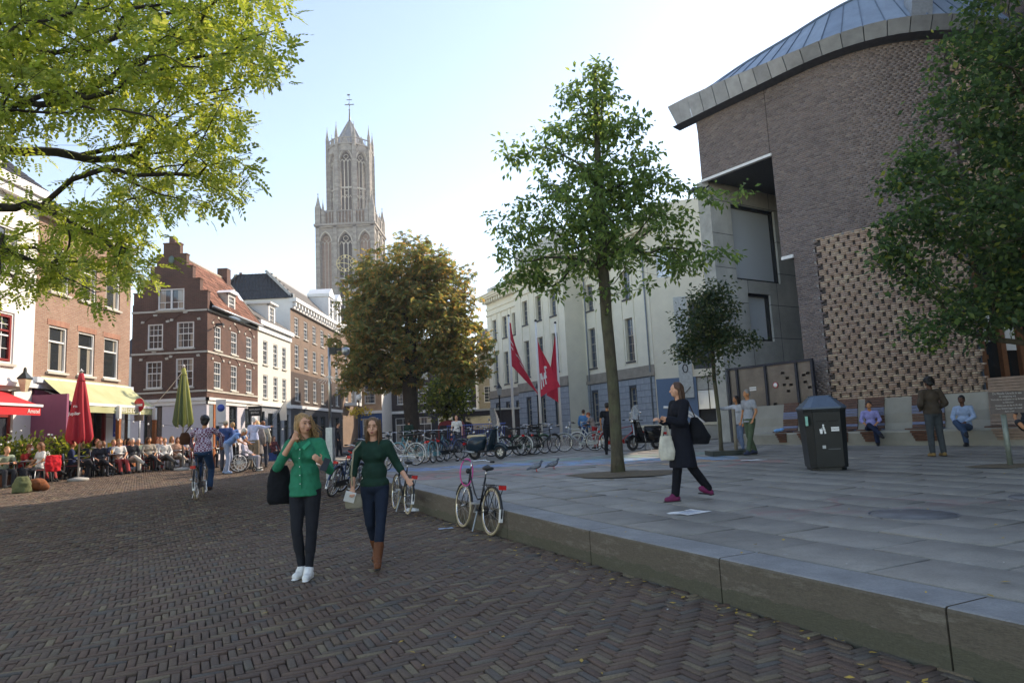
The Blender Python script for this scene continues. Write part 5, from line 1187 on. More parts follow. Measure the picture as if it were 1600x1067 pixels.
# octagonal lantern 70..98
OR = 6.7; side = 2*OR*math.tan(math.pi/8)
for i in range(8):
    a = i*math.pi/4; T = face_T(OR, a); mb = MB()
    arch_panel(mb, T, 0, 72, 96, 3.5, -side/2, side/2, 70.3, 98.5, 1.2); mb.build('lantern_wall', M_tst, tw)
    r = MB(); tracery(r, T, 0, 72, 95.8, 3.7, 3, .5, .2, (83.5,)); tracery(r, T, 0, 72, 83.2, 3.7, 3, .52, .16); arch_ring(r, T, 0, 72, 97, 3.7, .6, .3); r.build('tracery', M_stone, tw)
    r = MB(); r.add([T(-2.3, -.35, 96), T(2.3, -.35, 96), T(0, -.35, 101.5), T(-2.3, .1, 96), T(2.3, .1, 96), T(0, .1, 101.5)], [(0, 1, 2), (3, 5, 4), (0, 2, 5, 3), (1, 4, 5, 2)]); r.build('gablet', M_tst, tw)
    r = MB(); b = a+math.pi/8; c_, s_ = math.sin(b), -math.cos(b); Rv = OR/math.cos(math.pi/8)
    x, y = c_*Rv, s_*Rv; r.box(-.7, .7, -.8, .5, 70, 97.5); o = r.build('buttress', M_tst, tw, (x, y, 0), (0, 0, b)); pinnacle(c_*(Rv+.3), s_*(Rv+.3), 97.3, 8.5, .9)
    r = MB()
    for k in range(5): r.bar(T(-side/2+side*k/4, -.3, 98.5), T(-side/2+side*k/4, -.3, 100.6), .22)
    r.bar(T(-side/2, -.3, 100.7), T(side/2, -.3, 100.7), .3); r.bar(T(-side/2, -.3, 98.5), T(side/2, -.3, 98.5), .5); r.build('balustrade', M_tst, tw)
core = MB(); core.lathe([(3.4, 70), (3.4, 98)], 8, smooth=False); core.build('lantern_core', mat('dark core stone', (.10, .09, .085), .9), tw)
m = MB(); m.lathe([(OR+.3, 98.0), (OR+.3, 98.6), (5.9, 98.6), (1.0, 108.4), (.85, 108.6), (.9, 109.2)], 8, smooth=False, ph=math.pi/8); m.build('roof', M_tsl, tw)
for k in range(8): a = k*math.pi/4+math.pi/8; m = MB(); m.bar((5.9*math.cos(a), 5.9*math.sin(a), 98.7), (.95*math.cos(a), .95*math.sin(a), 108.6), .3); m.build('roof_rib', M_tst, tw)
m = MB(); m.lathe([(.6, 109.2), (.35, 110), (.15, 113.5), (.32, 113.8), (.1, 114.2), (.07, 118.8), (.02, 119)], 8); m.box(-1.6, 1.6, -.1, .1, 115.6, 115.85); m.box(-.9, .9, -.1, .1, 117.4, 117.6); m.box(-.1, .1, -.9, .9, 115.6, 115.8); m.ell((-.2, 0, 119.3), (.55, .1, .3)); m.build('spire_cross', M_blackm, tw); tw.scale = (1, 1, .985)
# clock face
ck = MB(); T = face_T(HW, 0); ctr = (0, 56.8); Rr = 2.75
ck.tube([T(Rr*math.cos(a), -.6, ctr[1]+Rr*math.sin(a)) for a in np.linspace(0, 2*math.pi, 33)[:-1]], .09, 5, closed=True); ck.tube([T(Rr*.66*math.cos(a), -.6, ctr[1]+Rr*.66*math.sin(a)) for a in np.linspace(0, 2*math.pi, 33)[:-1]], .07, 5, closed=True)
for k in range(12):
    a = k*math.pi/6; ck.bar(T(Rr*.7*math.cos(a), -.6, ctr[1]+Rr*.7*math.sin(a)), T(Rr*.97*math.cos(a), -.6, ctr[1]+Rr*.97*math.sin(a)), .42 if k % 3 == 0 else .3, .12)
cko = ck.build('clock_dial', M_gold, tw)
h = MB(); h.bar(T(.5, -.75, ctr[1]-.1), T(-2.3, -.75, ctr[1]+.35), .24, .1); h.build('minute_hand', M_gold, cko); h = MB(); h.bar(T(-.3, -.8, ctr[1]+.1), T(1.7, -.8, ctr[1]-.6), .34, .1); h.build('hour_hand', M_gold, cko)
# ================================================================ TREES
def bark_mat(name, c1, c2, lich=None):
    t = NT(name); P = t.n('TexCoord').outputs['Object']; mp = t.n('Mapping'); mp.inputs['Scale'].default_value = (1, 1, .35); t.l(P, mp.inputs[0])
    f = t.noise(mp.outputs[0], 14, 8, .7); c = t.ramp(f, [(.35, c1), (.65, c2)])
    if lich: c = t.mix(t.ramp(t.noise(P, 2.5, 5), [(.45, (0,)*3), (.65, (.8,)*3)]), c, lich)
    t.base(c, .9); t.bump(t.noise(mp.outputs[0], 30, 8, .7), .9, .03); return t.m
def leaf_mat(name, cols, trans=.45):
    m = bpy.data.materials.new(name); m.use_nodes = True; t = m.node_tree; t.nodes.clear(); N = t.nodes.new; L = t.links.new
    g = N('ShaderNodeNewGeometry'); r = N('ShaderNodeValToRGB'); e = r.color_ramp.elements
    while len(e) < len(cols): e.new(.5)
    for i, (p, c) in enumerate(cols): e[i].position = p; e[i].color = (*c, 1)
    L(g.outputs['Random Per Island'], r.inputs[0])
    d = N('ShaderNodeBsdfPrincipled'); d.inputs['Roughness'].default_value = .5; d.inputs['Specular IOR Level'].default_value = .35; L(r.outputs[0], d.inputs['Base Color'])
    tr = N('ShaderNodeBsdfTranslucent'); hs = N('ShaderNodeHueSaturation'); hs.inputs['Hue'].default_value = .485; hs.inputs['Saturation'].default_value = 1.1; hs.inputs['Value'].default_value = 1.7; L(r.outputs[0], hs.inputs['Color']); L(hs.outputs[0], tr.inputs[0])
    mx = N('ShaderNodeMixShader'); mx.inputs[0].default_value = trans; L(d.outputs[0], mx.inputs[1]); L(tr.outputs[0], mx.inputs[2]); o = N('ShaderNodeOutputMaterial'); L(mx.outputs[0], o.inputs[0]); return m
def skeleton(trunk, pts, bf=.35, seed=1):
    """connect crown points to a tree: each takes the node giving the least wiring plus path length"""
    nodes = [np.array(p, float) for p in trunk]; par = [-1]+list(range(len(trunk)-1)); pl = [0.0]
    for i in range(1, len(nodes)): pl.append(pl[-1]+np.linalg.norm(nodes[i]-nodes[i-1])*.6)
    start = 0
    P = np.array(pts); T = np.array(nodes)
    d = np.linalg.norm(P[:, None]-T[None], axis=2); cost = d+bf*np.array(pl)[None]; best = cost.argmin(1); bc = cost.min(1); alive = np.ones(len(P), bool)
    while alive.any():
        i = int(np.where(alive, bc, 1e9).argmin()); j = int(best[i]); a = nodes[j]; b = P[i]
        nodes.append(b); par.append(j); pl.append(pl[j]+np.linalg.norm(b-a)); alive[i] = False
        dd = np.linalg.norm(P-b, axis=1)+bf*pl[-1]; u = dd < bc; best[u] = len(nodes)-1; bc[u] = dd[u]
    return np.array(nodes), np.array(par)
def grow(name, label, loc, trunk, tr_r, pts, bark, leafm, leaf, nleaf, spread, seed=1, bf=.35, group=None, tip=.006, cat='tree', power=2.3, leaf_fn=None, trunk_n=12, droop=.3):
    r = np.random.default_rng(seed); root = empty(name, loc, 0, label=label, cat=cat, group=group)
    nodes, par = skeleton(trunk, pts, bf, seed); n = len(nodes); nt_ = len(trunk)
    kid = [[] for _ in range(n)]
    for i in range(1, n): kid[par[i]].append(i)
    area = np.zeros(n)
    for i in range(n-1, -1, -1):
        if not kid[i]: area[i] = tip**power
        if i: area[par[i]] += area[i]
    rad = area**(1/power); k = tr_r/rad[min(1, nt_-1)]; rad = tip*.6+(rad-tip)*max(.1, (tr_r-tip*.6)/max(1e-6, rad[min(1, nt_-1)]-tip)); rad = np.maximum(rad, tip*.5)
    tm = MB(); tp = [Vector(p) for p in trunk]; trr = [max(rad[i], tr_r*(1-.65*i/max(1, nt_-1))) if i < nt_ else 0 for i in range(nt_)]
    tt = []; rr = []
    for i in range(nt_-1):
        for q in range(4): f = q/4; tt.append(tp[i].lerp(tp[i+1], f)+Vector((random.uniform(-1, 1), random.uniform(-1, 1), 0))*tr_r*.05); rr.append(trr[i]*(1-f)+trr[i+1]*f)
    tt.append(tp[-1]); rr.append(trr[-1]); rr[0] *= 1.35; rr[1] *= 1.08
    tm.tube(tt, rr, trunk_n); tm.build('trunk', bark, root)
    # branches as polylines following the thickest child
    bm_ = MB(); done = [False]*n
    def walk(i):
        p = par[i]; line = [nodes[p], nodes[i]]; rl = [min(rad[i]*1.15, rad[p]), rad[i]]; done[i] = True; c = i
        while kid[c]:
            nx = max(kid[c], key=lambda q: rad[q]); line.append(nodes[nx]); rl.append(rad[nx]); done[nx] = True; c = nx
        # smooth
        L = [Vector(line[0])]
        for a in range(1, len(line)-1): L.append(Vector((line[a]*2+line[a-1]*.5+line[a+1]*.5)/3))
        L.append(Vector(line[-1])); bm_.tube(L, rl, 6 if rl[0] > .03 else (4 if rl[0] > .012 else 3), cap=False)
    order = sorted(range(nt_, n), key=lambda q: -rad[q])
    for i in order:
        if not done[i] : walk(i)
    bm_.build('branches', bark, root)
    # leaves round the twigs
    src = np.array([i for i in range(nt_, n) if rad[i] < tip*7]); cnt = nleaf
    pick = r.choice(src, cnt); f = r.random(cnt)[:, None]; base = nodes[pick]*f+nodes[par[pick]]*(1-f)
    off = r.normal(0, 1, (cnt, 3))*spread; off[:, 2] *= .7
    C = base+off; outd = off/np.linalg.norm(off, axis=1)[:, None]
    V, F = leaf(r, C, outd, droop); me = npmesh('crown', V, F, leafm); o = link('crown', me, root); tag(o, kind='stuff'); return root
def simple_leaf(size, asp=.45, fold=.18, var=.35):
    def fn(r, C, outd, droop):
        n = len(C); s = size*(1+r.uniform(-var, var, n))[:, None]
        D = outd*.8+r.normal(0, .5, (n, 3)); D[:, 2] -= droop; D /= np.linalg.norm(D, axis=1)[:, None]
        U = np.tile([0, 0, 1.], (n, 1))+r.normal(0, .45, (n, 3)); S = np.cross(D, U); S /= np.linalg.norm(S, axis=1)[:, None]; N = np.cross(S, D)
        b = C; t = C+D*s; m = C+D*s*.48+N*s*fold*-.4; l = m+S*s*asp+N*s*fold; q = m-S*s*asp+N*s*fold
        V = np.stack([b, l, t, q, m], 1).reshape(-1, 3); k = np.arange(n)*5
        F = np.concatenate([np.stack([k, k+1, k+4, k+4], 1)]) if False else None
        T = np.concatenate([np.stack(x, 1) for x in ((k, k+4, k+1), (k+1, k+4, k+2), (k, k+3, k+4), (k+3, k+2, k+4))]); return V, T
    return fn
def palm_leaf(size, fingers=5):
    def fn(r, C, outd, droop):
        n = len(C); Vs = []; Ts = []; base = 0
        D = outd*.6+r.normal(0, .4, (n, 3)); D[:, 2] -= droop; D /= np.linalg.norm(D, axis=1)[:, None]; U = np.tile([0, 0, 1.], (n, 1))+r.normal(0, .35, (n, 3)); S = np.cross(D, U); S /= np.linalg.norm(S, axis=1)[:, None]; N = np.cross(S, D)
        s = size*(1+r.uniform(-.3, .3, n))[:, None]
        for k in range(fingers):
            a = (k-(fingers-1)/2)*.62; dd = D*math.cos(a)+S*math.sin(a); ss = S*math.cos(a)-D*math.sin(a); ln = s*(1-.12*abs(k-(fingers-1)/2))
            t = C+dd*ln-N*ln*.22; m = C+dd*ln*.62; Vs.append(np.stack([C, m+ss*ln*.17, t, m-ss*ln*.17], 1))
        V = np.stack(Vs, 1).reshape(-1, 3); q = np.arange(n*fingers)*4; T = np.concatenate([np.stack((q, q+1, q+2), 1), np.stack((q, q+2, q+3), 1)]); return V, T
    return fn
def crown_pts(r, lobes, n, shell=.5):
    out_ = []; vol = np.array([a[3]*a[4]*a[5] for a in lobes])**(2/3); vol /= vol.sum()
    for k, l in zip(r.multinomial(n, vol), lobes):
        d = r.normal(0, 1, (k, 3)); d /= np.linalg.norm(d, axis=1)[:, None]; q = (r.random(k)**(1/3)*(1-shell)+shell*r.uniform(.75, 1, k)*(r.random(k) > .3)+0)[:, None]; q = np.clip(q, .15, 1)
        out_.append(np.array(l[:3])+d*q*np.array(l[3:6]))
    return np.concatenate(out_)
R_ = np.random.default_rng
B_young = bark_mat('smooth grey green bark', srgb('#3f3a2f'), srgb('#5d5543'), srgb('#5c5f45'))
B_old = bark_mat('dark rough bark', srgb('#231e19'), srgb('#40372d'), None)
# --- young tree on the plaza
x0, y0 = 2.12, 14.8; zb = plazaZ(x0, y0)
lob = [(.05, 0, 4.7, 2.5, 1.9, .95), (-.2, .0, 5.7, 2.35, 1.8, 1.1), (.35, .1, 5.9, 2.5, 1.6, .8), (0, 0, 6.7, 1.8, 1.5, 1.1), (-.05, .1, 7.6, 1.6, 1.2, 1.0), (.05, 0, 8.3, 1.2, 1.0, .9), (.05, 0, 8.9, .7, .6, .5), (-1.7, 0, 4.3, .9, .8, .35), (2.2, .2, 4.7, 1.0, .8, .45), (2.7, 0, 6.1, .8, .6, .35), (-1.9, 0, 7.1, .5, .6, .6), (-2.2, 0, 5.5, .6, .6, .7)]
G_leaf = leaf_mat('mid green ovate leaf', [(0, srgb('#566d3e')), (.5, srgb('#6b844c')), (.85, srgb('#7f9654')), (1, srgb('#9ba65a'))], .55)
tk = [(0, 0, -.05), (.02, 0, 1.6), (-.02, 0, 3.3), (-.03, 0, 4.6), (.0, 0, 6.2), (.05, 0, 7.8), (.08, 0, 9.2)]
tree1 = grow('plaza_tree', 'young leafy tree with straight slim trunk growing from the plaza slabs', (x0, y0, zb), tk, .125, crown_pts(R_(4), lob, 900), B_young, G_leaf, simple_leaf(.145, .25), 10500, .085, 4, .28, droop=.55)
# earth in its square
m = MB(); N_ = 20; vs = [(x0+.1, y0-.15, zb+.05)]+[(x0+.1+(1.15+.12*math.sin(3*a)+.08*math.sin(7*a))*math.cos(a), y0-.1+(1.0+.1*math.sin(5*a))*math.sin(a), zb+.005) for a in np.linspace(0, 2*math.pi, N_+1)[:-1]]
m.add(vs, [(0, 1+k, 1+(k+1) % N_) for k in range(N_)]); m.build('tree_pit_earth', mat('trodden earth', srgb('#6b5d4a'), .95, var=.3, scale=9, obj=False, bump=.5), plaza)
# --- chestnut turning brown, before the tower
x0, y0 = -6.0, 40.0
lob = [(-.3, 0, 10.6, 3.1, 3, 2.2), (1.6, 0, 10.0, 2.3, 2.4, 2.4), (-1.8, 0, 9.0, 2.7, 2.8, 2.2), (0, 0, 7.6, 4.2, 3.9, 2.4), (-2.8, 0, 6.0, 2.0, 3, 1.8), (1.9, 0, 6.1, 2.9, 3.2, 2.0), (3.2, 0, 4.6, 1.7, 2.4, 1.2), (-1.5, .5, 4.6, 2.6, 3.2, 1.0), (2.2, -.3, 8.2, 1.9, 2, 1.5), (-3.4, 0, 4.2, 1.0, 1.6, .8)]
lc = leaf_mat('chestnut leaf turning brown', [(0, srgb('#5f7044')), (.45, srgb('#78804b')), (.7, srgb('#92884f')), (.9, srgb('#ab8c50')), (1, srgb('#bd965a'))], .5)
grow('chestnut_tree', 'large broad chestnut with leaves turning brown before the tower', (x0, y0, .55), [(0, 0, -.1), (.0, 0, 1.2), (-.1, 0, 2.4), (-.15, 0, 3.6), (0, 0, 5.6), (.1, 0, 8)], .42, crown_pts(R_(8), lob, 1100), B_old, lc, palm_leaf(.28), 15000, .26, 8, .25, tip=.012)
# a smaller green tree behind it
lob = [(0, 0, 3.6, 2.2, 2, 1.4), (.5, 0, 4.6, 1.6, 1.6, 1.0)]
lg = leaf_mat('yellow green far leaf', [(0, srgb('#3c4c20')), (.6, srgb('#5c6a2a')), (1, srgb('#8f9440'))], .5)
grow('street_tree', 'small yellow green tree half hidden behind the chestnut trunk', (-5.2, 52, .5), [(0, 0, -.1), (0, 0, 2.2), (0, 0, 3.6)], .12, crown_pts(R_(9), lob, 160), B_old, lg, simple_leaf(.28, .4), 2600, .35, 9, tip=.01)
# --- small staked tree in front of the annex
x0, y0 = 5.65, 19.2; zb = plazaZ(x0, y0)
lob = [(0, 0, 3.1, 1.05, .9, .6), (-.1, 0, 3.8, 1.0, .9, .65), (.15, 0, 4.4, .75, .7, .55), (-.85, 0, 2.95, .45, .4, .25), (.9, 0, 3.2, .45, .4, .3)]
lst = leaf_mat('dark green small tree leaf', [(0, srgb('#33462a')), (.6, srgb('#45593a')), (1, srgb('#6e7040'))], .35)
t2 = grow('small_tree', 'small dark leafy tree tied to a stake before the blue base wall', (x0, y0, zb), [(0, 0, -.05), (.02, 0, 1.0), (-.02, 0, 2.1), (0, 0, 3.2), (.02, 0, 4.3)], .055, crown_pts(R_(12), lob, 260), B_young, lst, simple_leaf(.11, .3), 5200, .12, 12, .3, tip=.005)
st = empty('tree_stake', (x0+.38, y0-.1, zb), 0, label='round wooden stake in a low dark planter beside the small tree', cat='stake')
m = MB(); m.tube([(0, 0, 0), (.02, 0, 1.25)], .05, 8); m.build('post', mat('bleached stake wood', srgb('#8a8070'), .8), st); m = MB(); m.box(-.75, .45, -.35, .45, 0, .13); m.build('planter_edge', M_dark, st)
# --- dark oak at the right edge
x0, y0 = 10.3, 12.6; zb = plazaZ(x0, y0)
def P3(px, py, Y): v = at(px, py, Y); return (v.x-x0, v.y-y0, v.z-zb)
lob = []
for px, py, Y, a, b, c in ((1545, 200, 12.4, 1.5, 1.4, 1.5), (1500, 100, 12.6, .55, .6, .8), (1590, 60, 12.4, 1.0, 1, 1.2), (1470, 330, 12, 1.2, 1.2, .7), (1560, 400, 12.4, 1.7, 1.6, 1.1), (1440, 250, 12.2, .5, .6, .4), (1400, 290, 12.3, .45, .5, .25), (1380, 395, 12.4, .6, .6, .3), (1440, 440, 12.2, .75, .8, .4), (1490, 510, 12.4, 1.0, 1.1, .4), (1600, 480, 12.6, 1.3, 1.3, .7), (1650, 300, 12.8, 1.6, 1.6, 2.0), (1520, 20, 12.6, .3, .5, .5), (1640, 120, 12.8, 1.3, 1.3, 1.3), (1430, 345, 12.3, .6, .6, .35)):
    p = P3(px, py, Y); lob.append((*p, a, b, c))
lo = leaf_mat('dark oak leaf', [(0, srgb('#384d30')), (.6, srgb('#4d673e')), (.9, srgb('#647c44')), (1, srgb('#8f9347'))], .45)
grow('oak_tree', 'dark green dense tree before the brick hall at the right edge', (x0, y0, zb), [(0, 0, -.05), (0, 0, 1.8), (-.02, 0, 3.2), (.02, 0, 4.8), (0, 0, 6.6), (0, 0, 8)], .14, crown_pts(R_(15), lob, 950), B_young, lo, simple_leaf(.115, .34, .12), 20000, .12, 15, .25, droop=.2)
# --- big tree standing left of the view, its sprays hang over the street
x0, y0 = -12.6, 9.6; zb = gz(x0, y0)
def P4(px, py, Y): v = at(px, py, Y); return (v.x-x0, v.y-y0, v.z-zb)
limbs = [[(-120, 330, 9.6), (0, 240, 9.4), (100, 160, 9.0), (200, 120, 8.8), (300, 55, 8.4), (345, 10, 8.2)],
         [(-120, 330, 9.6), (0, 210, 9.0), (45, 180, 8.8), (110, 90, 8.4), (140, 0, 8.2)],
         [(-140, 260, 9.8), (0, 235, 9.9), (120, 240, 9.9), (210, 250, 9.8), (320, 228, 9.5), (360, 190, 9.4)],
         [(-120, 400, 10.2), (0, 372, 10.2), (90, 372, 10.2), (160, 350, 10.1), (220, 340, 10), (290, 300, 10)],
         [(-120, 330, 9.6), (0, 190, 8.2), (60, 150, 8.2), (160, 145, 8.0), (240, 85, 8.0), (330, 30, 7.8)],
         [(-120, 400, 10.2), (40, 380, 10.4), (90, 410, 10.6), (160, 425, 10.8), (230, 430, 10.8)],
         [(-100, 180, 9.0), (0, 110, 8.8), (90, 40, 8.6), (120, -60, 8.6)], [(-60, 120, 8.0), (30, 30, 7.6), (60, -60, 7.6)]]
lp = []
for L in limbs:
    q = [P4(*a) for a in L]
    for a, b in zip(q[:-1], q[1:]):
        for k in range(4): lp.append(tuple(np.array(a)+(np.array(b)-np.array(a))*k/4+np.random.default_rng(len(lp)).normal(0, .05, 3)))
    lp.append(q[-1])
poly = [(-140, -60), (440, -60), (446, 20), (462, 85), (440, 125), (385, 120), (370, 160), (392, 205), (398, 262), (392, 285), (360, 325), (332, 345), (290, 335), (262, 345), (228, 400), (250, 430), (238, 452), (200, 445), (150, 465), (90, 455), (20, 470), (-60, 480), (-140, 400)]
def inside(x, y):
    c = False; j = len(poly)-1
    for i in range(len(poly)):
        xi, yi = poly[i]; xj, yj = poly[j]
        if (yi > y) != (yj > y) and x < (xj-xi)*(y-yi)/(yj-yi)+xi: c = not c
        j = i
    return c
r = R_(21); cp = []
hole = lambda x, y: (x < 190 and 185 < y < 310 and r.random() < .8) or (x < 90 and 290 < y < 370 and r.random() < .6) or (250 < x < 300 and 340 < y < 420) or math.sin(x*.045+1)*math.sin(y*.06+x*.01) > .62
while len(cp) < 1500:
    x, y = r.uniform(-140, 470), r.uniform(-60, 480)
    if inside(x, y) and not hole(x, y): cp.append(P4(x, y, r.uniform(8.0, 11.0) if y > 200 else r.uniform(7.2, 10.4)))
for k in range(500):   # the rest of the crown, outside the frame
    d = r.normal(0, 1, 3); d /= np.linalg.norm(d); p = np.array((0, 0, 8.2))+d*np.array((5, 4.6, 3.6))*r.uniform(.5, 1)
    q = p+np.array((x0, y0, zb)); 
    if q[0]/q[1] < -.86 or q[2] > .62*q[1]+2.5: cp.append(tuple(p))
ll = leaf_mat('light yellow green leaflet', [(0, srgb('#6a7c35')), (.5, srgb('#869645')), (.85, srgb('#9ba651')), (1, srgb('#b4b663'))], .52)
def pinnate(size):
    def fn(r, C, outd, droop):
        n = len(C); D = outd*.7+r.normal(0, .5, (n, 3)); D[:, 2] -= droop; D /= np.linalg.norm(D, axis=1)[:, None]; U = np.tile([0, 0, 1.], (n, 1))+r.normal(0, .4, (n, 3)); S = np.cross(D, U); S /= np.linalg.norm(S, axis=1)[:, None]; N = np.cross(S, D); Vs = []
        s = size*(1+r.uniform(-.3, .3, n))[:, None]
        for k in range(5):
            o = C+D*s*(.25+.22*k)-N*s*.05*k*k*.4
            for sg in ((-1, 1) if k < 4 else (0,)):
                dd = D*.55+S*sg*.9-N*.15; dd = dd/np.linalg.norm(dd, axis=1)[:, None]; ss = np.cross(dd, N); ss = ss/np.linalg.norm(ss, axis=1)[:, None]; l = s*.42
                Vs.append(np.stack([o, o+dd*l*.5+ss*l*.27, o+dd*l, o+dd*l*.5-ss*l*.27], 1))
        V = np.stack(Vs, 1).reshape(-1, 3); q = np.arange(n*len(Vs))*4; T = np.stack((q, q+1, q+2, q+3), 1); return V, T
    return fn
trunk = [(0, 0, -.1), (.1, 0, 1.5), (.3, 0, 3.0), (.5, 0, 4.3)]+[]
grow('overhanging_tree', 'bright yellow green tree whose branches hang in from the upper left', (x0, y0, zb), trunk, .19, np.array(lp+cp), B_old, ll, pinnate(.175), 8000, .11, 22, .45, tip=.006, power=2.25, droop=.25)
# ================================================================ BICYCLES AND SCOOTERS
M_tyre = mat('bicycle tyre', (.03, .03, .032), .8, scale=30); M_tan = mat('cream tyre wall', srgb('#b9a98a'), .8)
M_spoke = mat('spoke wire', (.45, .45, .45), .35, .9, bump=0)
BF = {k: mat(k+' bicycle paint', srgb(v), .3, var=.1, bump=.02) for k, v in dict(black='#16171a', teal='#4f8f98', silver='#a3a7a8', white='#d4d3cc', red='#a3221e', blue='#2e4468', green='#3f6b4c').items()}
M_grip = mat('saddle leather', (.025, .024, .024), .55); M_beige = mat('beige vinyl seat', srgb('#c6b38c'), .5)
M_redl = mat('red reflector', (.65, .02, .02), .2, bump=0); M_pink = mat('pink cable lock', srgb('#e0559a'), .4, bump=0)
def circle(c, r, n, plane='xz', a0=0, a1=2*math.pi): return [(c[0]+r*math.cos(a), c[1], c[2]+r*math.sin(a)) for a in np.linspace(a0, a1, n)]
def make_wheel(parent, x, r=.335, tan=False, name='wheel'):
    w_ = empty(name, (x, 0, r), parent=parent)
    m = MB(); m.tube(circle((0, 0, 0), r-.018, 33)[:-1], .018, 8, closed=True); m.build('tyre', M_tan if tan else M_tyre, w_)
    m = MB(); m.tube(circle((0, 0, 0), r-.042, 33)[:-1], .012, 6, closed=True); m.build('rim', M_chrome, w_)
    m = MB()
    for k in range(18): a = k*2*math.pi/18; b = a+.35*(-1)**k; m.bar((.02*math.cos(b), .03*(-1)**k, .02*math.sin(b)), ((r-.045)*math.cos(a), 0, (r-.045)*math.sin(a)), .0035)
    m.tube([(0, -.05, 0), (0, .05, 0)], .02, 8); m.build('spokes', M_spoke, w_); return w_
def make_bike(col='black', lady=True, tan=False, crate=None, basket=False):
    P = BF[col]; rt = empty('bicycle', (0, 0, 0)); r = .335; wb = .56
    make_wheel(rt, -wb, tan=tan); make_wheel(rt, wb, tan=tan)
    bb = Vector((-.1, 0, .29)); st = Vector((-.27, 0, .80)); ht = Vector((.34, 0, .86)); hb = Vector((.385, 0, .64)); ra = Vector((-wb, 0, r))
    m = MB(); m.tube([bb, st], .015, 8); m.tube([hb, ht], .018, 8)
    if lady: m.tube([hb+Vector((0, 0, .04)), (.2, 0, .42), (.05, 0, .33), bb], .017, 8); m.tube([ht-Vector((0, 0, .04)), (.12, 0, .56), (-.02, 0, .47), (-.19, 0, .50)], .013, 8)
    else: m.tube([ht-Vector((0, 0, .03)), st-Vector((0, 0, .05))], .015, 8); m.tube([hb+Vector((0, 0, .02)), bb], .017, 8)
    for s in (-1, 1): m.tube([bb+Vector((0, s*.03, 0)), ra+Vector((0, s*.055, 0))], .009, 6); m.tube([st+Vector((.01, s*.02, -.08)), ra+Vector((0, s*.055, 0))], .008, 6)
    m.build('frame', P, rt)
    m = MB(); [m.tube([hb+Vector((.01, s*.045, -.02)), (.47, s*.045, .5), (wb, s*.045, r)], .011, 6) for s in (-1, 1)]; m.tube([hb+Vector((.01, -.05, -.01)), hb+Vector((.01, .05, -.01))], .015, 6); m.build('fork', M_chrome if col in ('black', 'teal') else P, rt)
    for x, a0, a1 in ((-wb, R(20), R(195)), (wb, R(25), R(165))):
        m = MB(); pts = circle((x, 0, r), r+.02, 14, a0=a0, a1=a1)
        m.tube(pts, .022, 6); 
        for s in (-1, 1): m.bar((x, s*.05, r), (pts[-3 if x < 0 else 3][0], s*.03, pts[-3 if x < 0 else 3][2]), .005)
        m.build('mudguard', P if col != 'black' else M_blackm, rt)
    if col != 'white': m = MB(); m.box(-wb-r-.03, -wb-r+.02, -.022, .022, r-.12, r+.06); m.build('reflector_plate', M_white, rt)
    m = MB(); m.tube([st, st+Vector((-.03, 0, .12))], .011, 6); m.build('seat_post', M_chrome, rt)
    m = MB(); m.ell((-.36, 0, .945), (.10, .085, .035)); m.cone((-.33, 0, .95), (-.18, 0, .94), .05, .022, 8); m.build('saddle', M_grip, rt)
    m = MB(); m.tube([ht, ht+Vector((-.03, 0, .12)), ht+Vector((0, 0, .17))], .012, 6); z = 1.04
    m.tube([(.14, -.30, z-.0), (.24, -.29, z), (.33, -.22, z+.02), (.36, -.06, z), (.36, .06, z), (.33, .22, z+.02), (.24, .29, z), (.14, .30, z)], .011, 6); hbar = m.build('handlebar', M_chrome, rt)
    m = MB(); [m.tube([(.13, s*.30, z), (.24, s*.292, z)], .017, 8) for s in (-1, 1)]; m.build('grips', M_black, hbar)
    m = MB(); m.ell((.44, 0, .88), (.05, .04, .045)); m.bar((.36, 0, .88), (.44, 0, .88), .015); m.build('headlamp', M_chrome if not lady else M_blackm, rt)
    m = MB(); m.box(-.62, .02, -.055, -.035, .23, .36); m.build('chain_guard', M_blackm if col in ('black', 'blue') else P, rt)
    m = MB(); m.tube([bb+Vector((0, -.09, 0)), bb+Vector((0, .09, 0))], .012, 6); m.bar(bb+Vector((0, -.085, 0)), bb+Vector((.1, -.085, -.13)), .018); m.bar(bb+Vector((0, .085, 0)), bb+Vector((-.1, .085, .13)), .018); m.box(-.05, .05, -.17, -.09, .145, .17); m.box(-.25, -.15, .09, .17, .41, .435); m.build('crank', M_galv, rt)
    m = MB()
    for s in (-1, 1): m.tube([(-.3, s*.06, .70), (-.88, s*.06, .72)], .006, 5); m.bar((-.82, s*.06, .71), (-wb, s*.055, r), .008); m.bar((-.55, s*.06, .71), (-wb, s*.055, r), .008)
    for x in (-.88, -.7, -.5): m.bar((x, -.06, .715), (x, .06, .715), .008)
    m.build('rack', M_blackm, rt)
    m = MB(); m.box(-.93, -.885, -.05, .05, .66, .72); m.build('tail_light', M_redl, rt)
    m = MB(); m.bar((-.14, .05, .3), (-.22, .14, .02), .018); m.build('kickstand', M_galv, rt)
    if crate:
        m = MB(); z0 = .82
        for zz in (z0, z0+.08, z0+.16, z0+.22): m.bar((.42, -.2, zz), (.75, -.2, zz), .02); m.bar((.42, .2, zz), (.75, .2, zz), .02); m.bar((.42, -.2, zz), (.42, .2, zz), .02); m.bar((.75, -.2, zz), (.75, .2, zz), .02)
        m.box(.42, .75, -.2, .2, z0-.02, z0); [m.bar((x, y, z0), (x, y, z0+.23), .02) for x in (.42, .75) for y in (-.2, 0, .2)]; m.build('crate', M_black, rt)
    return rt
protos = {}
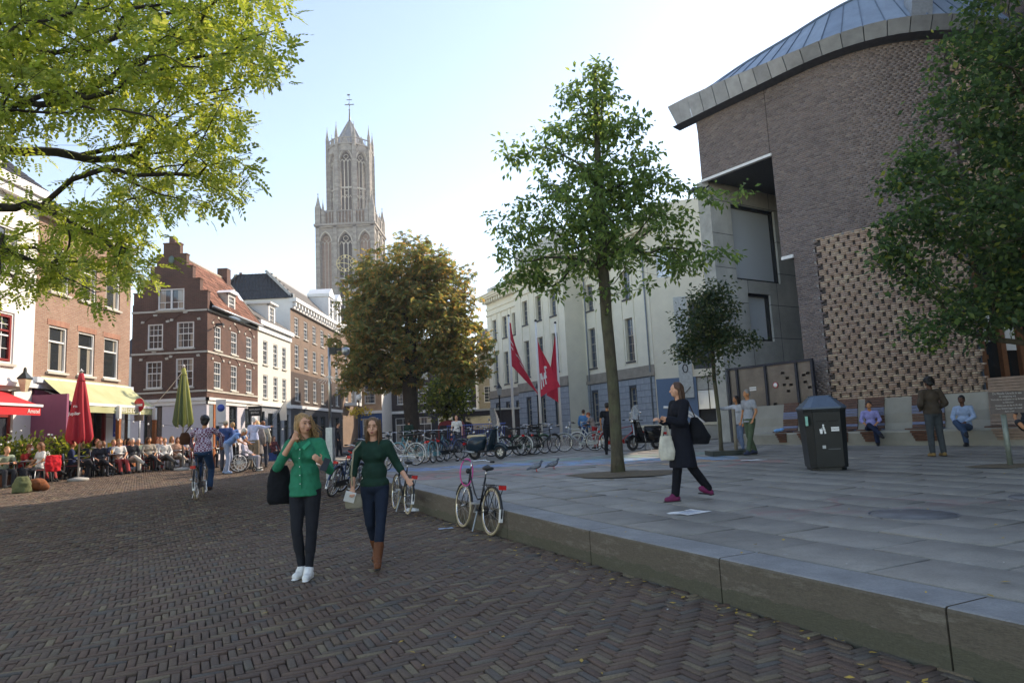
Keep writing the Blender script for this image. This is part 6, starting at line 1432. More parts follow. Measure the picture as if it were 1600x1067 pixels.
def place_bike(key, kw, x, y, yaw, lean, label, group=None, z=None, steer=0, used=set()):
    if key not in protos: protos[key] = make_bike(**kw); b = protos[key]
    else: b = copy_tree(protos[key])
    b.location = (x, y, gz(x, y) if z is None else z); b.rotation_euler = Euler((R(lean), 0, R(yaw)), 'XYZ'); tag(b, label, 'bicycle', group); return b
def gpt(px, py):
    """ground point under a photo pixel, on the real terrain"""
    v = CM.to_3x3() @ Vector(((px-800)/1067, -(py-533.5)/1067, -1)); z = .3
    for _ in range(40):
        s = (z-CZ)/v.z; x, y = v.x*s, v.y*s
        if y > 60 or s < 0: x, y = v.x/v.y*45, 45
        z = z*.5+gz(x, y)*.5
    return Vector((x, y, z))
G_b = 'bicycles parked on the square'
def yaw2(a, b): return math.degrees(math.atan2(b[1]-a[1], b[0]-a[0]))
b0 = place_bike('blk', dict(col='black', tan=True), -.69, 10.6, 115.5, 6, 'black bicycle with pink lock leaning on the kerb in the foreground', G_b, z=.0)
m = MB(); m.tube([(.36+.02*math.sin(a), .14*math.sin(a)*.7+.06, .86+.21*math.cos(a)) for a in np.linspace(0, 2*math.pi, 20)[:-1]], .012, 6, closed=True)
lk = empty('cable_lock', label='pink cable lock looped over the handlebar of the foreground black bicycle', cat='lock'); lo_ = m.build('lock_cable', M_pink, lk); lk.matrix_world = Matrix.Translation((-.69, 10.6, 0)) @ Euler((R(6), 0, R(115.5)), 'XYZ').to_matrix().to_4x4()
place_bike('blk2', dict(col='black', lady=False, tan=True), -2.3, 13.45, 112, 6, 'black bicycle with red tail light behind the woman in the dark sweater', G_b, z=.03)
for i, (k, kw, px, py, yaw, lean, lab) in enumerate([
    ('blu', dict(col='blue'), 536, 772, 78, 16, 'dark blue bicycle leaning at the near end of the crowded rack'),
    ('wht', dict(col='white'), 553, 765, 70, 12, 'white bicycle tangled in the crowded rack beside the blue one'),
    ('blk', 0, 560, 755, 82, 10, 'black bicycle third in the crowded rack behind the woman in green'),
    ('sil', dict(col='silver', lady=False), 572, 748, 72, 8, 'silver bicycle at the back of the crowded rack'),
    ('wht', 0, 586, 738, 66, -6, 'white bicycle standing furthest in the crowded rack')]):
    q = gpt(px, py); place_bike(k, kw, q.x, q.y, yaw, lean, lab, G_b, z=q.z)
for i, (k, kw, px, py, yaw, lean, lab) in enumerate([
    ('whf', dict(col='white', lady=True), 625, 728, 158, 4, 'white bicycle parked just behind the head of the woman in the dark sweater'),
    ('sil', 0, 668, 722, 118, 3, 'silver bicycle with swept handlebar seen from the front'),
    ('tea', dict(col='teal'), 688, 722, 74, -3, 'teal bicycle with red tail light seen from behind'),
    ('blk', 0, 655, 716, 140, 3, 'black bicycle half hidden behind the silver one'),
    ('blk3', dict(col='black', lady=False), 722, 717, 12, 3, 'black bicycle parked side on left of the vintage scooter'),
    ('crt', dict(col='black', crate=True, tan=False), 812, 712, 20, 3, 'black bicycle with a big front crate right of the vintage scooter'),
    ('grn', dict(col='green'), 832, 710, 35, -4, 'green bicycle partly behind the bicycle with the crate'),
    ('sil', 0, 906, 705, 170, 3, 'silver bicycle standing left of the pair near the man in black'),
    ('wht', 0, 926, 703, 158, -3, 'white bicycle overlapping the silver one near the man in black'),
    ('blk', 0, 604, 729, 100, 4, 'black bicycle between the crowded rack and the white bicycle'), ('tea', 0, 641, 724, 150, 5, 'teal bicycle tucked between the white and the silver bicycle'), ('blu', 0, 704, 720, 60, -4, 'dark blue bicycle beside the teal bicycle with the red tail light'), ('sil', 0, 745, 715, 25, 3, 'silver bicycle partly hidden by the vintage scooter'), ('whf', 0, 797, 712, 150, 4, 'white bicycle directly right of the vintage scooter windscreen'), ('blk3', 0, 848, 709, 40, 3, 'black bicycle at the right end of the row by the middle flagpole'),
    ('red', dict(col='red', lady=False), 975, 703, 14, 2, 'red bicycle behind the man in black and the tree trunk')]):
    q = gpt(px, py); place_bike(k, kw, q.x, q.y, yaw, lean, lab, G_b, z=q.z)
# ---- scooters
M_scb = mat('dark blue scooter paint', srgb('#22323c'), .2, var=.05, bump=.01); M_scs = mat('black scooter paint', srgb('#15171a'), .22, var=.05, bump=.01); M_screen = NT('clear windscreen'); M_screen.b.inputs['Transmission Weight'].default_value = .85; M_screen.base((.8, .85, .85), .08); M_screen = M_screen.m
def make_scooter(label, loc, yaw, paint, seatm, tall):
    s = empty('scooter', loc, R(yaw), label=label, cat='scooter')
    for x in (-.50, .50):
        w_ = empty('wheel', (x, 0, .23), parent=s); m = MB(); m.tube(circle((0, 0, 0), .17, 25)[:-1], .055, 8, closed=True); m.build('tyre', M_tyre, w_)
        m = MB(); [m.bar((0, 0, 0), (.13*math.cos(a), 0, .13*math.sin(a)), .035, .05) for a in np.linspace(0, 2*math.pi, 6)[:-1]]; m.tube(circle((0, 0, 0), .125, 19)[:-1], .02, 6, closed=True); m.build('rim', M_alu, w_)
    m = MB(); m.loft([((-.44, 0, .24), .26, .15), ((-.45, 0, .4), .37, .22), ((-.42, 0, .6), .38, .21), ((-.34, 0, .76), .33, .15)], 18); m.build('rear_body', paint, s)
    m = MB(); m.box(-.25, .38, -.17, .17, .25, .31); m.build('floorboard', M_blackm, s)
    m = MB(); vs = []
    for i, (x, z, w_) in enumerate(((.20, .27, .2), (.29, .5, .25), (.36, .78, .23), (.37, .97, .14))):
        for j in range(5): t_ = (j-2)/2; vs.append((x-.08*abs(t_)**2, w_*t_, z)); 
    m.add(vs+[(x-.035, y, z) for x, y, z in vs], [(i*5+j, i*5+j+1, (i+1)*5+j+1, (i+1)*5+j) for i in range(3) for j in range(4)]+[(20+i*5+j, 20+(i+1)*5+j, 20+(i+1)*5+j+1, 20+i*5+j+1) for i in range(3) for j in range(4)]+[(15+j, 16+j, 36+j, 35+j) for j in range(4)]+[(i*5+o, (i+1)*5+o, 20+(i+1)*5+o, 20+i*5+o) for i in range(3) for o in (0, 4)]); m.build('leg_shield', paint, s)
    m = MB(); pts = circle((.50, 0, .23), .25, 9, a0=R(10), a1=R(160)); m.tube(pts, [.05, .07, .08, .085, .085, .08, .075, .06, .05], 8); m.build('mudguard', paint, s)
    m = MB(); m.tube([(.50, .07, .23), (.42, .03, .55), (.42, 0, .98)], .025, 8); m.build('steering_column', M_galv, s)
    m = MB(); m.loft([((-.42, 0, .72), .36, .13), ((-.4, 0, .79), .38, .14), ((-.38, 0, .82), .33, .10)], 14); m.build('seat', seatm, s)
    m = MB(); m.tube([(.24, -.32, 1.02), (.34, -.12, 1.03), (.34, .12, 1.03), (.24, .32, 1.02)], .015, 6); m.ell((.38, 0, 1.0), (.08, .09, .08)); hb_ = m.build('handlebar', paint, s)
    m = MB(); m.ell((.45, 0, 1.0), (.03, .06, .06)); m.build('headlamp', M_chrome, hb_); m = MB()
    for q in (-1, 1): m.tube([(.32, q*.2, 1.03), (.3, q*.28, 1.25)], .006, 5); m.ell((.3, q*.29, 1.28), (.015, .055, .045))
    m.build('mirrors', M_chrome, s)
    m = MB(); vs = []; hh = .62 if tall else .5
    for i in range(6):
        for j in range(5): t_ = (j-2)/2; vs.append((.47-.16*i/5*1.0-.06*t_*t_, (.26*(1-.5*(i/5)**3))*t_, 1.05+hh*i/5))
    m.add(vs, [(i*5+j, i*5+j+1, (i+1)*5+j+1, (i+1)*5+j) for i in range(5) for j in range(4)], True); m.build('windscreen', M_screen, s)
    m = MB(); m.box(-.92, -.86, -.06, .06, .5, .58); m.build('tail_light', M_redl, s); m = MB(); m.tube([(-.4, -.16, .25), (-.85, -.2, .3)], .04, 8); m.build('exhaust', M_galv, s); m = MB(); m.bar((-.1, -.1, .25), (-.15, -.2, .0), .03); m.bar((-.1, .1, .25), (-.15, .2, .0), .03); m.build('stand', M_galv, s)
    return s
q = gpt(762, 718); make_scooter('vintage dark blue scooter with beige seat and tall windscreen', q, -30, M_scb, M_beige, True)
q = gpt(1008, 703); make_scooter('black scooter with clear windscreen right of the tree trunk', q, 205, M_scs, M_grip, False)
# ---- wheelchair
def make_wheelchair(loc, yaw):
    s = empty('wheelchair', loc, R(yaw), label='wheelchair with white wheel covers pushed by the man bending forward', cat='wheelchair')
    for y in (-.3, .3):
        w_ = empty('wheel', (-.1, y, .31), parent=s); m = MB(); m.tube(circle((0, 0, 0), .29, 29)[:-1], .016, 6, closed=True); m.build('tyre', M_tyre, w_)
        m = MB(); m.tube(circle((0, .03 if y > 0 else -.03, 0), .25, 29)[:-1], .01, 6, closed=True); [m.bar((0, 0, 0), (.28*math.cos(a), 0, .28*math.sin(a)), .012) for a in np.linspace(0, 2*math.pi, 13)[:-1]]; m.build('hand_rim', M_white, w_)
        m = MB(); m.tube(circle((.38, y*.8, .09), .07, 13)[:-1], .018, 6, closed=True); m.build('castor', M_tyre, s)
    m = MB()
    for y in (-.24, .24): m.tube([(-.28, y, .98), (-.2, y, .92), (-.18, y, .45), (.3, y, .45), (.42, y, .12), (.55, y, .1)], .012, 6); m.tube([(-.18, y, .66), (.2, y, .66), (.2, y, .45)], .012, 6); m.bar((.38, y*.8, .45), (.38, y*.8, .1), .02)
    m.build('frame', M_galv, s); m = MB(); m.box(-.16, .3, -.23, .23, .45, .49); m.box(-.22, -.17, -.23, .23, .47, .88); m.build('seat', M_black, s); m = MB(); m.box(.42, .6, -.22, .22, .08, .1); m.build('footplate', M_blackm, s); return s
# ================================================================ PEOPLE
SK = {k: mat('skin '+k, srgb(v), .55, var=.06, scale=12, bump=.04) for k, v in dict(fair='#d39c7e', tan='#bb8058', brown='#5c3b2b', pink='#d6937a').items()}
M_eye = mat('eye dark', (.02, .015, .012), .2, bump=0); M_lip = mat('lips', srgb('#8f4a45'), .5, bump=0); M_brow = mat('eyebrow', (.06, .04, .025), .9, bump=0)
CL = {}
def cloth(hexc, rough=.85, pat=None):
    k = 'cloth '+hexc+(pat or '')
    if k in CL: return CL[k]
    t = NT(k); P = t.n('TexCoord').outputs['Object']; c0 = srgb(hexc)
    c = t.ramp(t.noise(P, 9, 5), [(.3, dk(c0, .8)), (.7, dk(c0, 1.15))])
    if pat == 'check':
        ch_ = t.n('TexChecker'); ch_.inputs['Scale'].default_value = 26; t.l(P, ch_.inputs[0]); ch_.inputs[1].default_value = (*srgb('#6e2740'), 1); ch_.inputs[2].default_value = (*srgb('#cfc4d4'), 1); c = t.mix(.8, c, ch_.outputs[0])
    t.base(c, rough, 0, .25); t.bump(t.noise(P, 11, 3), .5, .02); CL[k] = t.m; return t.m
HAIR = {}
def hairm(hexc):
    if hexc in HAIR: return HAIR[hexc]
    t = NT('hair '+hexc); P = t.n('TexCoord').outputs['Object']; mp = t.n('Mapping'); mp.inputs['Scale'].default_value = (1, 1, .12); t.l(P, mp.inputs[0]); c0 = srgb(hexc)
    f = t.noise(mp.outputs[0], 120, 3); t.base(t.ramp(f, [(.35, dk(c0, .55)), (.65, dk(c0, 1.3))]), .5, 0, .4); t.bump(f, .7, .01); HAIR[hexc] = t.m; return t.m
def vox(mb, name, m_, size, parent, it=3, disp=0):
    me = mb.mesh(name+'_raw', m_); o = bpy.data.objects.new('tmp', me); COL.objects.link(o)
    md = o.modifiers.new('r', 'REMESH'); md.mode = 'VOXEL'; md.voxel_size = size; md.use_smooth_shade = True
    sm_ = o.modifiers.new('s', 'SMOOTH'); sm_.iterations = it; sm_.factor = .6
    if disp:
        tx = bpy.data.textures.get('folds') or bpy.data.textures.new('folds', 'CLOUDS'); tx.noise_scale = .11
        dm = o.modifiers.new('d', 'DISPLACE'); dm.texture = tx; dm.strength = disp; dm.mid_level = .5; dm.texture_coords = 'LOCAL'
    dg = bpy.context.evaluated_depsgraph_get(); me2 = bpy.data.meshes.new_from_object(o.evaluated_get(dg)); me2.name = name
    bpy.data.objects.remove(o); bpy.data.meshes.remove(me)
    me2.materials.clear(); me2.materials.append(m_); me2.polygons.foreach_set('use_smooth', [True]*len(me2.polygons)); return link(name, me2, parent)
def V3(*a): return Vector(a)
STAND = dict(pel=(0, 0, .94), chest=(0, 0, 1.26), neck=(0, .01, 1.47), head=(0, -.02, 1.63), hip=.085, sh=.175,
             kl=(.10, -.02, .50), al=(.11, .02, .09), kr=(-.10, -.02, .50), ar=(-.11, .02, .09), el=(.24, .04, 1.14), wl=(.24, -.06, .90), er=(-.24, .04, 1.14), wr=(-.24, -.06, .90), tl=(.02, -1, 0), tr=(-.02, -1, 0), ty=0, hy=0, hp=0)
def pose(**k): d = dict(STAND); d.update(k); return d
def hand(mb, w_, e, sc=1.0, curl=.5, side=1, up=None):
    w_ = Vector(w_); d = (w_-Vector(e)).normalized(); a = up or Vector((0, -1, .2)); s = d.cross(a).normalized()*side; n = s.cross(d).normalized()*side
    p = w_+d*.045*sc; Mx = Matrix((s, n, d)).transposed(); mb.ell(p, (.040*sc, .018*sc, .05*sc), 10, 7, Mx)
    for k, (o, L) in enumerate(((-.030, .062), (-.010, .074), (.010, .070), (.029, .055))):
        b = w_+d*.085*sc+s*o*sc; b2 = b+(d*math.cos(curl)+n*math.sin(curl))*L*.55*sc; b3 = b2+(d*math.cos(curl*2)+n*math.sin(curl*2))*L*.5*sc
        mb.cone(b-d*.02, b2, .0095*sc, .0085*sc, 7); mb.cone(b2, b3, .0085*sc, .007*sc, 7)
    b = w_+d*.03*sc-s*.03*sc; b2 = b+(d*.6-s*.75+n*.3).normalized()*.04*sc; b3 = b2+(d*.95-s*.1+n*.35).normalized()*.032*sc; mb.cone(b, b2, .013*sc, .011*sc, 7); mb.cone(b2, b3, .011*sc, .008*sc, 7)
def person(label, loc, yaw, H, p, skin='fair', top=None, bottom=None, shoes='#222222', hair=('short', '#3a2a1e'), vs=.013, fem=False, face=False, fat=0.0, group=None, heel=0, cat='person'):
    """top: (kind, colour[, pat]) tee|long|half|coat|tank|jacket ; bottom: (kind, colour) skinny|trousers|shorts|skirt"""
    k = H/1.75; rt = empty('person', loc, R(yaw), label=label, cat=cat, group=group); rt.scale = (k, k, k)
    g = {q: (Vector(v) if isinstance(v, tuple) else v) for q, v in p.items()}
    pel, che, nec, hd = g['pel'], g['chest'], g['neck'], g['head']; shw = g['sh']-(.012 if fem else 0)
    Rz_ = Matrix.Rotation(g['ty'], 3, 'Z'); sp = (nec-pel).normalized(); lat = Rz_ @ Vector((1, 0, 0)); fr = lat.cross(sp).normalized()
    if fr.y > 0 and abs(g['ty']) < 1.5: fr = -fr
    TM = Matrix((lat, -fr, sp)).transposed(); PMt = Matrix((Vector((1, 0, 0)), Vector((0, 1, 0)), sp if sp.z > .8 else Vector((0, 0, 1)))).transposed()
    shl = nec+lat*shw-sp*.055; shr = nec-lat*shw-sp*.055; hl = pel+Vector((g['hip'], 0, -.02)); hr = pel-Vector((g['hip'], 0, .02))
    arms = ((shl, g['el'], g['wl'], 1), (shr, g['er'], g['wr'], -1)); legs = ((hl, g['kl'], g['al'], g['tl']), (hr, g['kr'], g['ar'], g['tr']))
    F = fat; b = MB(); HM = Matrix.Rotation(g['hy'], 3, 'Z') @ Matrix.Rotation(g['hp'], 3, 'X')
    def h(v): return hd+HM @ Vector(v)
    b.ell(hd+HM @ Vector((0, .012, .02)), (.072, .09, .092), 14, 10, HM); b.ell(h((0, -.026, -.045)), (.054, .054, .058), 12, 9, HM); b.ell(h((0, -.055, -.08)), (.028, .024, .02), 8, 6, HM)
    b.cone(h((0, -.082, .008)), h((0, -.104, -.026)), .010, .0155, 8); b.ell(h((0, -.074, -.060)), (.024, .014, .012), 8, 6, HM)
    for s in (-1, 1): b.ell(h((s*.073, .008, -.012)), (.010, .022, .032), 8, 6, HM); b.ell(h((s*.04, -.055, -.03)), (.024, .022, .024), 8, 6, HM)
    b.ell(h((0, -.062, .036)), (.05, .024, .016), 8, 6, HM)
    b.cone(nec-sp*.06, hd-Vector((0, -.012, .06)), .052-.006*fem, .050-.006*fem, 12)
    b.ell(che+sp*.06, (.145+F*.5, .095+F, .15), 14, 9, TM); b.ell((pel+che)/2, (.122+F, .088+F, .14), 14, 9, TM); b.ell(pel, (.155+F*.6, .105+F*.6, .11), 14, 9, PMt); b.cone(shl, shr, .055, .055)
    for a0, e, w_, sd in arms: b.cone(a0, e, .046, .036); b.cone(e, w_, .037, .025); hand(b, w_, e, 1.0-.07*fem, g.get('cl', .45), sd, g.get('hup%d' % sd))
    for hp_, kn, an, td in legs:
        b.cone(hp_, kn, .078+F*.2, .052); b.cone(kn, an+Vector((0, 0, .03)), .050, .034); b.cone(kn.lerp(an, .15), kn.lerp(an, .5), .052, .046); b.cone(an, an+td.normalized()*(.05 if shoes else .15)-Vector((0, 0, .04)), .036, .03)
    bo = vox(b, 'body', SK[skin], vs, rt, 3)
    if face:
        for s in (-1, 1):
            m = MB(); m.ell(h((s*.030, -.0815, .010)), (.0125, .006, .0062), 8, 6, HM); m.build('eye', M_eye, rt)
            m = MB(); m.cone(h((s*.014, -.088, .032)), h((s*.045, -.078, .034)), .0035, .0025, 6); m.build('eyebrow', M_brow, rt)
        m = MB(); m.ell(h((0, -.0885, -.058)), (.021, .006, .0055), 10, 6, HM); m.ell(h((0, -.087, -.067)), (.016, .006, .005), 10, 6, HM); m.build('lips', M_lip, rt)
    if top:
        kind, col = top[0], top[1]; pat = top[2] if len(top) > 2 else None; t = MB(); q = .010 if kind in ('tee', 'tank', 'sweater') else .013; q += .014*(kind in ('jacket', 'coat'))
        bust = .018 if fem else 0
        t.ell(che+sp*.055, (.143+q+F*.5, .097+q+F, .155), 16, 10, TM); t.ell((pel+che)/2, (.132+q+F, .098+q+F+bust*.3, .15), 16, 10, TM)
        if fem: [t.ell(che+sp*.03+fr*.075+lat*s*.065, (.06, .045, .058), 10, 8, TM) for s in (-1, 1)]
        t.cone(shl, shr, .055+q*.8, .055+q*.8); t.cone(nec-sp*.075, nec-sp*.05, .078+q*.5, .064+q*.3)
        hem = g.get('hem', 0.0)
        if kind == 'coat': t.loft([(pel+Vector((0, .0, -.42+hem)), .23+F, .20+F), (pel+Vector((0, 0, -.2)), .205+F, .17+F), (pel+Vector((0, 0, .02)), .175+F, .135+F), ((pel+che)/2, .15+F, .12+F)], 18)
        elif kind in ('jacket', 'sweater', 'long', 'half', 'tee', 'tank'):
            t.ell(pel+Vector((0, 0, .03+hem)), (.160+q+F*.7, .112+q+F*.8, .10), 16, 9, PMt)
            if kind in ('long', 'half', 'tee') : t.loft([(pel+Vector((0, 0, -.07+hem)), .163+F*.6, .125+F*.6), (pel+Vector((0, 0, .03+hem)), .162+F*.6, .122+F*.6), ((pel+che)/2, .142+F, .108+F)], 18)
        for a0, e, w_, sd in arms:
            r0 = .052+q*.8
            if kind == 'tank': continue
            if kind == 'tee': t.cone(a0, a0.lerp(e, .62), r0+.006, .052); continue
            if kind in ('half', 'sweater'): t.cone(a0, e, r0, .047+q*.5); t.cone(e, e.lerp(w_, .38), .048+q*.4, .045+q*.3); continue
            t.cone(a0, e, r0, .045+q); t.cone(e, e.lerp(w_, .93), .045+q, .033+q*.8)
        vox(t, {'tee': 't_shirt', 'long': 'shirt', 'half': 'shirt', 'coat': 'coat', 'jacket': 'jacket', 'sweater': 'sweater', 'tank': 'vest'}[kind], cloth(col, pat=pat), vs*1.1, rt, 6, .02 if kind in ('half', 'long', 'tee') else .014)
    if bottom:
        kind, col = bottom; t = MB(); q = {'skinny': .008, 'trousers': .018, 'shorts': .022, 'skirt': .01}[kind]
        t.ell(pel, (.158+q+F*.6, .110+q+F*.6, .115), 16, 9, PMt); hipr = .082+q+F*.2
        if kind == 'skirt': hw = abs(g['kl'].x-g['kr'].x)/2; md_ = (g['kl']+g['kr'])/2; t.loft([(md_+Vector((0, .0, -.12)), .2, .2), (md_.lerp(pel, .5), .185, .165), (pel, .165, .12)], 18)
        for hp_, kn, an, td in legs:
            t.cone(hp_, kn, hipr, .054+q)
            if kind in ('skinny', 'trousers'): t.cone(kn, kn.lerp(an, .96), .053+q, (.040 if kind == 'skinny' else .055)+q*.4); t.cone(kn.lerp(an, .15), kn.lerp(an, .5), .054+q, .049+q)
        vox(t, {'skinny': 'jeans', 'trousers': 'trousers', 'shorts': 'shorts', 'skirt': 'skirt'}[kind], cloth(col), vs*1.1, rt, 2, .01)
    if shoes:
        bt = 0
        if isinstance(shoes, tuple): shoes, bt = shoes
        for hp_, kn, an, td in legs:
            t = MB(); d = td.normalized(); sd_ = Vector((-d.y, d.x, 0)); mid = an+d*.06-Vector((0, 0, .045)); Mx = Matrix((sd_, -d if True else d, Vector((0, 0, 1)))).transposed()
            t.cone(an-d*.03-Vector((0, 0, .042)), an+d*.14-Vector((0, 0, .052)), .049, .041, 10); t.cone(an+Vector((0, 0, .01)), an+d*.06-Vector((0, 0, .03)), .052, .046, 10)
            if bt: t.cone(an, an.lerp(kn, bt), .05, .062, 12)
            vox(t, 'boot' if bt else 'shoe', cloth(shoes, .6), max(.009, vs*.8), rt, 2)
            s2 = MB(); s2.cone(an-d*.05-Vector((0, 0, .078)), an+d*.165-Vector((0, 0, .078)), .040, .034, 10); so_ = s2.build('sole', M_black if shoes != '#e8e6e0' else M_white, rt); so_.data.transform(Matrix.Translation(an-Vector((0, 0, .078))) @ Matrix.Diagonal((1, 1, .3, 1)) @ Matrix.Translation(-(an-Vector((0, 0, .078)))))
    hk, hc = hair
    if hk != 'bald':
        t = MB(); t.ell(h((0, .022, .034)), (.081, .094, .094), 14, 10, HM)
        if hk == 'short': t.ell(h((0, .05, -.01)), (.072, .062, .07), 12, 8, HM)
        if hk == 'curly': t.ell(h((0, .03, .045)), (.098, .106, .098), 14, 10, HM); t.ell(h((0, .065, -.02)), (.085, .06, .08), 12, 8, HM)
        if hk in ('long', 'bob', 'wind'):
            L = {'long': .26, 'bob': .14, 'wind': .2}[hk]
            for s in (-1, 1): t.cone(h((s*.068, .012, .02)), h((s*.076, .03, -.02))+Vector((0, 0, -L*.8)), .034, .026, 9)
            t.cone(h((0, .06, .03)), h((0, .075, 0))+Vector((0, .02, -L)), .07, .045, 12); [t.cone(h((s*.04, .06, 0)), h((s*.055, .07, 0))+Vector((0, .01, -L*.95)), .045, .03, 9) for s in (-1, 1)]
            if hk == 'wind': [t.cone(h((.05, .05, z)), h((.16+.06*i, .07, z-.09-.03*i)), .035, .012, 8) for i, z in enumerate((.03, -.03, -.09))]
        if hk == 'bun': t.ell(h((0, .115, .03)), (.04, .035, .04), 10, 7); t.ell(h((0, .05, 0)), (.07, .055, .07), 12, 8, HM)
        if face:
            rs = random.Random(int(hd.z*1000)); st_ = MB()
            for k2 in range(110):
                a = rs.uniform(-2.5, 2.5)+math.pi/2; r0 = rs.uniform(.075, .088); c0 = h((r0*math.cos(a), .02+r0*1.05*math.sin(a), rs.uniform(.0, .1))); c0 = c0+(c0-h((0, .02, .03)))*.04
                if c0.y < hd.y-.05: continue
                Ls = rs.uniform(.14, .30); o_ = c0-hd; o_.z = 0; wv_ = .09 if hk == 'wind' else 0
                pt = [c0+o_*(.10*math.sin(f*3))+Vector((wv_*f*f*rs.uniform(.4, 1.6)*(1 if hd.x+.0 > -9 else 0), rs.uniform(-.006, .006), -Ls*f)) for f in (0, .25, .5, .75, 1)]
                st_.tube(pt, [.004, .006, .006, .004, .001], 4)
            st_.build('hair_strands', hairm(hc), rt)
        vox(t, 'hair', hairm(hc), max(.009, vs*.8), rt, 2, .05 if hk == 'curly' else .016)
        if hk == 'cap': 
            t = MB(); t.ell(h((0, .015, .052)), (.088, .104, .075), 14, 9, HM); t.ell(h((0, -.09, .045)), (.06, .06, .012), 10, 6, HM); vox(t, 'cap', cloth('#a9a392'), .012, rt, 2)
    return rt
def wp(p, q): return gpt(p, q)
# ---- 1 woman in green shirt, walking towards the camera, hand at her mouth, looking to the right of the picture
q = gpt(478, 903)
p1 = pose(kl=(.075, -.02, .50), al=(.05, -.05, .09), kr=(-.085, -.03, .50), ar=(-.055, .04, .09), el=(.29, -.06, 1.13), wl=(.26, -.24, 1.22), er=(-.27, -.10, 1.18), wr=(-.05, -.20, 1.47), hy=R(48), hp=R(3), tl=(.12, -1, 0), tr=(-.15, -1, 0), cl=.7, hem=-.01, hup1=Vector((-.5, -.6, .6)))
person('blonde woman in bright green shirt and black jeans lifting her hand to her mouth', (q.x, q.y, q.z), -3, 1.79, p1, 'fair', ('half', '#207c5c'), ('skinny', '#24252a'), '#e8e6e0', ('wind', '#a98355'), .0095, True, True, .012)
bl = empty('blouse_trim', (0, 0, 0)); wm1 = [o for o in bpy.data.objects if o.get('label', '').startswith('blonde woman in bright')][0]; bpy.data.objects.remove(bl)
m = MB(); m.bar((0, -.142, 1.37), (0, -.158, 1.26), .022, .006); m.bar((0, -.158, 1.26), (0, -.138, .95), .022, .006); plk = m.build('placket', cloth('#1c7d59'), wm1)
for z, y in ((1.36, -.147), (1.27, -.163), (1.18, -.159), (1.09, -.153), (1.0, -.147)): m = MB(); m.ell((0, y, z), (.006, .004, .006), 8, 6); m.build('button', M_white, plk)
m = MB(); [m.add([(s_*.012, -.128, 1.385), (s_*.075, -.07, 1.455), (s_*.10, -.085, 1.42), (s_*.045, -.142, 1.355)], [(0, 1, 2, 3)]) for s_ in (-1, 1)]; m.build('collar', cloth('#23966d'), wm1)
m = MB(); m.loft([((0, 0, -.42), .11, .04), ((0, 0, -.34), .145, .07), ((0, 0, -.12), .125, .065), ((0, 0, 0), .085, .03)], 14)
bg_ = empty('shoulder_bag', (q.x-.30, q.y+.05, q.z+1.22), R(20), label='large black cloth bag hanging from the shoulder of the woman in green', cat='bag'); vox(m, 'bag_body', cloth('#15161a'), .012, bg_, 2, .03)
m = MB(); [m.tube([(-.05*s, 0, -.03), (.0, 0, .12), (.15, -.02, .36)], .009, 5) for s in (-1, 1)]; m.build('strap', M_black, bg_)
m = MB(); m.box(-.035, .035, -.006, .006, -.07, .07); ph_ = m.build('phone', M_blackm, None, (q.x+.30, q.y-.26, q.z+1.22), (R(-20), R(20), 0)); tag(ph_, 'dark phone held in the raised left hand of the woman in green', 'phone')
# ---- 2 woman in dark green sweater
q = gpt(588, 886)
p2 = pose(kl=(.08, -.10, .52), al=(.05, -.20, .12), kr=(-.07, .05, .50), ar=(-.03, .28, .15), el=(.27, .05, 1.17), wl=(.40, -.08, 1.0), er=(-.25, .03, 1.16), wr=(-.24, -.09, .93), hy=R(0), hp=R(2), ty=R(-6), tl=(.15, -1, 0), tr=(-.1, -1, -.2), cl=.5)
person('woman in dark green sweater and blue jeans with suede boots walking towards the camera', (q.x, q.y, q.z), 2, 1.72, p2, 'fair', ('sweater', '#1d3a2e'), ('skinny', '#1e2838'), ('#6e4128', .40), ('long', '#6e5238'), .0095, True, True, .014)
m = MB(); m.tube([(0, .02, .72), (-.02, -.13, .5), (-.03, -.13, .2), (-.03, -.05, -.05)], .012, 5); m.build
hb2 = empty('canvas_bag', (q.x-.2, q.y-.02, q.z+.78), 0, label='beige strap bag worn by the woman in the dark green sweater', cat='bag')
m = MB(); m.tube([(.06, .02, .66), (-.0, -.15, .56), (-.03, -.15, .3), (-.04, -.02, .04)], .011, 5); m.build('strap', cloth('#b5a78c'), hb2)
m = MB(); m.loft([((-.04, 0, -.1), .10, .05), ((-.04, 0, -.02), .11, .06), ((-.04, 0, .06), .09, .04)], 12); vox(m, 'bag_body', cloth('#9a927f'), .011, hb2, 2)
m = MB(); m.box(-.06, .06, -.01, .01, -.06, .06); tag(m.build('paper_packet', M_white, None, (q.x-.26, q.y-.13, q.z+.82), (.3, .3, .2)), 'small white packet in the right hand of the woman in dark green', 'packet')
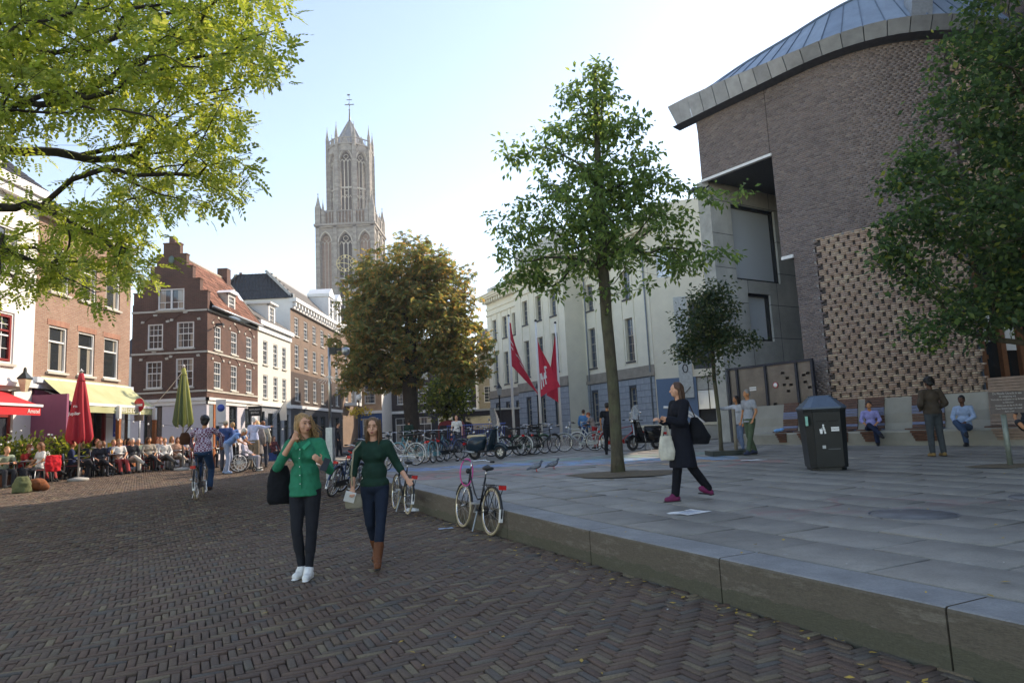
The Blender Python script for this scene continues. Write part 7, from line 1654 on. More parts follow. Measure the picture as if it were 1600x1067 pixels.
# ---- 3 woman in black coat walking left
q = gpt(1072, 783)
p3 = pose(kl=(.06, .10, .50), al=(.05, .36, .16), kr=(-.06, -.06, .50), ar=(-.05, -.14, .09), el=(.2, -.08, 1.14), wl=(.13, -.26, 1.20), er=(-.23, -.03, 1.12), wr=(-.2, -.2, 1.19), tl=(0, -1, .5), tr=(0, -1, 0), hem=-.03, cl=.7)
pc = person('woman with brown bob in long black coat and pink boots walking to the left', (q.x, q.y, q.z), -74, 1.67, p3, 'fair', ('coat', '#14161f'), ('trousers', '#121319'), ('#74294f', .22), ('bob', '#553b2a'), .011, True, False)
tb2 = empty('white_tote', (q.x-.24, q.y-.12, q.z+.70), R(10), label='off white tote bag carried by the woman in the black coat', cat='bag')
m = MB(); m.loft([((0, 0, -.12), .10, .045), ((0, 0, 0), .13, .06), ((0, 0, .17), .095, .04), ((0, 0, .22), .085, .03)], 14); vox(m, 'bag_body', cloth('#c9c3b2'), .011, tb2, 2, .02); m = MB(); [m.tube([(-.06, y, .2), (-.03, y, .36), (.03, y, .36), (.06, y, .2)], .007, 5) for y in (-.02, .02)]; m.build('handle', cloth('#c9c3b2'), tb2)
sb2 = empty('black_shoulder_bag', (q.x+.22, q.y-.05, q.z+.98), R(-10), label='black slouchy bag slung behind the woman in the black coat', cat='bag')
m = MB(); m.loft([((.02, 0, -.2), .13, .06), ((.03, 0, -.1), .16, .08), ((0, 0, .08), .1, .06), ((-.02, 0, .18), .05, .03)], 14); vox(m, 'bag_body', cloth('#101116'), .013, sb2, 2, .02); m = MB(); m.tube([(0, 0, .15), (-.1, -.02, .42)], .008, 5); m.build('strap', cloth('#4a3326'), sb2)
# ---- 4/5 couple
q = gpt(1176, 711)
p4 = pose(kl=(.09, -.10, .51), al=(.08, -.22, .11), kr=(-.09, .02, .50), ar=(-.09, .20, .12), el=(.25, .02, 1.15), wl=(.23, -.12, .93), hy=R(-10), hp=R(4))
person('grey haired man in light grey t-shirt and olive trousers walking left', (q.x, q.y, q.z), -62, 1.76, p4, 'tan', ('tee', '#9b9fa6'), ('trousers', '#4c5a45'), '#3a3f55', ('short', '#8c8883'), .015, fat=.012)
q = gpt(1158, 708)
p5 = pose(kl=(.08, -.02, .50), al=(.08, .02, .09), kr=(-.08, .06, .50), ar=(-.08, .24, .14), er=(-.30, -.22, 1.36), wr=(-.30, -.46, 1.38), el=(.2, .05, 1.14), wl=(.2, -.02, .90), hy=R(-25))
person('dark haired woman in white top and pale jeans pointing to the left', (q.x, q.y, q.z), -58, 1.63, p5, 'tan', ('long', '#bfc3cb'), ('skinny', '#6c7f9c'), '#b9b1a5', ('bob', '#2c2220'), .015, True)
# ---- 6 man with brown jacket from behind
q = gpt(1466, 713); p6 = pose(kl=(.10, 0, .50), al=(.11, .01, .09), kr=(-.10, .0, .50), ar=(-.12, .02, .09), el=(.27, .05, 1.16), wl=(.18, -.12, 1.05), er=(-.27, .05, 1.16), wr=(-.18, -.12, 1.05), hp=R(12))
person('man in brown hooded jacket and grey trousers standing with his back turned', (q.x, q.y, q.z), 176, 1.74, p6, 'brown', ('jacket', '#4a4036'), ('trousers', '#42474a'), '#8a6f45', ('curly', '#15110f'), .014, fat=.02)
# ---- 7/8/9 sitting on the bench wall
SIT = dict(pel=(0, 0, .50), chest=(0, .03, .82), neck=(0, .03, 1.03), head=(0, .0, 1.19), kl=(.12, -.44, .50), al=(.12, -.42, .09), kr=(-.12, -.44, .50), ar=(-.12, -.44, .09), el=(.25, -.02, .74), wl=(.12, -.24, .62), er=(-.25, -.02, .74), wr=(-.12, -.24, .62))
def sit(**k): d = dict(STAND); d.update(SIT); d.update(k); return d
CROSS = dict(kl=(.10, -.44, .52), al=(.13, -.40, .09), kr=(-.04, -.46, .62), ar=(.22, -.62, .34), tr=(.5, -1, -.2))
q = gpt(1363, 697); person('bearded man in lilac shirt sitting with one leg crossed on the bench wall', (q.x+.25, q.y+.42, .5), -28, 1.75, sit(**CROSS), 'tan', ('half', '#8f8fc4'), ('trousers', '#1d2740'), '#1c1a1a', ('short', '#1a1614'), .015)
q = gpt(1500, 699); person('man in pale blue jacket with shoulder strap sitting on the bench wall', (q.x+.42, q.y+.35, .5), -52, 1.75, sit(**CROSS), 'brown', ('long', '#8ea2bd'), ('trousers', '#33465e'), '#1c1d22', ('short', '#14110f'), .015, fat=.02)
q = gpt(1590, 702); person('person in shorts with bare crossed legs cut off by the right edge', (q.x+.55, q.y+.3, .48), -55, 1.72, sit(**CROSS), 'tan', ('tee', '#2f3138'), ('shorts', '#34363a'), '#d8d6cf', ('short', '#1e2c52'), .015)
q = gpt(1421, 690); m = MB(); m.loft([((0, 0, 0), .17, .1), ((0, 0, .2), .18, .12), ((0, 0, .36), .14, .09), ((0, 0, .4), .08, .05)], 14); bp = empty('black_backpack', (q.x+.55, q.y+.5, .95), R(-30), label='black backpack standing on the bench wall beside the man in lilac', cat='bag'); vox(m, 'bag_body', cloth('#16171b'), .016, bp, 2)
# ---- 10/11 near the scooter
q = gpt(953, 710); person('man in black t-shirt with dark backpack seen from behind left of the tree trunk', (q.x, q.y, q.z), 165, 1.66, pose(kl=(.09, .02, .5), al=(.1, .1, .1), el=(.24, .06, 1.16)), 'tan', ('tee', '#15161a'), ('trousers', '#17181c'), '#1b1b1d', ('short', '#1a1512'), .017)
m = MB(); m.loft([((0, 0, 0), .14, .07), ((0, 0, .3), .15, .08), ((0, 0, .42), .1, .05)], 12); bp = empty('dark_backpack', (q.x+.07, q.y-.19, q.z+.95), 0, label='dark backpack on the back of the man in black', cat='bag'); vox(m, 'bag_body', cloth('#1a1c24'), .018, bp, 2)
q = gpt(938, 704); person('red haired woman in grey top bending over the parked bicycles', (q.x+.1, q.y+2.2, q.z), -120, 1.55, pose(chest=(0, -.1, 1.2), neck=(0, -.2, 1.38), head=(0, -.28, 1.5), hp=R(25), wl=(.1, -.4, 1.05), wr=(-.1, -.4, 1.05), el=(.24, -.2, 1.1), er=(-.24, -.2, 1.1)), 'pink', ('tee', '#8d7f78'), ('trousers', '#a32d2e'), '#222222', ('short', '#8a4a2a'), .019, True)
q = gpt(924, 703); person('person in blue with light blue backpack behind the parked bicycles', (q.x+.1, q.y+3.2, q.z), 150, 1.6, pose(), 'fair', ('long', '#3c6e9c'), ('trousers', '#223a5c'), '#222222', ('short', '#4a3020'), .02)
# ---- 12 cyclist seen from behind
q = gpt(297, 781)
bc = copy_tree(protos['blk']); bc.location = (q.x, q.y+.5, gz(q.x, q.y)); bc.rotation_euler = (R(-2), 0, R(106)); tag(bc, 'black bicycle ridden away by the man in the checked shirt', 'bicycle')
p12 = pose(pel=(0, .30, 1.00), chest=(0, .18, 1.30), neck=(0, .1, 1.50), head=(0, .05, 1.66), kl=(.13, -.08, .80), al=(.12, .05, .44), kr=(-.13, .0, .62), ar=(-.12, .12, .24), el=(.34, -.04, 1.30), wl=(.30, -.22, 1.09), er=(-.34, -.04, 1.30), wr=(-.30, -.22, 1.09))
person('man with dark curly hair in checked shirt riding a bicycle away', (q.x+.08, q.y+.5, gz(q.x, q.y)), 196, 1.75, p12, 'tan', ('long', '#6c5068', 'check'), ('trousers', '#27405e'), '#3b2a22', ('curly', '#1c1512'), .015, fat=.03)
m = MB(); m.loft([((0, 0, -.14), .09, .05), ((0, 0, 0), .12, .06), ((0, 0, .12), .07, .04)], 12); cb = empty('brown_satchel', (q.x-.12, q.y-.02, gz(q.x, q.y)+1.30), R(15), label='brown leather satchel on the back of the cyclist', cat='bag'); vox(m, 'bag_body', cloth('#4a2c1c'), .015, cb, 2); m = MB(); m.tube([(0, 0, .1), (.12, .02, .28)], .012, 5); m.build('strap', cloth('#4a2c1c'), cb)
# ---- 13 group with the wheelchair
q = gpt(385, 737); wc = make_wheelchair((q.x-.1, q.y, q.z), 12)
person('elderly woman in pale jacket sitting in the wheelchair', (q.x-.05, q.y, q.z), 100, 1.6, sit(), 'fair', ('long', '#b9b6c2'), ('trousers', '#8c8a92'), '#dddddd', ('short', '#c9c6bf'), .02)
q = gpt(358, 740); person('man in blue and white clothes bending forward to push the wheelchair', (q.x, q.y, q.z), 85, 1.75, pose(pel=(0, .06, .92), chest=(0, -.18, 1.12), neck=(0, -.38, 1.22), head=(0, -.5, 1.28), hp=R(30), el=(.22, -.4, 1.02), wl=(.2, -.58, .92), er=(-.22, -.4, 1.02), wr=(-.2, -.58, .92), kl=(.1, .0, .5), al=(.1, .2, .1)), 'tan', ('tee', '#6e8fc0'), ('trousers', '#8c97ad'), '#8aa0c0', ('short', '#c6c0b6'), .018)
for px, py, yw, H, lab, sk, tp, bt, hr, extra in [
    (352, 735, 200, 1.78, 'man in navy polo and pale cap leaning over the wheelchair group', 'tan', ('half', '#2d4472'), ('trousers', '#4a4c55'), ('cap', '#8a8378'), dict(chest=(0, -.08, 1.24), neck=(0, -.14, 1.43), head=(0, -.19, 1.57))),
    (397, 733, 170, 1.80, 'white haired man in light blue shirt with his arm round a woman in grey', 'fair', ('long', '#b7bfdc'), ('trousers', '#7d705f'), ('short', '#e0ddd6'), dict(er=(-.36, -.06, 1.36), wr=(-.58, -.02, 1.38))),
    (402, 732, 188, 1.66, 'blonde woman in grey checked coat beside the white haired man', 'fair', ('coat', '#8a8480'), ('skinny', '#1c1c20'), ('bob', '#c7a877'), {}),
    (411, 730, 200, 1.65, 'auburn haired woman in pale top at the right end of the wheelchair group', 'fair', ('long', '#b6b3a4'), ('trousers', '#3a3d48'), ('short', '#7d4c2c'), {}),
    (363, 732, 230, 1.66, 'fair haired person half hidden behind the man in navy polo', 'fair', ('tee', '#4c6aa0'), ('trousers', '#333333'), ('short', '#b08a5c'), {})]:
    q = gpt(px, py); person(lab, (q.x, q.y, q.z), yw, H, pose(**extra), sk, tp, bt, '#2a2a2a', hr, .019, 'woman' in lab)
q = at(428, 690, 33); person('woman in plaid coat sitting on a blue bag by the grey shopfront', (q.x, 33, .5), 60, 1.65, sit(pel=(0, 0, .45)), 'fair', ('long', '#6d3a3c'), ('skinny', '#2a2a2e'), '#333333', ('long', '#6e4a30'), .022, True)
m = MB(); m.box(-.28, .28, -.2, .2, 0, .42); tag(m.build('blue_bag', cloth('#2f4c82'), None, (q.x+.1, 33, .52)), 'blue square bag under the woman in plaid by the shopfront', 'bag')
# distant figures at the terrace
for px, py, Y, yw, lab, tp, bt, hr in [(715, 705, 31, 0, 'distant person in white top carrying a bag near the blue fence', ('tee', '#d8d6d0'), ('trousers', '#3c3f48'), ('short', '#6b4a30')),
    (528, 705, 34, 90, 'distant person in dark clothes walking past the blue shopfront', ('long', '#23262e'), ('trousers', '#1d1f26'), ('short', '#2a1f18')), (640, 705, 36, 180, 'distant person in dark green coat under the chestnut', ('coat', '#20392f'), ('trousers', '#202226'), ('short', '#2a1f18'))]:
    q = at(px, py, Y); person(lab, (q.x, Y, .54), yw, 1.72, pose(kl=(.09, -.08, .5), al=(.09, -.16, .1)), 'fair', tp, bt, '#222222', hr, .024)
# ---- 14 the cafe crowd: seated people built in a few poses, then dressed one by one
SH = sit(kl=(.12, -.46, .47), al=(.12, -.66, .1), kr=(-.12, -.46, .47), ar=(-.12, -.60, .1))
kinds = []
T0 = dict(vs=.02)
def cp(kind, sk, tk, bk, hk, fem): 
    return person('x', (0, -50, 0), 0, 1.7, kind, sk, (tk, '#777777'), (bk, '#888888'), '#333333', (hk, '#555555'), .02, fem)
base = [cp(sit(**CROSS), 'fair', 'long', 'trousers', 'short', False), cp(SH, 'fair', 'tee', 'trousers', 'short', False), cp(sit(), 'fair', 'tee', 'skinny', 'long', True), cp(sit(**CROSS), 'fair', 'half', 'skinny', 'bob', True), cp(sit(chest=(0, -.1, .8), neck=(0, -.2, .98), head=(0, -.26, 1.12), wl=(.1, -.45, .74), wr=(-.1, -.45, .74), el=(.24, -.25, .72), er=(-.24, -.25, .72)), 'fair', 'tee', 'trousers', 'short', False)]
tops = [('#d9d7d2', 'white'), ('#2a2c33', 'black'), ('#b3312f', 'red'), ('#c49a83', 'salmon'), ('#4a5d86', 'blue'), ('#8d9a86', 'sage'), ('#a39a8b', 'beige'), ('#1f2c4a', 'navy')]
bots = [('#a0413f', 'red trousers'), ('#c9c4b8', 'white trousers'), ('#2b2d33', 'black trousers'), ('#5a5a58', 'grey trousers'), ('#3c5274', 'jeans')]
hairs = [('#a97f50', 'blonde'), ('#3a2518', 'dark'), ('#6e4427', 'brown'), ('#bdb8ae', 'grey'), ('#84421f', 'auburn')]
used = set(); CR = random.Random(11)
def seat(i, x, y, yaw, lab, t, b, h_, sk='fair'):
    o = base[i] if i not in used else copy_tree(base[i]); used.add(i); o.location = (x, y, gz(x, y)-.02); o.rotation_euler = (0, 0, R(yaw)); o.scale = (CR.uniform(.95, 1.02),)*3; tag(o, lab, 'person')
    recolour(o, {'cloth #777777': cloth(t), 'cloth #888888': cloth(b), 'hair #555555': hairm(h_), 'skin fair': SK[sk]}); return o
M_chair = mat('terrace chair cane', srgb('#6d3030'), .6)
def make_chair():
    c = empty('terrace_chair', (0, -60, 0)); m = MB(); m.box(-.21, .21, -.2, .22, .43, .46); m.build('seat', M_chair, c)
    m = MB(); vs = [(-.21+.42*j/6, .22+.05*math.sin(math.pi*j/6)+.06*k, .56+.3*k) for k in (0, 1) for j in range(7)]; m.add(vs+[(x, y+.02, z) for x, y, z in vs], [(j, j+1, 8+j, 7+j) for j in range(6)]+[(14+j, 21+j, 22+j, 15+j) for j in range(6)]+[(7+j, 8+j, 22+j, 21+j) for j in range(6)]); m.build('backrest', M_chair, c)
    for sx in (-1, 1):
        for sy in (-1, 1): m = MB(); m.tube([(sx*.2, sy*.2, .43), (sx*.22, sy*.24, 0)] if sy < 0 else [(sx*.2, .27, .86), (sx*.2, .21, .45), (sx*.22, .27, 0)], .012, 6); m.build('leg', M_galv, c)
        m = MB(); m.tube([(sx*.22, .24, .68), (sx*.24, -.16, .66), (sx*.22, -.2, .44)], .012, 6); m.build('armrest', M_galv, c)
    return c
def make_table():
    c = empty('terrace_table', (0, -62, 0)); m = MB(); m.lathe([(.36, .71), (.37, .72), (.37, .735), (.36, .74)], 20); m.build('table_top', M_galv, c); m = MB(); m.tube([(0, 0, .03), (0, 0, .71)], .025, 8)
    for k in range(4): a = k*math.pi/2+.5; m.tube([(0, 0, .06), (.3*math.cos(a), .3*math.sin(a), 0.01)], .018, 6)
    m.build('pedestal', M_galv, c); return c
chair0 = make_chair(); table0 = make_table(); first = [True, True]
def put(o0, k, x, y, yaw, lab, cat, grp):
    o = o0 if first[k] else copy_tree(o0); first[k] = False; o.location = (x, y, gz(x, y)); o.rotation_euler = (0, 0, R(yaw)); tag(o, lab, cat, grp)
row = []   # pixel of the feet, yaw, pose, top, bottom, hair, skin
data = [(14, 762, 60, 4, 5, 2, 0, 'at the first metal table'), (34, 760, -30, 2, 0, 2, 2, 'behind the camouflage rucksack'), (56, 757, 110, 4, 2, 2, 4, 'with a red jacket behind'), (78, 753, 80, 3, 7, 2, 1, 'just left of the red parasol'),
        (110, 748, -10, 1, 1, 2, 0, 'facing out beneath the red parasol'), (137, 747, 120, 0, 7, 2, 4, 'seen from behind right of the red parasol'), (162, 745, 50, 3, 1, 2, 0, 'left of the guest in red trousers'), (192, 741, 48, 1, 0, 0, 0, 'in red trousers stretching the legs'),
        (212, 739, 46, 0, 1, 1, 3, 'in white trousers with bare arms'), (238, 737, 44, 3, 6, 2, 1, 'before the no entry sign'), (262, 735, 42, 0, 0, 3, 0, 'in white shirt and grey trousers'), (282, 733, 40, 3, 3, 1, 2, 'with salmon top left of the cyclist'),
        (322, 733, 50, 1, 2, 2, 2, 'in red just right of the cyclist'), (334, 731, 45, 2, 4, 2, 4, 'in blue shirt left of the wheelchair group')]
tp_used = 0
for i, (px, py, yw, kd, tt, bb_, hh, dsc) in enumerate(data):
    q = gpt(px, py); th = R(yw); hx, hy_ = q.x-math.sin(th)*.5, q.y+math.cos(th)*.5
    hx = q.x-.45*math.sin(R(yw)); hy_ = q.y+.45*math.cos(R(yw))
    seat(kd, hx, hy_, yw, '%s haired guest in a %s top, %s' % (hairs[hh][1], tops[tt][1], dsc), tops[tt][0], bots[bb_][0], hairs[hh][0], 'tan' if i % 4 == 1 else 'fair')
    put(chair0, 0, hx, hy_, yw, 'terrace chair holding the guest '+dsc, 'chair', 'terrace chairs in the front row')
back = [(30, 17.9, -14.4, 1, 5, 1), (46, 18.9, -14.6, 0, 3, 0), (64, 19.9, -14.2, 1, 0, 2), (96, 20.6, -14.6, 3, 4, 1), (150, 21.8, -14.4, 0, 6, 4), (160, 22.4, -13.6, 2, 1, 2), (176, 23.1, -14.2, 1, 7, 0), (200, 23.9, -13.8, 3, 2, 1), (215, 24.6, -14.1, 0, 5, 3), (230, 25.2, -13.4, 2, 3, 2), (250, 25.9, -13.9, 1, 0, 4), (268, 26.4, -13.2, 3, 6, 0), (284, 27.0, -13.6, 0, 4, 1)]
dsc2 = ['at the far left table', 'behind the camouflage rucksack', 'behind the red jacket', 'left of the red parasol pole', 'just right of the red parasol pole', 'two left of the trestle rail', 'behind the red trousers', 'by the wooden trestle', 'in front of the white panel', 'near the no entry sign', 'by the far awning post', 'behind the guest in white', 'furthest back near the green parasol']
fx = np.array([d_[0] for d_ in data], float); fp = [gpt(d_[0], d_[1]) for d_ in data]
back += [(v, 0, 0, a_, b_, c_) for v, a_, b_, c_ in ((104, 2, 0, 3), (128, 1, 3, 0), (187, 0, 4, 2), (245, 3, 1, 4), (300, 1, 0, 0), (310, 2, 2, 1))]; dsc2 += ['under the green shrub', 'behind the red parasol base', 'beneath the blue poster', 'beside the road sign pole', 'right beside the cyclist', 'before the square wooden post']
for i, (px, Y, X, kd, tt, hh) in enumerate(back):
    k = i % 2 if i < 13 else .5; base_x = np.interp(px, fx, [p.x for p in fp]); base_y = np.interp(px, fx, [p.y for p in fp]); n_ = Vector((base_x, base_y, 0)).normalized(); X, Y = base_x+n_.x*(1.35+.6*k), base_y+n_.y*(1.35+.6*k)
    yw = CR.choice([60, 75, 40, 20]); seat(kd, X, Y, yw, '%s haired back row guest in a %s top, %s' % (hairs[hh][1], tops[tt][1], dsc2[i]), tops[tt][0], bots[CR.randrange(5)][0], hairs[hh][0], CR.choice(['fair', 'tan', 'pink']))
    put(chair0, 0, X, Y, yw, 'terrace chair of the back row guest '+dsc2[i], 'chair', 'terrace chairs in the back row')
tabs = []
for px, k, dsc_ in ((25, .55, 'before the first two guests at the left'), (68, .6, 'under the elbows of the guests left of the red parasol'), (122, .5, 'beside the red parasol pole'), (176, .9, 'behind the guest in red trousers'), (225, .9, 'before the no entry sign'), (272, .9, 'behind the guest left of the cyclist'), (328, .9, 'beside the guests left of the wheelchair')):
    X = float(np.interp(px, fx, [p.x for p in fp])); Y = float(np.interp(px, fx, [p.y for p in fp])); n_ = Vector((X, Y, 0)).normalized(); X += n_.x*k; Y += n_.y*k; tabs.append((X, Y))
    put(table0, 1, X, Y, 0, 'round grey metal table '+dsc_, 'table', 'round tables on the terrace')
# waitress in the doorway
q = at(86, 690, 25.0); person('waitress in black and white standing in the dark cafe doorway', (q.x+.2, 25.2, .45), 60, 1.7, pose(), 'fair', ('half', '#1a1a1d'), ('trousers', '#1a1a1d'), '#222222', ('bun', '#1d1512'), .022, True)
# ================================================================ STREET FURNITURE AND SMALL THINGS
# litter bin
q = gpt(1306, 735); bn = empty('litter_bin', (q.x, q.y+.38, q.z), R(-12), label='big dark green octagonal litter bin with stickers on the plaza', cat='bin')
M_bin = mat('blackish green bin enamel', srgb('#171c1d'), .38, var=.25, scale=5, bump=.06); M_bint = mat('blue grey bin roof', srgb('#4a5a6a'), .35, .2, var=.15)
def octo(w_, d_, c): return [(-w_+c, -d_), (w_-c, -d_), (w_, -d_+c), (w_, d_-c), (w_-c, d_), (-w_+c, d_), (-w_, d_-c), (-w_, -d_+c)]
m = MB(); A = octo(.34, .38, .12); B = octo(.38, .43, .13)
def ring(P, z): return [(x, y, z) for x, y in P]
def shell(mb, lev):
    vs = []; [vs.extend(l) for l in lev]; n = 8; mb.add(vs, [(i*n+k, i*n+(k+1) % n, (i+1)*n+(k+1) % n, (i+1)*n+k) for i in range(len(lev)-1) for k in range(n)]+[tuple(range(n-1, -1, -1)), tuple((len(lev)-1)*n+k for k in range(n))])
shell(m, [ring(octo(.31, .35, .11), .0), ring(octo(.31, .35, .11), .05), ring(A, .06), ring(B, 1.10), ring(octo(.39, .44, .13), 1.17)]); m.build('body', M_bin, bn)
m = MB(); shell(m, [ring(octo(.40, .455, .13), 1.17), ring(octo(.40, .455, .13), 1.20), ring(octo(.19, .20, .06), 1.41), ring(octo(.19, .18, .05), 1.43)]); m.build('roof', M_bint, bn)
fz = lambda z: -.38-.05*(z-.06)/1.04
m = MB(); m.box(-.24, .24, fz(.95)-.012, fz(.95)+.02, .10, 1.12, Matrix.Rotation(R(2.6), 4, 'X') @ Matrix.Translation((0, .03, 0))); dr = m.build('door', M_bin, bn)
for x in (-.11, .11): m = MB(); m.box(x-.09, x+.09, -.448, -.40, .93, 1.06); m.build('slot', mat('bin slot black', (.005, .005, .005), .9, bump=0), bn)
def plate(nm, x0, x1, z0, z1, mt, y=-.452): m = MB(); m.box(x0, x1, y-.004, y, z0, z1); return m.build(nm, mt, bn)
s_ = plate('white_sticker', .06, .20, .74, .82, M_white, -.447); text('UTRECHT', .032, M_black, s_, (.13, -.453, .78))
plate('small_sticker', -.12, -.06, .42, .48, mat('worn grey sticker', (.5, .5, .48), .6), -.425); plate('scraped_label', -.02, .2, .40, .43, mat('scraped label', (.12, .13, .13), .7), -.42)
m = MB(); m.ell((-.075, -.449, .86), (.018, .004, .018)); m.cone((-.075, -.447, .83), (-.06, -.447, .76), .017, .02, 6); m.bar((-.06, -.447, .77), (-.05, -.447, .70), .03, .006); m.bar((-.08, -.447, .82), (-.12, -.447, .80), .012, .005); m.add([(-.15, -.449, .79), (-.09, -.449, .79), (-.10, -.449, .70), (-.14, -.449, .70)], [(0, 3, 2, 1)]); m.build('tidy_man_pictogram', M_white, bn)
m = MB(); m.box(-.355, -.31, -.385, -.345, .86, 1.04, Matrix.Translation((0, 0, 0))); o = m.build('green_sticker', mat('mint sticker', srgb('#7fb8a4'), .5), bn, (-.018, -.02, 0), (0, 0, R(0)))
# wooden notice board at the right edge
q = gpt(1579, 727); nb = empty('notice_board', (q.x, q.y, q.z), R(8), label='grey timber notice board with white painted lines of writing on a tube post', cat='sign')
m = MB(); m.tube([(0, 0, 0), (-.0, 0, .92)], .045, 12); m.build('post', mat('pale green tube steel', srgb('#7c8378'), .5, .3), nb)
M_nb = mat('weathered grey board', srgb('#6b615b'), .8, var=.2, scale=7); M_chk = mat('white lettering paint', srgb('#b9b2aa'), .7, bump=0)
for k in range(3): m = MB(); m.box(-.30, .42, -.075, -.05, .93+k*.132, .93+k*.132+.128); m.build('board', M_nb, nb)
for k, (tx_, sz_) in enumerate([('De Neude Utrecht is van', .058), ('de omgeving vrij', .052), ('Verboden te voetballen en op de bank', .044), ('te klimmen', .05), ('Honden aan de lijn in dit deel', .046), ('Geen fietsen tegen de muur', .048), ('dank u wel', .044)]): text(tx_, sz_, M_chk, nb, (.06, -.079, 1.29-k*.054))
m = MB(); N_ = 18; vs = [(q.x, q.y, q.z+.012)]+[(q.x+.75*math.cos(a), q.y+.55*math.sin(a), q.z+.004) for a in np.linspace(0, 2*math.pi, N_+1)[:-1]]; m.add(vs, [(0, 1+k, 1+(k+1) % N_) for k in range(N_)]); m.build('tree_pit_earth', MC['trodden earth'], plaza)
# flagpoles with red flags
M_flag = mat('crimson flag cloth', srgb('#d23348'), .8, var=.08); t = None
def flagpole(px, py, Y, ytop, lab, flab, shape, mark):
    b = at(px, py, Y); tp_ = at(px, ytop, Y); zb_ = gz(b.x, Y); H = tp_.z-zb_
    fp = empty('flagpole', (b.x, Y, zb_), 0, label=lab, cat='flagpole')
    m = MB(); m.tube([(0, 0, 0), (0, 0, H*.5), (0, 0, H)], [.10, .08, .055], 12); m.build('pole', M_white, fp); m = MB(); m.ell((0, 0, H+.06), (.09, .09, .09)); m.build('finial', M_blackm, fp)
    fl_ = empty('red_flag', (b.x, Y-.02, zb_+H-.45), 0, label=flab, cat='flag'); m = MB(); vs = []; nu, nv = 14, 18
    for i in range(nv+1):
        for j in range(nu+1):
            u, v = j/nu, i/nv; vs.append(tuple(Vector(shape(u, v))+Vector((0, .10*math.sin(u*9+v*4)*u+.05*math.sin(v*11+u*3)*u, 0))))
    m.add(vs, [(i*(nu+1)+j, i*(nu+1)+j+1, (i+1)*(nu+1)+j+1, (i+1)*(nu+1)+j) for i in range(nv) for j in range(nu)], True); m.build('cloth', M_flag, fl_)
    if mark:
        e = MB()
        for (a, b_, c, d) in mark: 
            P = lambda u, v: tuple(Vector(shape(u, v))+Vector((0, .10*math.sin(u*9+v*4)*u+.05*math.sin(v*11+u*3)*u-.03, 0)))
            n_ = 4
            for k in range(n_): v0 = c+(d-c)*k/n_; v1 = c+(d-c)*(k+1)/n_; e.quad(P(a, v0), P(a, v1), P(b_, v1), P(b_, v0))
        e.build('white_emblem', M_white, fl_)
sA = lambda u, v: (2.0*u*(.12+.88*v)*(1-.35*v), 0, -4.2*v*(1-.12*u)-(1.9*u)*v**.6+0)
flagpole(804, 690, 47, 494, 'white flagpole furthest left of the three before the town hall', 'red flag blown to the right on the left pole', lambda u, v: (1.9*u*(.10+.9*v**1.1)*(.75+.25*v), 0, -2.95*v-2.5*u*v**.5*(.9)), [(.05, .35, .36, .40), (.1, .5, .5, .54), (.55, .95, .46, .50), (.6, 1, .58, .62)])
flagpole(847, 693, 43, 502, 'white flagpole in the middle of the three before the town hall', 'red flag with white animal emblem on the middle pole', lambda u, v: (1.35*u*v**.9, 0, -4.4*v-.9*u*(1-v)+.9*u*v*(1-.3*u)), [(.1, .5, .66, .76), (.1, .16, .76, .9), (.22, .28, .76, .88), (.36, .42, .76, .86), (.46, .54, .56, .68), (.5, .68, .55, .59)])
flagpole(878, 690, 46, 505, 'white flagpole on the right of the three before the town hall', 'red flag hanging limp on the right pole', lambda u, v: (-.85*u*v+.35*math.sin(u*3)*v*.2, 0, -5.0*v*(1-.12*u)), None)
# lamp post with cctv and spikes behind the woman in green
q = gpt(517, 748); lp_ = empty('camera_post', (q.x, q.y, q.z), R(-8), label='slim steel post with grey camera dome and fan of spikes behind the woman in green', cat='lamp post')
H = at(517, 543, q.y).z-q.z; m = MB(); m.tube([(0, 0, 1.3), (0, 0, H)], .035, 10); m.build('pole', M_alu, lp_); m = MB(); m.box(-.09, .09, -.09, .09, 0, 1.32); m.build('cabinet', M_galv, lp_)
m = MB(); m.bar((0, 0, H-.08), (.42, 0, H-.06), .05, .07); m.box(.02, .2, -.04, .04, H-.18, H+.0); m.build('arm', M_blackm, lp_); m = MB(); m.lathe([(.03, .06), (.10, .04), (.11, -.05), (.09, -.12), (.02, -.16)], 14, (.46, 0, H-.08)); m.build('camera_dome', M_galv, lp_)
m = MB()
for k in range(9): a = R(200+k*16.25); m.bar((0, -.02, H-.75), (.32*math.cos(a*1.0) if False else .34*math.sin(R(-64+k*16)), -.08, H-.75-.22*math.cos(R(-64+k*16))), .008)
m.build('spikes', M_white, lp_)
# ornate lamps by the town hall
for px, Y, lab in ((783, 55, 'black ornate street lamp left of the flagpoles'), (843, 58, 'black ornate street lamp behind the middle flagpole')):
    b = at(px, 680, Y); o = empty('street_lamp', (b.x, Y, .55), 0, label=lab, cat='lamp'); m = MB(); m.lathe([(.22, 0), (.2, .3), (.1, .5), (.08, 1.2), (.06, 2.2), (.05, 3.6), (.12, 3.7)], 10); m.build('post', M_blackm, o)
    m = MB(); m.lathe([(.12, 3.7), (.24, 4.25), (.05, 4.3)], 6, smooth=False); m.build('lantern', mat('frosted lamp glass', (.4, .4, .38), .3), o); m = MB(); m.lathe([(.28, 4.25), (.1, 4.5), (.03, 4.7), (.0, 4.75)], 6, smooth=False); m.build('lantern_roof', M_blackm, o)
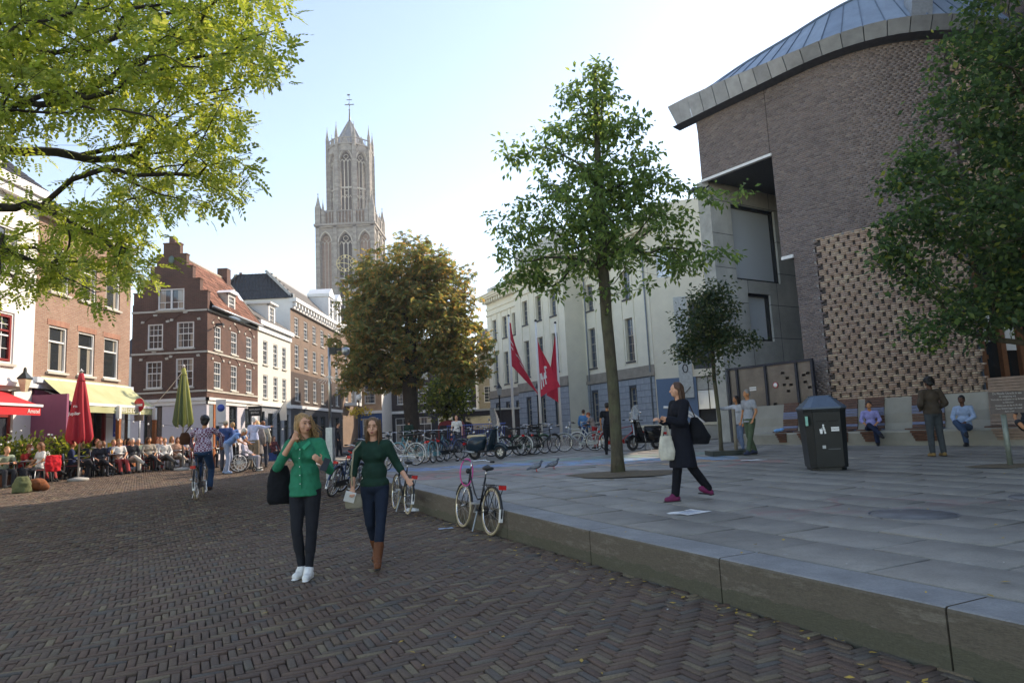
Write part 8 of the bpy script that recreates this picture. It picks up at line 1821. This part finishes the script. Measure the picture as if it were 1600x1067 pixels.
# closed parasols
def parasol(px, Y, ytop, ybot, rad, m1, m2, lab, txt=None):
    b = at(px, ytop, Y); z0 = gz(b.x, Y); zt = b.z; zb_ = at(px, ybot, Y).z
    o = empty('closed_parasol', (b.x, Y, z0), 0, label=lab, cat='parasol'); m = MB(); m.tube([(0, 0, 0), (0, 0, zt-z0+.1)], .03, 8); m.build('pole', M_alu, o); m = MB(); m.lathe([(.3, 0), (.3, .08), (.06, .12)], 14); m.build('base', M_conc, o); m = MB(); m.lathe([(.07, 0), (.02, .05), (.0, .1)], 10, (0, 0, zt-z0+.08)); m.build('finial', M_white, o)
    H = zt-zb_; n = 48; L = 14; m = MB(); m.cur = 0; vs = []
    for i in range(L+1):
        f = i/L; R0 = .06+(rad-.06)*f**.85*(1 if f < .93 else 1-(f-.93)*2.2)
        for k in range(n):
            a = 2*math.pi*k/n; fold = .5+.5*math.cos(a*8+math.sin(f*5)*.6); r_ = R0*(1-.42*f**.5*(1-fold)); zz = zt-z0-H*f+(.10*fold*f**6)*H*.6; vs.append((r_*math.cos(a), r_*math.sin(a), zz))
    m.add(vs, [(i*n+k, (i+1)*n+k, (i+1)*n+(k+1) % n, i*n+(k+1) % n) for i in range(L) for k in range(n)], True)
    for fi in range(len(m.f)): k = fi % n; m.mi[fi] = 1 if (m2 and (k//3) % 2 == 0) else 0
    can = m.build('canopy', [m1, m2 or m1], o)
    m = MB(); m.lathe([(.065, 0), (.10, -.2), (.13, -.24), (.12, -.26)], 12, (0, 0, zt-z0+.02)); m.build('top_cap', m1, o)
    if txt:
        for s_, (tx_, dz, sz_, dx) in enumerate(txt): text(tx_, sz_, M_white, can, (dx, -(.06+(rad-.06)*dz**.85)*.98, zt-z0-H*dz), (R(84), 0, R(0)), extrude=.004)
    return o
parasol(127, 21.9, 584, 694, .44, mat('wine red parasol canvas', srgb('#a51f2c'), .75, var=.12), None, 'closed wine red parasol with white script before the cafe awning', [('Pils', .47, .10, 0), ('Jupiler', .57, .145, 0)])
parasol(287, 25.6, 576, 668, .42, mat('yellow green parasol canvas', srgb('#90924a'), .75, var=.12), mat('dark green parasol canvas', srgb('#545f38'), .75, var=.12), 'closed green and yellow striped parasol behind the cyclist')
# rope from the awning to the parasol
a_ = at(237, 636, 28.5); b_ = at(284, 582, 24.7); m = MB(); m.tube([a_.lerp(b_, k/8)-Vector((0, 0, .06*math.sin(math.pi*k/8))) for k in range(9)], .012, 5); tag(m.build('guy_rope', M_white), 'thin white rope from the awning corner to the green parasol', 'rope')
# string of small bulbs
m = MB(); pa = at(160, 650, 26); pb_ = at(460, 668, 30)
gl = empty('bulb_string', pa, 0, label='string of small pale bulbs hung across the terrace', cat='lights'); mb_ = MB(); pts = [pa.lerp(pb_, k/14)-Vector((0, 0, .25*math.sin(math.pi*k/14)))-pa for k in range(15)]; mb_.tube(pts, .006, 4); mb_.build('cable', M_black, gl)
for p in pts[1::1]: m = MB(); m.ell(tuple(p-Vector((0, 0, .05))), (.035, .035, .045), 8, 6); m.build('bulb', M_white, gl)
# no entry sign, wood post, trestle rails
q = at(217, 700, 28.6); ne = empty('no_entry_sign', (q.x, 28.6, .5), R(-20), label='round red and white road sign beside the far awning post', cat='sign'); m = MB(); m.tube([(0, 0, 0), (0, 0, 2.9)], .03, 8); m.build('pole', M_galv, ne)
m = MB(); m.lathe([(.29, 0), (.29, .012)], 24); d_ = m.build('sign_disc', M_red, ne, (0, -.04, 2.75), (R(90), 0, 0)); m = MB(); m.box(-.2, .2, -.045, .045, .013, .018); m.build('white_bar', M_white, d_); m = MB(); m.box(-.25, .25, -.045, -.03, 2.1, 2.35); m.build('lower_plate', mat('worn beige plate', srgb('#a99482'), .6), ne)
q = at(331, 700, 26.5); wpst = empty('terrace_post', (q.x, 26.5, .5), 0, label='tall square wooden post with white front left of the wheelchair group', cat='post'); m = MB(); m.box(-.09, .09, -.06, .09, 0, at(331, 632, 26.5).z-.5); m.build('shaft', MC['orange brown timber'], wpst); m = MB(); m.box(-.09, .06, -.075, -.06, 0, at(331, 632, 26.5).z-.52); m.build('white_face', M_white, wpst)
for (a, b, lab) in (((42, 685, 24.0), (75, 700, 24.8), 'sloping wooden trestle rail left of the red parasol'), ((194, 688, 28.0), (232, 698, 28.8), 'sloping wooden trestle rail behind the terrace guests')):
    A, B = at(*a), at(*b); o = empty('trestle_rail', (A.x, A.y, .5), 0, label=lab, cat='rail'); m = MB(); m.bar((0, 0, A.z-.5), (B.x-A.x, B.y-A.y, B.z-.5), .1, .1); m.build('rail', M_wood, o); m = MB(); m.bar((0, 0, 0), (0, 0, A.z-.5), .09, .09); m.build('leg', M_wood, o); m = MB(); m.bar((B.x-A.x, B.y-A.y, 0), (B.x-A.x, B.y-A.y, B.z-.5), .09, .09); m.build('leg', M_wood, o)
for k in range(4):
    y = 21.6+k*1.9; x = -15.9+k*.12; o = empty('terrace_screen', (x, y, .5), ROT, label='low %s windbreak panel behind the back row, %s' % (('brown timber', 'by the purple wall') if k == 0 else ('brown timber', ['', 'below the red parasol', 'before the shopfront', 'before the white panel'][k])), cat='screen'); m = MB(); [m.box(0, 1.8, -.02, .02, z, z+.14) for z in (.25, .43, .61, .79)]; m.build('boards', MC['orange brown timber'], o); m = MB(); m.box(0, .05, -.03, .03, 0, .98); m.box(1.75, 1.8, -.03, .03, 0, .98); m.build('uprights', M_blackm, o)
# planters with greenery on the terrace
def planter(px, Y, lab, seed, flower):
    q = at(px, 700, Y); z0 = gz(q.x, Y); o = empty('planter', (q.x, Y, z0), 0, label=lab, cat='plant'); m = MB(); m.lathe([(.22, 0), (.3, .4), (.28, .42)], 12); m.build('pot', mat('clay pot', srgb('#7a4a33'), .8), o)
    r = R_(seed); C = r.normal(0, 1, (700, 3))*np.array((.36, .36, .26))+np.array((0, 0, .85)); C[:, 2] = np.maximum(C[:, 2], .4); od = C-np.array((0, 0, .5)); od /= np.linalg.norm(od, axis=1)[:, None]
    V, T = simple_leaf(.16, .25)(r, C, od, 0); oo = link('foliage', npmesh('foliage', V, T, lg), o); tag(oo, kind='stuff')
    m = MB()
    for k in range(9): a = k*.7; m.bar((0, 0, .4), (.35*math.cos(a), .35*math.sin(a), 1.2), .012)
    m.build('stems', B_young, o)
    if flower:
        m = MB(); [m.ell(tuple(r.normal(0, 1, 3)*np.array((.4, .4, .25))+np.array((0, 0, 1.05))), (.035, .035, .03), 6, 5) for k in range(30)]; tag(m.build('flowers', M_white, o), kind='stuff')
planter(8, 21.0, 'flowering oleander in a pot at the far left of the terrace', 31, True); planter(36, 21.8, 'pale flowering shrub in a pot left of the purple wall', 32, True); planter(92, 23.6, 'green potted shrub left of the red parasol', 33, False); planter(106, 24.3, 'green potted shrub behind the red parasol', 34, False)
# things on and under the terrace tables
q = gpt(20, 772); m = MB(); m.loft([((0, 0, .02), .24, .18), ((0, 0, .25), .22, .17), ((0, 0, .42), .13, .1)], 14); o = empty('camouflage_bag', (q.x, q.y+.3, q.z), 0, label='camouflage green rucksack on the ground by the first table', cat='bag'); vox(m, 'bag_body', cloth('#5b6040'), .02, o, 2, .05)
q = gpt(44, 769); m = MB(); m.ell((0, 0, .17), (.26, .2, .17)); m.ell((.2, -.05, .1), (.12, .1, .1)); o = empty('brown_bag', (q.x, q.y+.3, q.z), .3, label='brown leather bag slumped beside the camouflage rucksack', cat='bag'); vox(m, 'bag_body', cloth('#7d4a2c'), .02, o, 2, .03)
q = gpt(60, 765); m = MB(); m.loft([((0, 0, 0), .2, .05), ((.0, 0, .2), .22, .08), ((0, 0, .45), .2, .06)], 12); o = empty('red_jacket', (q.x, q.y+.55, q.z+.45), R(60), label='bright red jacket hung over a terrace chair at the left', cat='jacket'); vox(m, 'jacket_cloth', cloth('#c41f2a'), .02, o, 2, .06)
for k, (x, y) in enumerate([tabs[0], tabs[1], tabs[3], tabs[5]]):
    m = MB(); z = gz(x, y)+.745; m.lathe([(.03, 0), (.035, .12), (.03, .12)], 8, (0, 0, 0)); tag(m.build('drinking_glass', mat('amber drink', srgb('#d99a2c'), .2), None, (x, y-.1, z)), 'glass of amber drink on the %s terrace table' % ['leftmost', 'second', 'middle', 'far'][k], 'glass')
# blue crowd fence and red market stall far behind
a_ = at(700, 695, 44); fnc = empty('blue_fence', (a_.x, 44, .55), 0, label='blue barred steel fence behind the row of bicycles', cat='fence')
for k in range(34): m = MB(); m.box(k*.11-.012, k*.11+.012, -.012, .012, .1, 1.35); m.build('bar', M_bluep, fnc)
m = MB(); m.box(-.05, 3.75, -.02, .02, 1.33, 1.39); m.build('rail', M_bluep, fnc); m = MB(); m.box(-.05, 3.75, -.02, .02, .08, .14); m.build('rail', M_bluep, fnc)
a_ = at(700, 690, 50); stl = empty('red_kiosk', (a_.x-1.3, 50, .5), 0, label='small red round-topped kiosk under the chestnut branches', cat='kiosk'); m = MB(); m.loft([((1.5, 1, 0), 1.0, .8), ((1.5, 1, 1.5), 1.0, .8), ((1.5, 1, 1.75), .85, .6), ((1.5, 1, 1.85), .5, .3)], 16); m.build('body', mat('dull red tarpaulin', srgb('#7a2a2a'), .7), stl); m = MB(); m.box(.7, 2.3, .1, .3, .5, 1.5); m.build('counter_opening', M_tdk, stl)
a_ = at(752, 690, 56); st3 = empty('service_cabin', (a_.x-2, 56, .5), 0, label='dark brown flat roofed cabin between chestnut and town hall', cat='cabin'); m = MB(); m.box(0, 5.2, 0, 2.5, 0, 2.6); m.build('cabin_wall', mat('dark brown cladding', srgb('#3a3231'), .7), st3); m = MB(); m.box(-.1, 5.3, -.1, 2.6, 2.6, 2.75); m.build('roof', M_stone, st3); m = MB(); m.box(.8, 3.4, -.03, .0, 1.1, 2.2); m.build('window_band', M_glassc, st3)
q = at(562, 700, 38); hb = empty('flower_basket_lamp', (q.x, 38, .5), 0, label='white globe lamp post with yellow flower basket by the blue shopfront', cat='lamp'); m = MB(); m.tube([(0, 0, 0), (0, 0, 3.0)], .04, 8); m.build('post', M_blackm, hb); m = MB(); m.ell((0, 0, 3.15), (.16, .16, .18)); m.build('globe', M_white, hb)
r = R_(50); C = r.normal(0, 1, (220, 3))*np.array((.3, .3, .12))+np.array((0, 0, 2.3)); V, T = simple_leaf(.12, .4)(r, C, C/np.linalg.norm(C, axis=1)[:, None], 0); tag(link('flowers', npmesh('flowers', V, T, mat('yellow blossom', srgb('#c9a93a'), .6)), hb), kind='stuff')
# pigeons
def pigeon(px, py, yaw, lab):
    q = gpt(px, py); o = empty('pigeon', (q.x, q.y, q.z), R(yaw), label=lab, cat='pigeon'); b = MB(); b.ell((0, 0, .13), (.13, .065, .065), 12, 8, Matrix.Rotation(R(-12), 3, 'Y')); b.cone((.09, 0, .16), (.13, 0, .23), .04, .025, 10); b.ell((.14, 0, .245), (.033, .026, .028)); b.cone((-.1, 0, .11), (-.22, 0, .07), .04, .02, 8)
    vox(b, 'body', mat('pigeon grey plumage', srgb('#5d636e'), .7, var=.35, scale=14), .009, o, 2)
    for s in (-1, 1):
        m = MB(); m.ell((-.03, s*.058, .135), (.12, .014, .045), 10, 6, Matrix.Rotation(R(-10), 3, 'Y')); m.build('wing', mat('barred pigeon wing', srgb('#8b9099'), .7, var=.4, scale=22), o); m = MB(); m.tube([(.0, s*.025, .08), (.01, s*.03, 0.005), (.04, s*.03, .004)], .005, 5); m.build('leg', M_redl, o)
    m = MB(); m.cone((.168, 0, .242), (.19, 0, .235), .007, .002, 6); m.build('beak', M_black, o)
pigeon(838, 737, 10, 'grey pigeon pecking left of the tree, the nearer one'); pigeon(865, 733, 25, 'grey pigeon with raised head nearer the tree pit')
# papers, bags and fallen leaves
def paper(px, py, w_, d_, yaw, lab, pr=False, mt=None):
    q = gpt(px, py); m = MB(); N_ = 6; vs = [(-w_/2+w_*i/N_, -d_/2+d_*j/N_, .004+.008*math.sin(i*1.3+j)*math.sin(j*.9)**2) for j in range(N_+1) for i in range(N_+1)]; m.add(vs, [(j*(N_+1)+i, j*(N_+1)+i+1, (j+1)*(N_+1)+i+1, (j+1)*(N_+1)+i) for j in range(N_) for i in range(N_)], True)
    o = m.build('paper_sheet', mt or M_white, None, (q.x, q.y, q.z+.004), (0, 0, R(yaw))); tag(o, lab, 'paper')
    if pr: m = MB(); [m.box(-w_*.3, w_*.25, -d_*.25+k*d_*.12, -d_*.25+k*d_*.12+.012, .013, .0135) for k in range(4)]; m.build('printed_lines', mat('blue grey ink', srgb('#8291b0'), .6), o)
paper(1077, 801, .45, .34, 35, 'large white printed sheet lying on the slabs before the woman in black', True); paper(1178, 719, .5, .4, 20, 'white sheet lying near the feet of the grey haired man'); paper(1452, 826, .01, .01, 0, 'tiny white paper scrap on the slabs') if False else None
paper(696, 826, .24, .10, 20, 'pale blue crumpled wrapper on the street before the black bicycle', mt=mat('pale blue wrapper', srgb('#9fb4cf'), .5)); paper(1470, 1038, .3, .03, -62, 'narrow white strip of litter at the foot of the kerb')
q = gpt(644, 798); m = MB(); m.loft([((0, 0, .0), .17, .08), ((0, 0, .03), .14, .06), ((-.03, 0, .06), .05, .03)], 14); m.cone((.12, 0, .02), (.17, 0, .07), .02, .008, 6); o = empty('white_plastic_bag', (q.x, q.y, q.z), 0, label='crumpled white plastic bag lying beside the bicycle wheel at the kerb', cat='litter'); vox(m, 'bag_film', M_white, .008, o, 1, .02)
q = gpt(1228, 690); m = MB(); [m.ell((x, y, z), (.09, .06, .05)) for x, y, z in ((0, 0, .04), (.1, .03, .06), (-.1, 0, .03))]; o = empty('blue_plastic_bag', (8.75, 23.0, .99), 0, label='light blue plastic bag left on the bench seat by the steel screen', cat='litter'); vox(m, 'bag_film', mat('light blue film', srgb('#6fa8dc'), .3), .012, o, 1, .05)
r = R_(77); C = []
for k in range(300):
    if r.random() < .5: a = r.uniform(-1, 10); b = -abs(r.normal(0, .22))-.06; p = K0+KD*a+KN*b; C.append((p.x, p.y, gz(p.x, p.y)+.012))
    else:
        y = r.uniform(4, 17); x = r.uniform(-.5, .75)*y; C.append((x, y, gz(x, y)+.012))
C = np.array(C); od = r.normal(0, 1, C.shape); od[:, 2] = 0; od /= np.linalg.norm(od, axis=1)[:, None]
def flat_leaf(r, C, od):
    n = len(C); s = r.uniform(.012, .032, n)[:, None]; S = np.stack([-od[:, 1], od[:, 0], 0*s[:, 0]], 1); z = np.array([0, 0, 1.])
    V = np.stack([C-od*s, C+S*s*.5+z*r.uniform(0, .012, n)[:, None], C+od*s+z*.006, C-S*s*.5+z*.004], 1).reshape(-1, 3); q = np.arange(n)*4; return V, np.stack((q, q+1, q+2, q+3), 1)
V, F = flat_leaf(r, C, od); tag(link('fallen_leaves', npmesh('fallen_leaves', V, F, mat('dry yellow leaf', srgb('#b08f3a'), .7, var=.4, scale=3, obj=False))), 'scattered small yellow leaves on the street and along the kerb', 'leaves', kind='stuff')
C = np.stack([r.uniform(-4, 11, 260), r.uniform(5, 20, 260)], 1); C = np.array([(x, y, gz(x, y)+.006) for x, y in C]); od = r.normal(0, 1, C.shape); od[:, 2] = 0; od /= np.linalg.norm(od, axis=1)[:, None]
V, F = flat_leaf(r, C, od); V = (V-np.repeat(C, 4, 0))*.55+np.repeat(C, 4, 0); tag(link('litter_specks', npmesh('litter_specks', V, F, mat('pale litter', srgb('#b9b6ad'), .8, obj=False))), 'tiny pale scraps of litter strewn over the paving', 'litter', kind='stuff')
# pale autumn haze over the whole town
m = MB(); m.box(-420, 420, -75, 930, -1.6, 124); hz = m.build('haze', None or M_white); hz.data.materials.clear()
hm = bpy.data.materials.new('thin haze'); hm.use_nodes = True; hm.node_tree.nodes.clear(); vn = hm.node_tree.nodes.new('ShaderNodeVolumePrincipled'); vo_ = hm.node_tree.nodes.new('ShaderNodeOutputMaterial'); hm.node_tree.links.new(vn.outputs[0], vo_.inputs['Volume'])
vn.inputs['Density'].default_value = .00045; vn.inputs['Color'].default_value = (.93, .95, 1, 1); vn.inputs['Anisotropy'].default_value = .3; hz.data.materials.append(hm); tag(hz, 'thin pale autumn haze filling the air over the square', 'haze', kind='stuff')
print('scene objects', len(bpy.data.objects), 'tris', sum(len(o.data.polygons) for o in bpy.data.objects if o.type == 'MESH'))
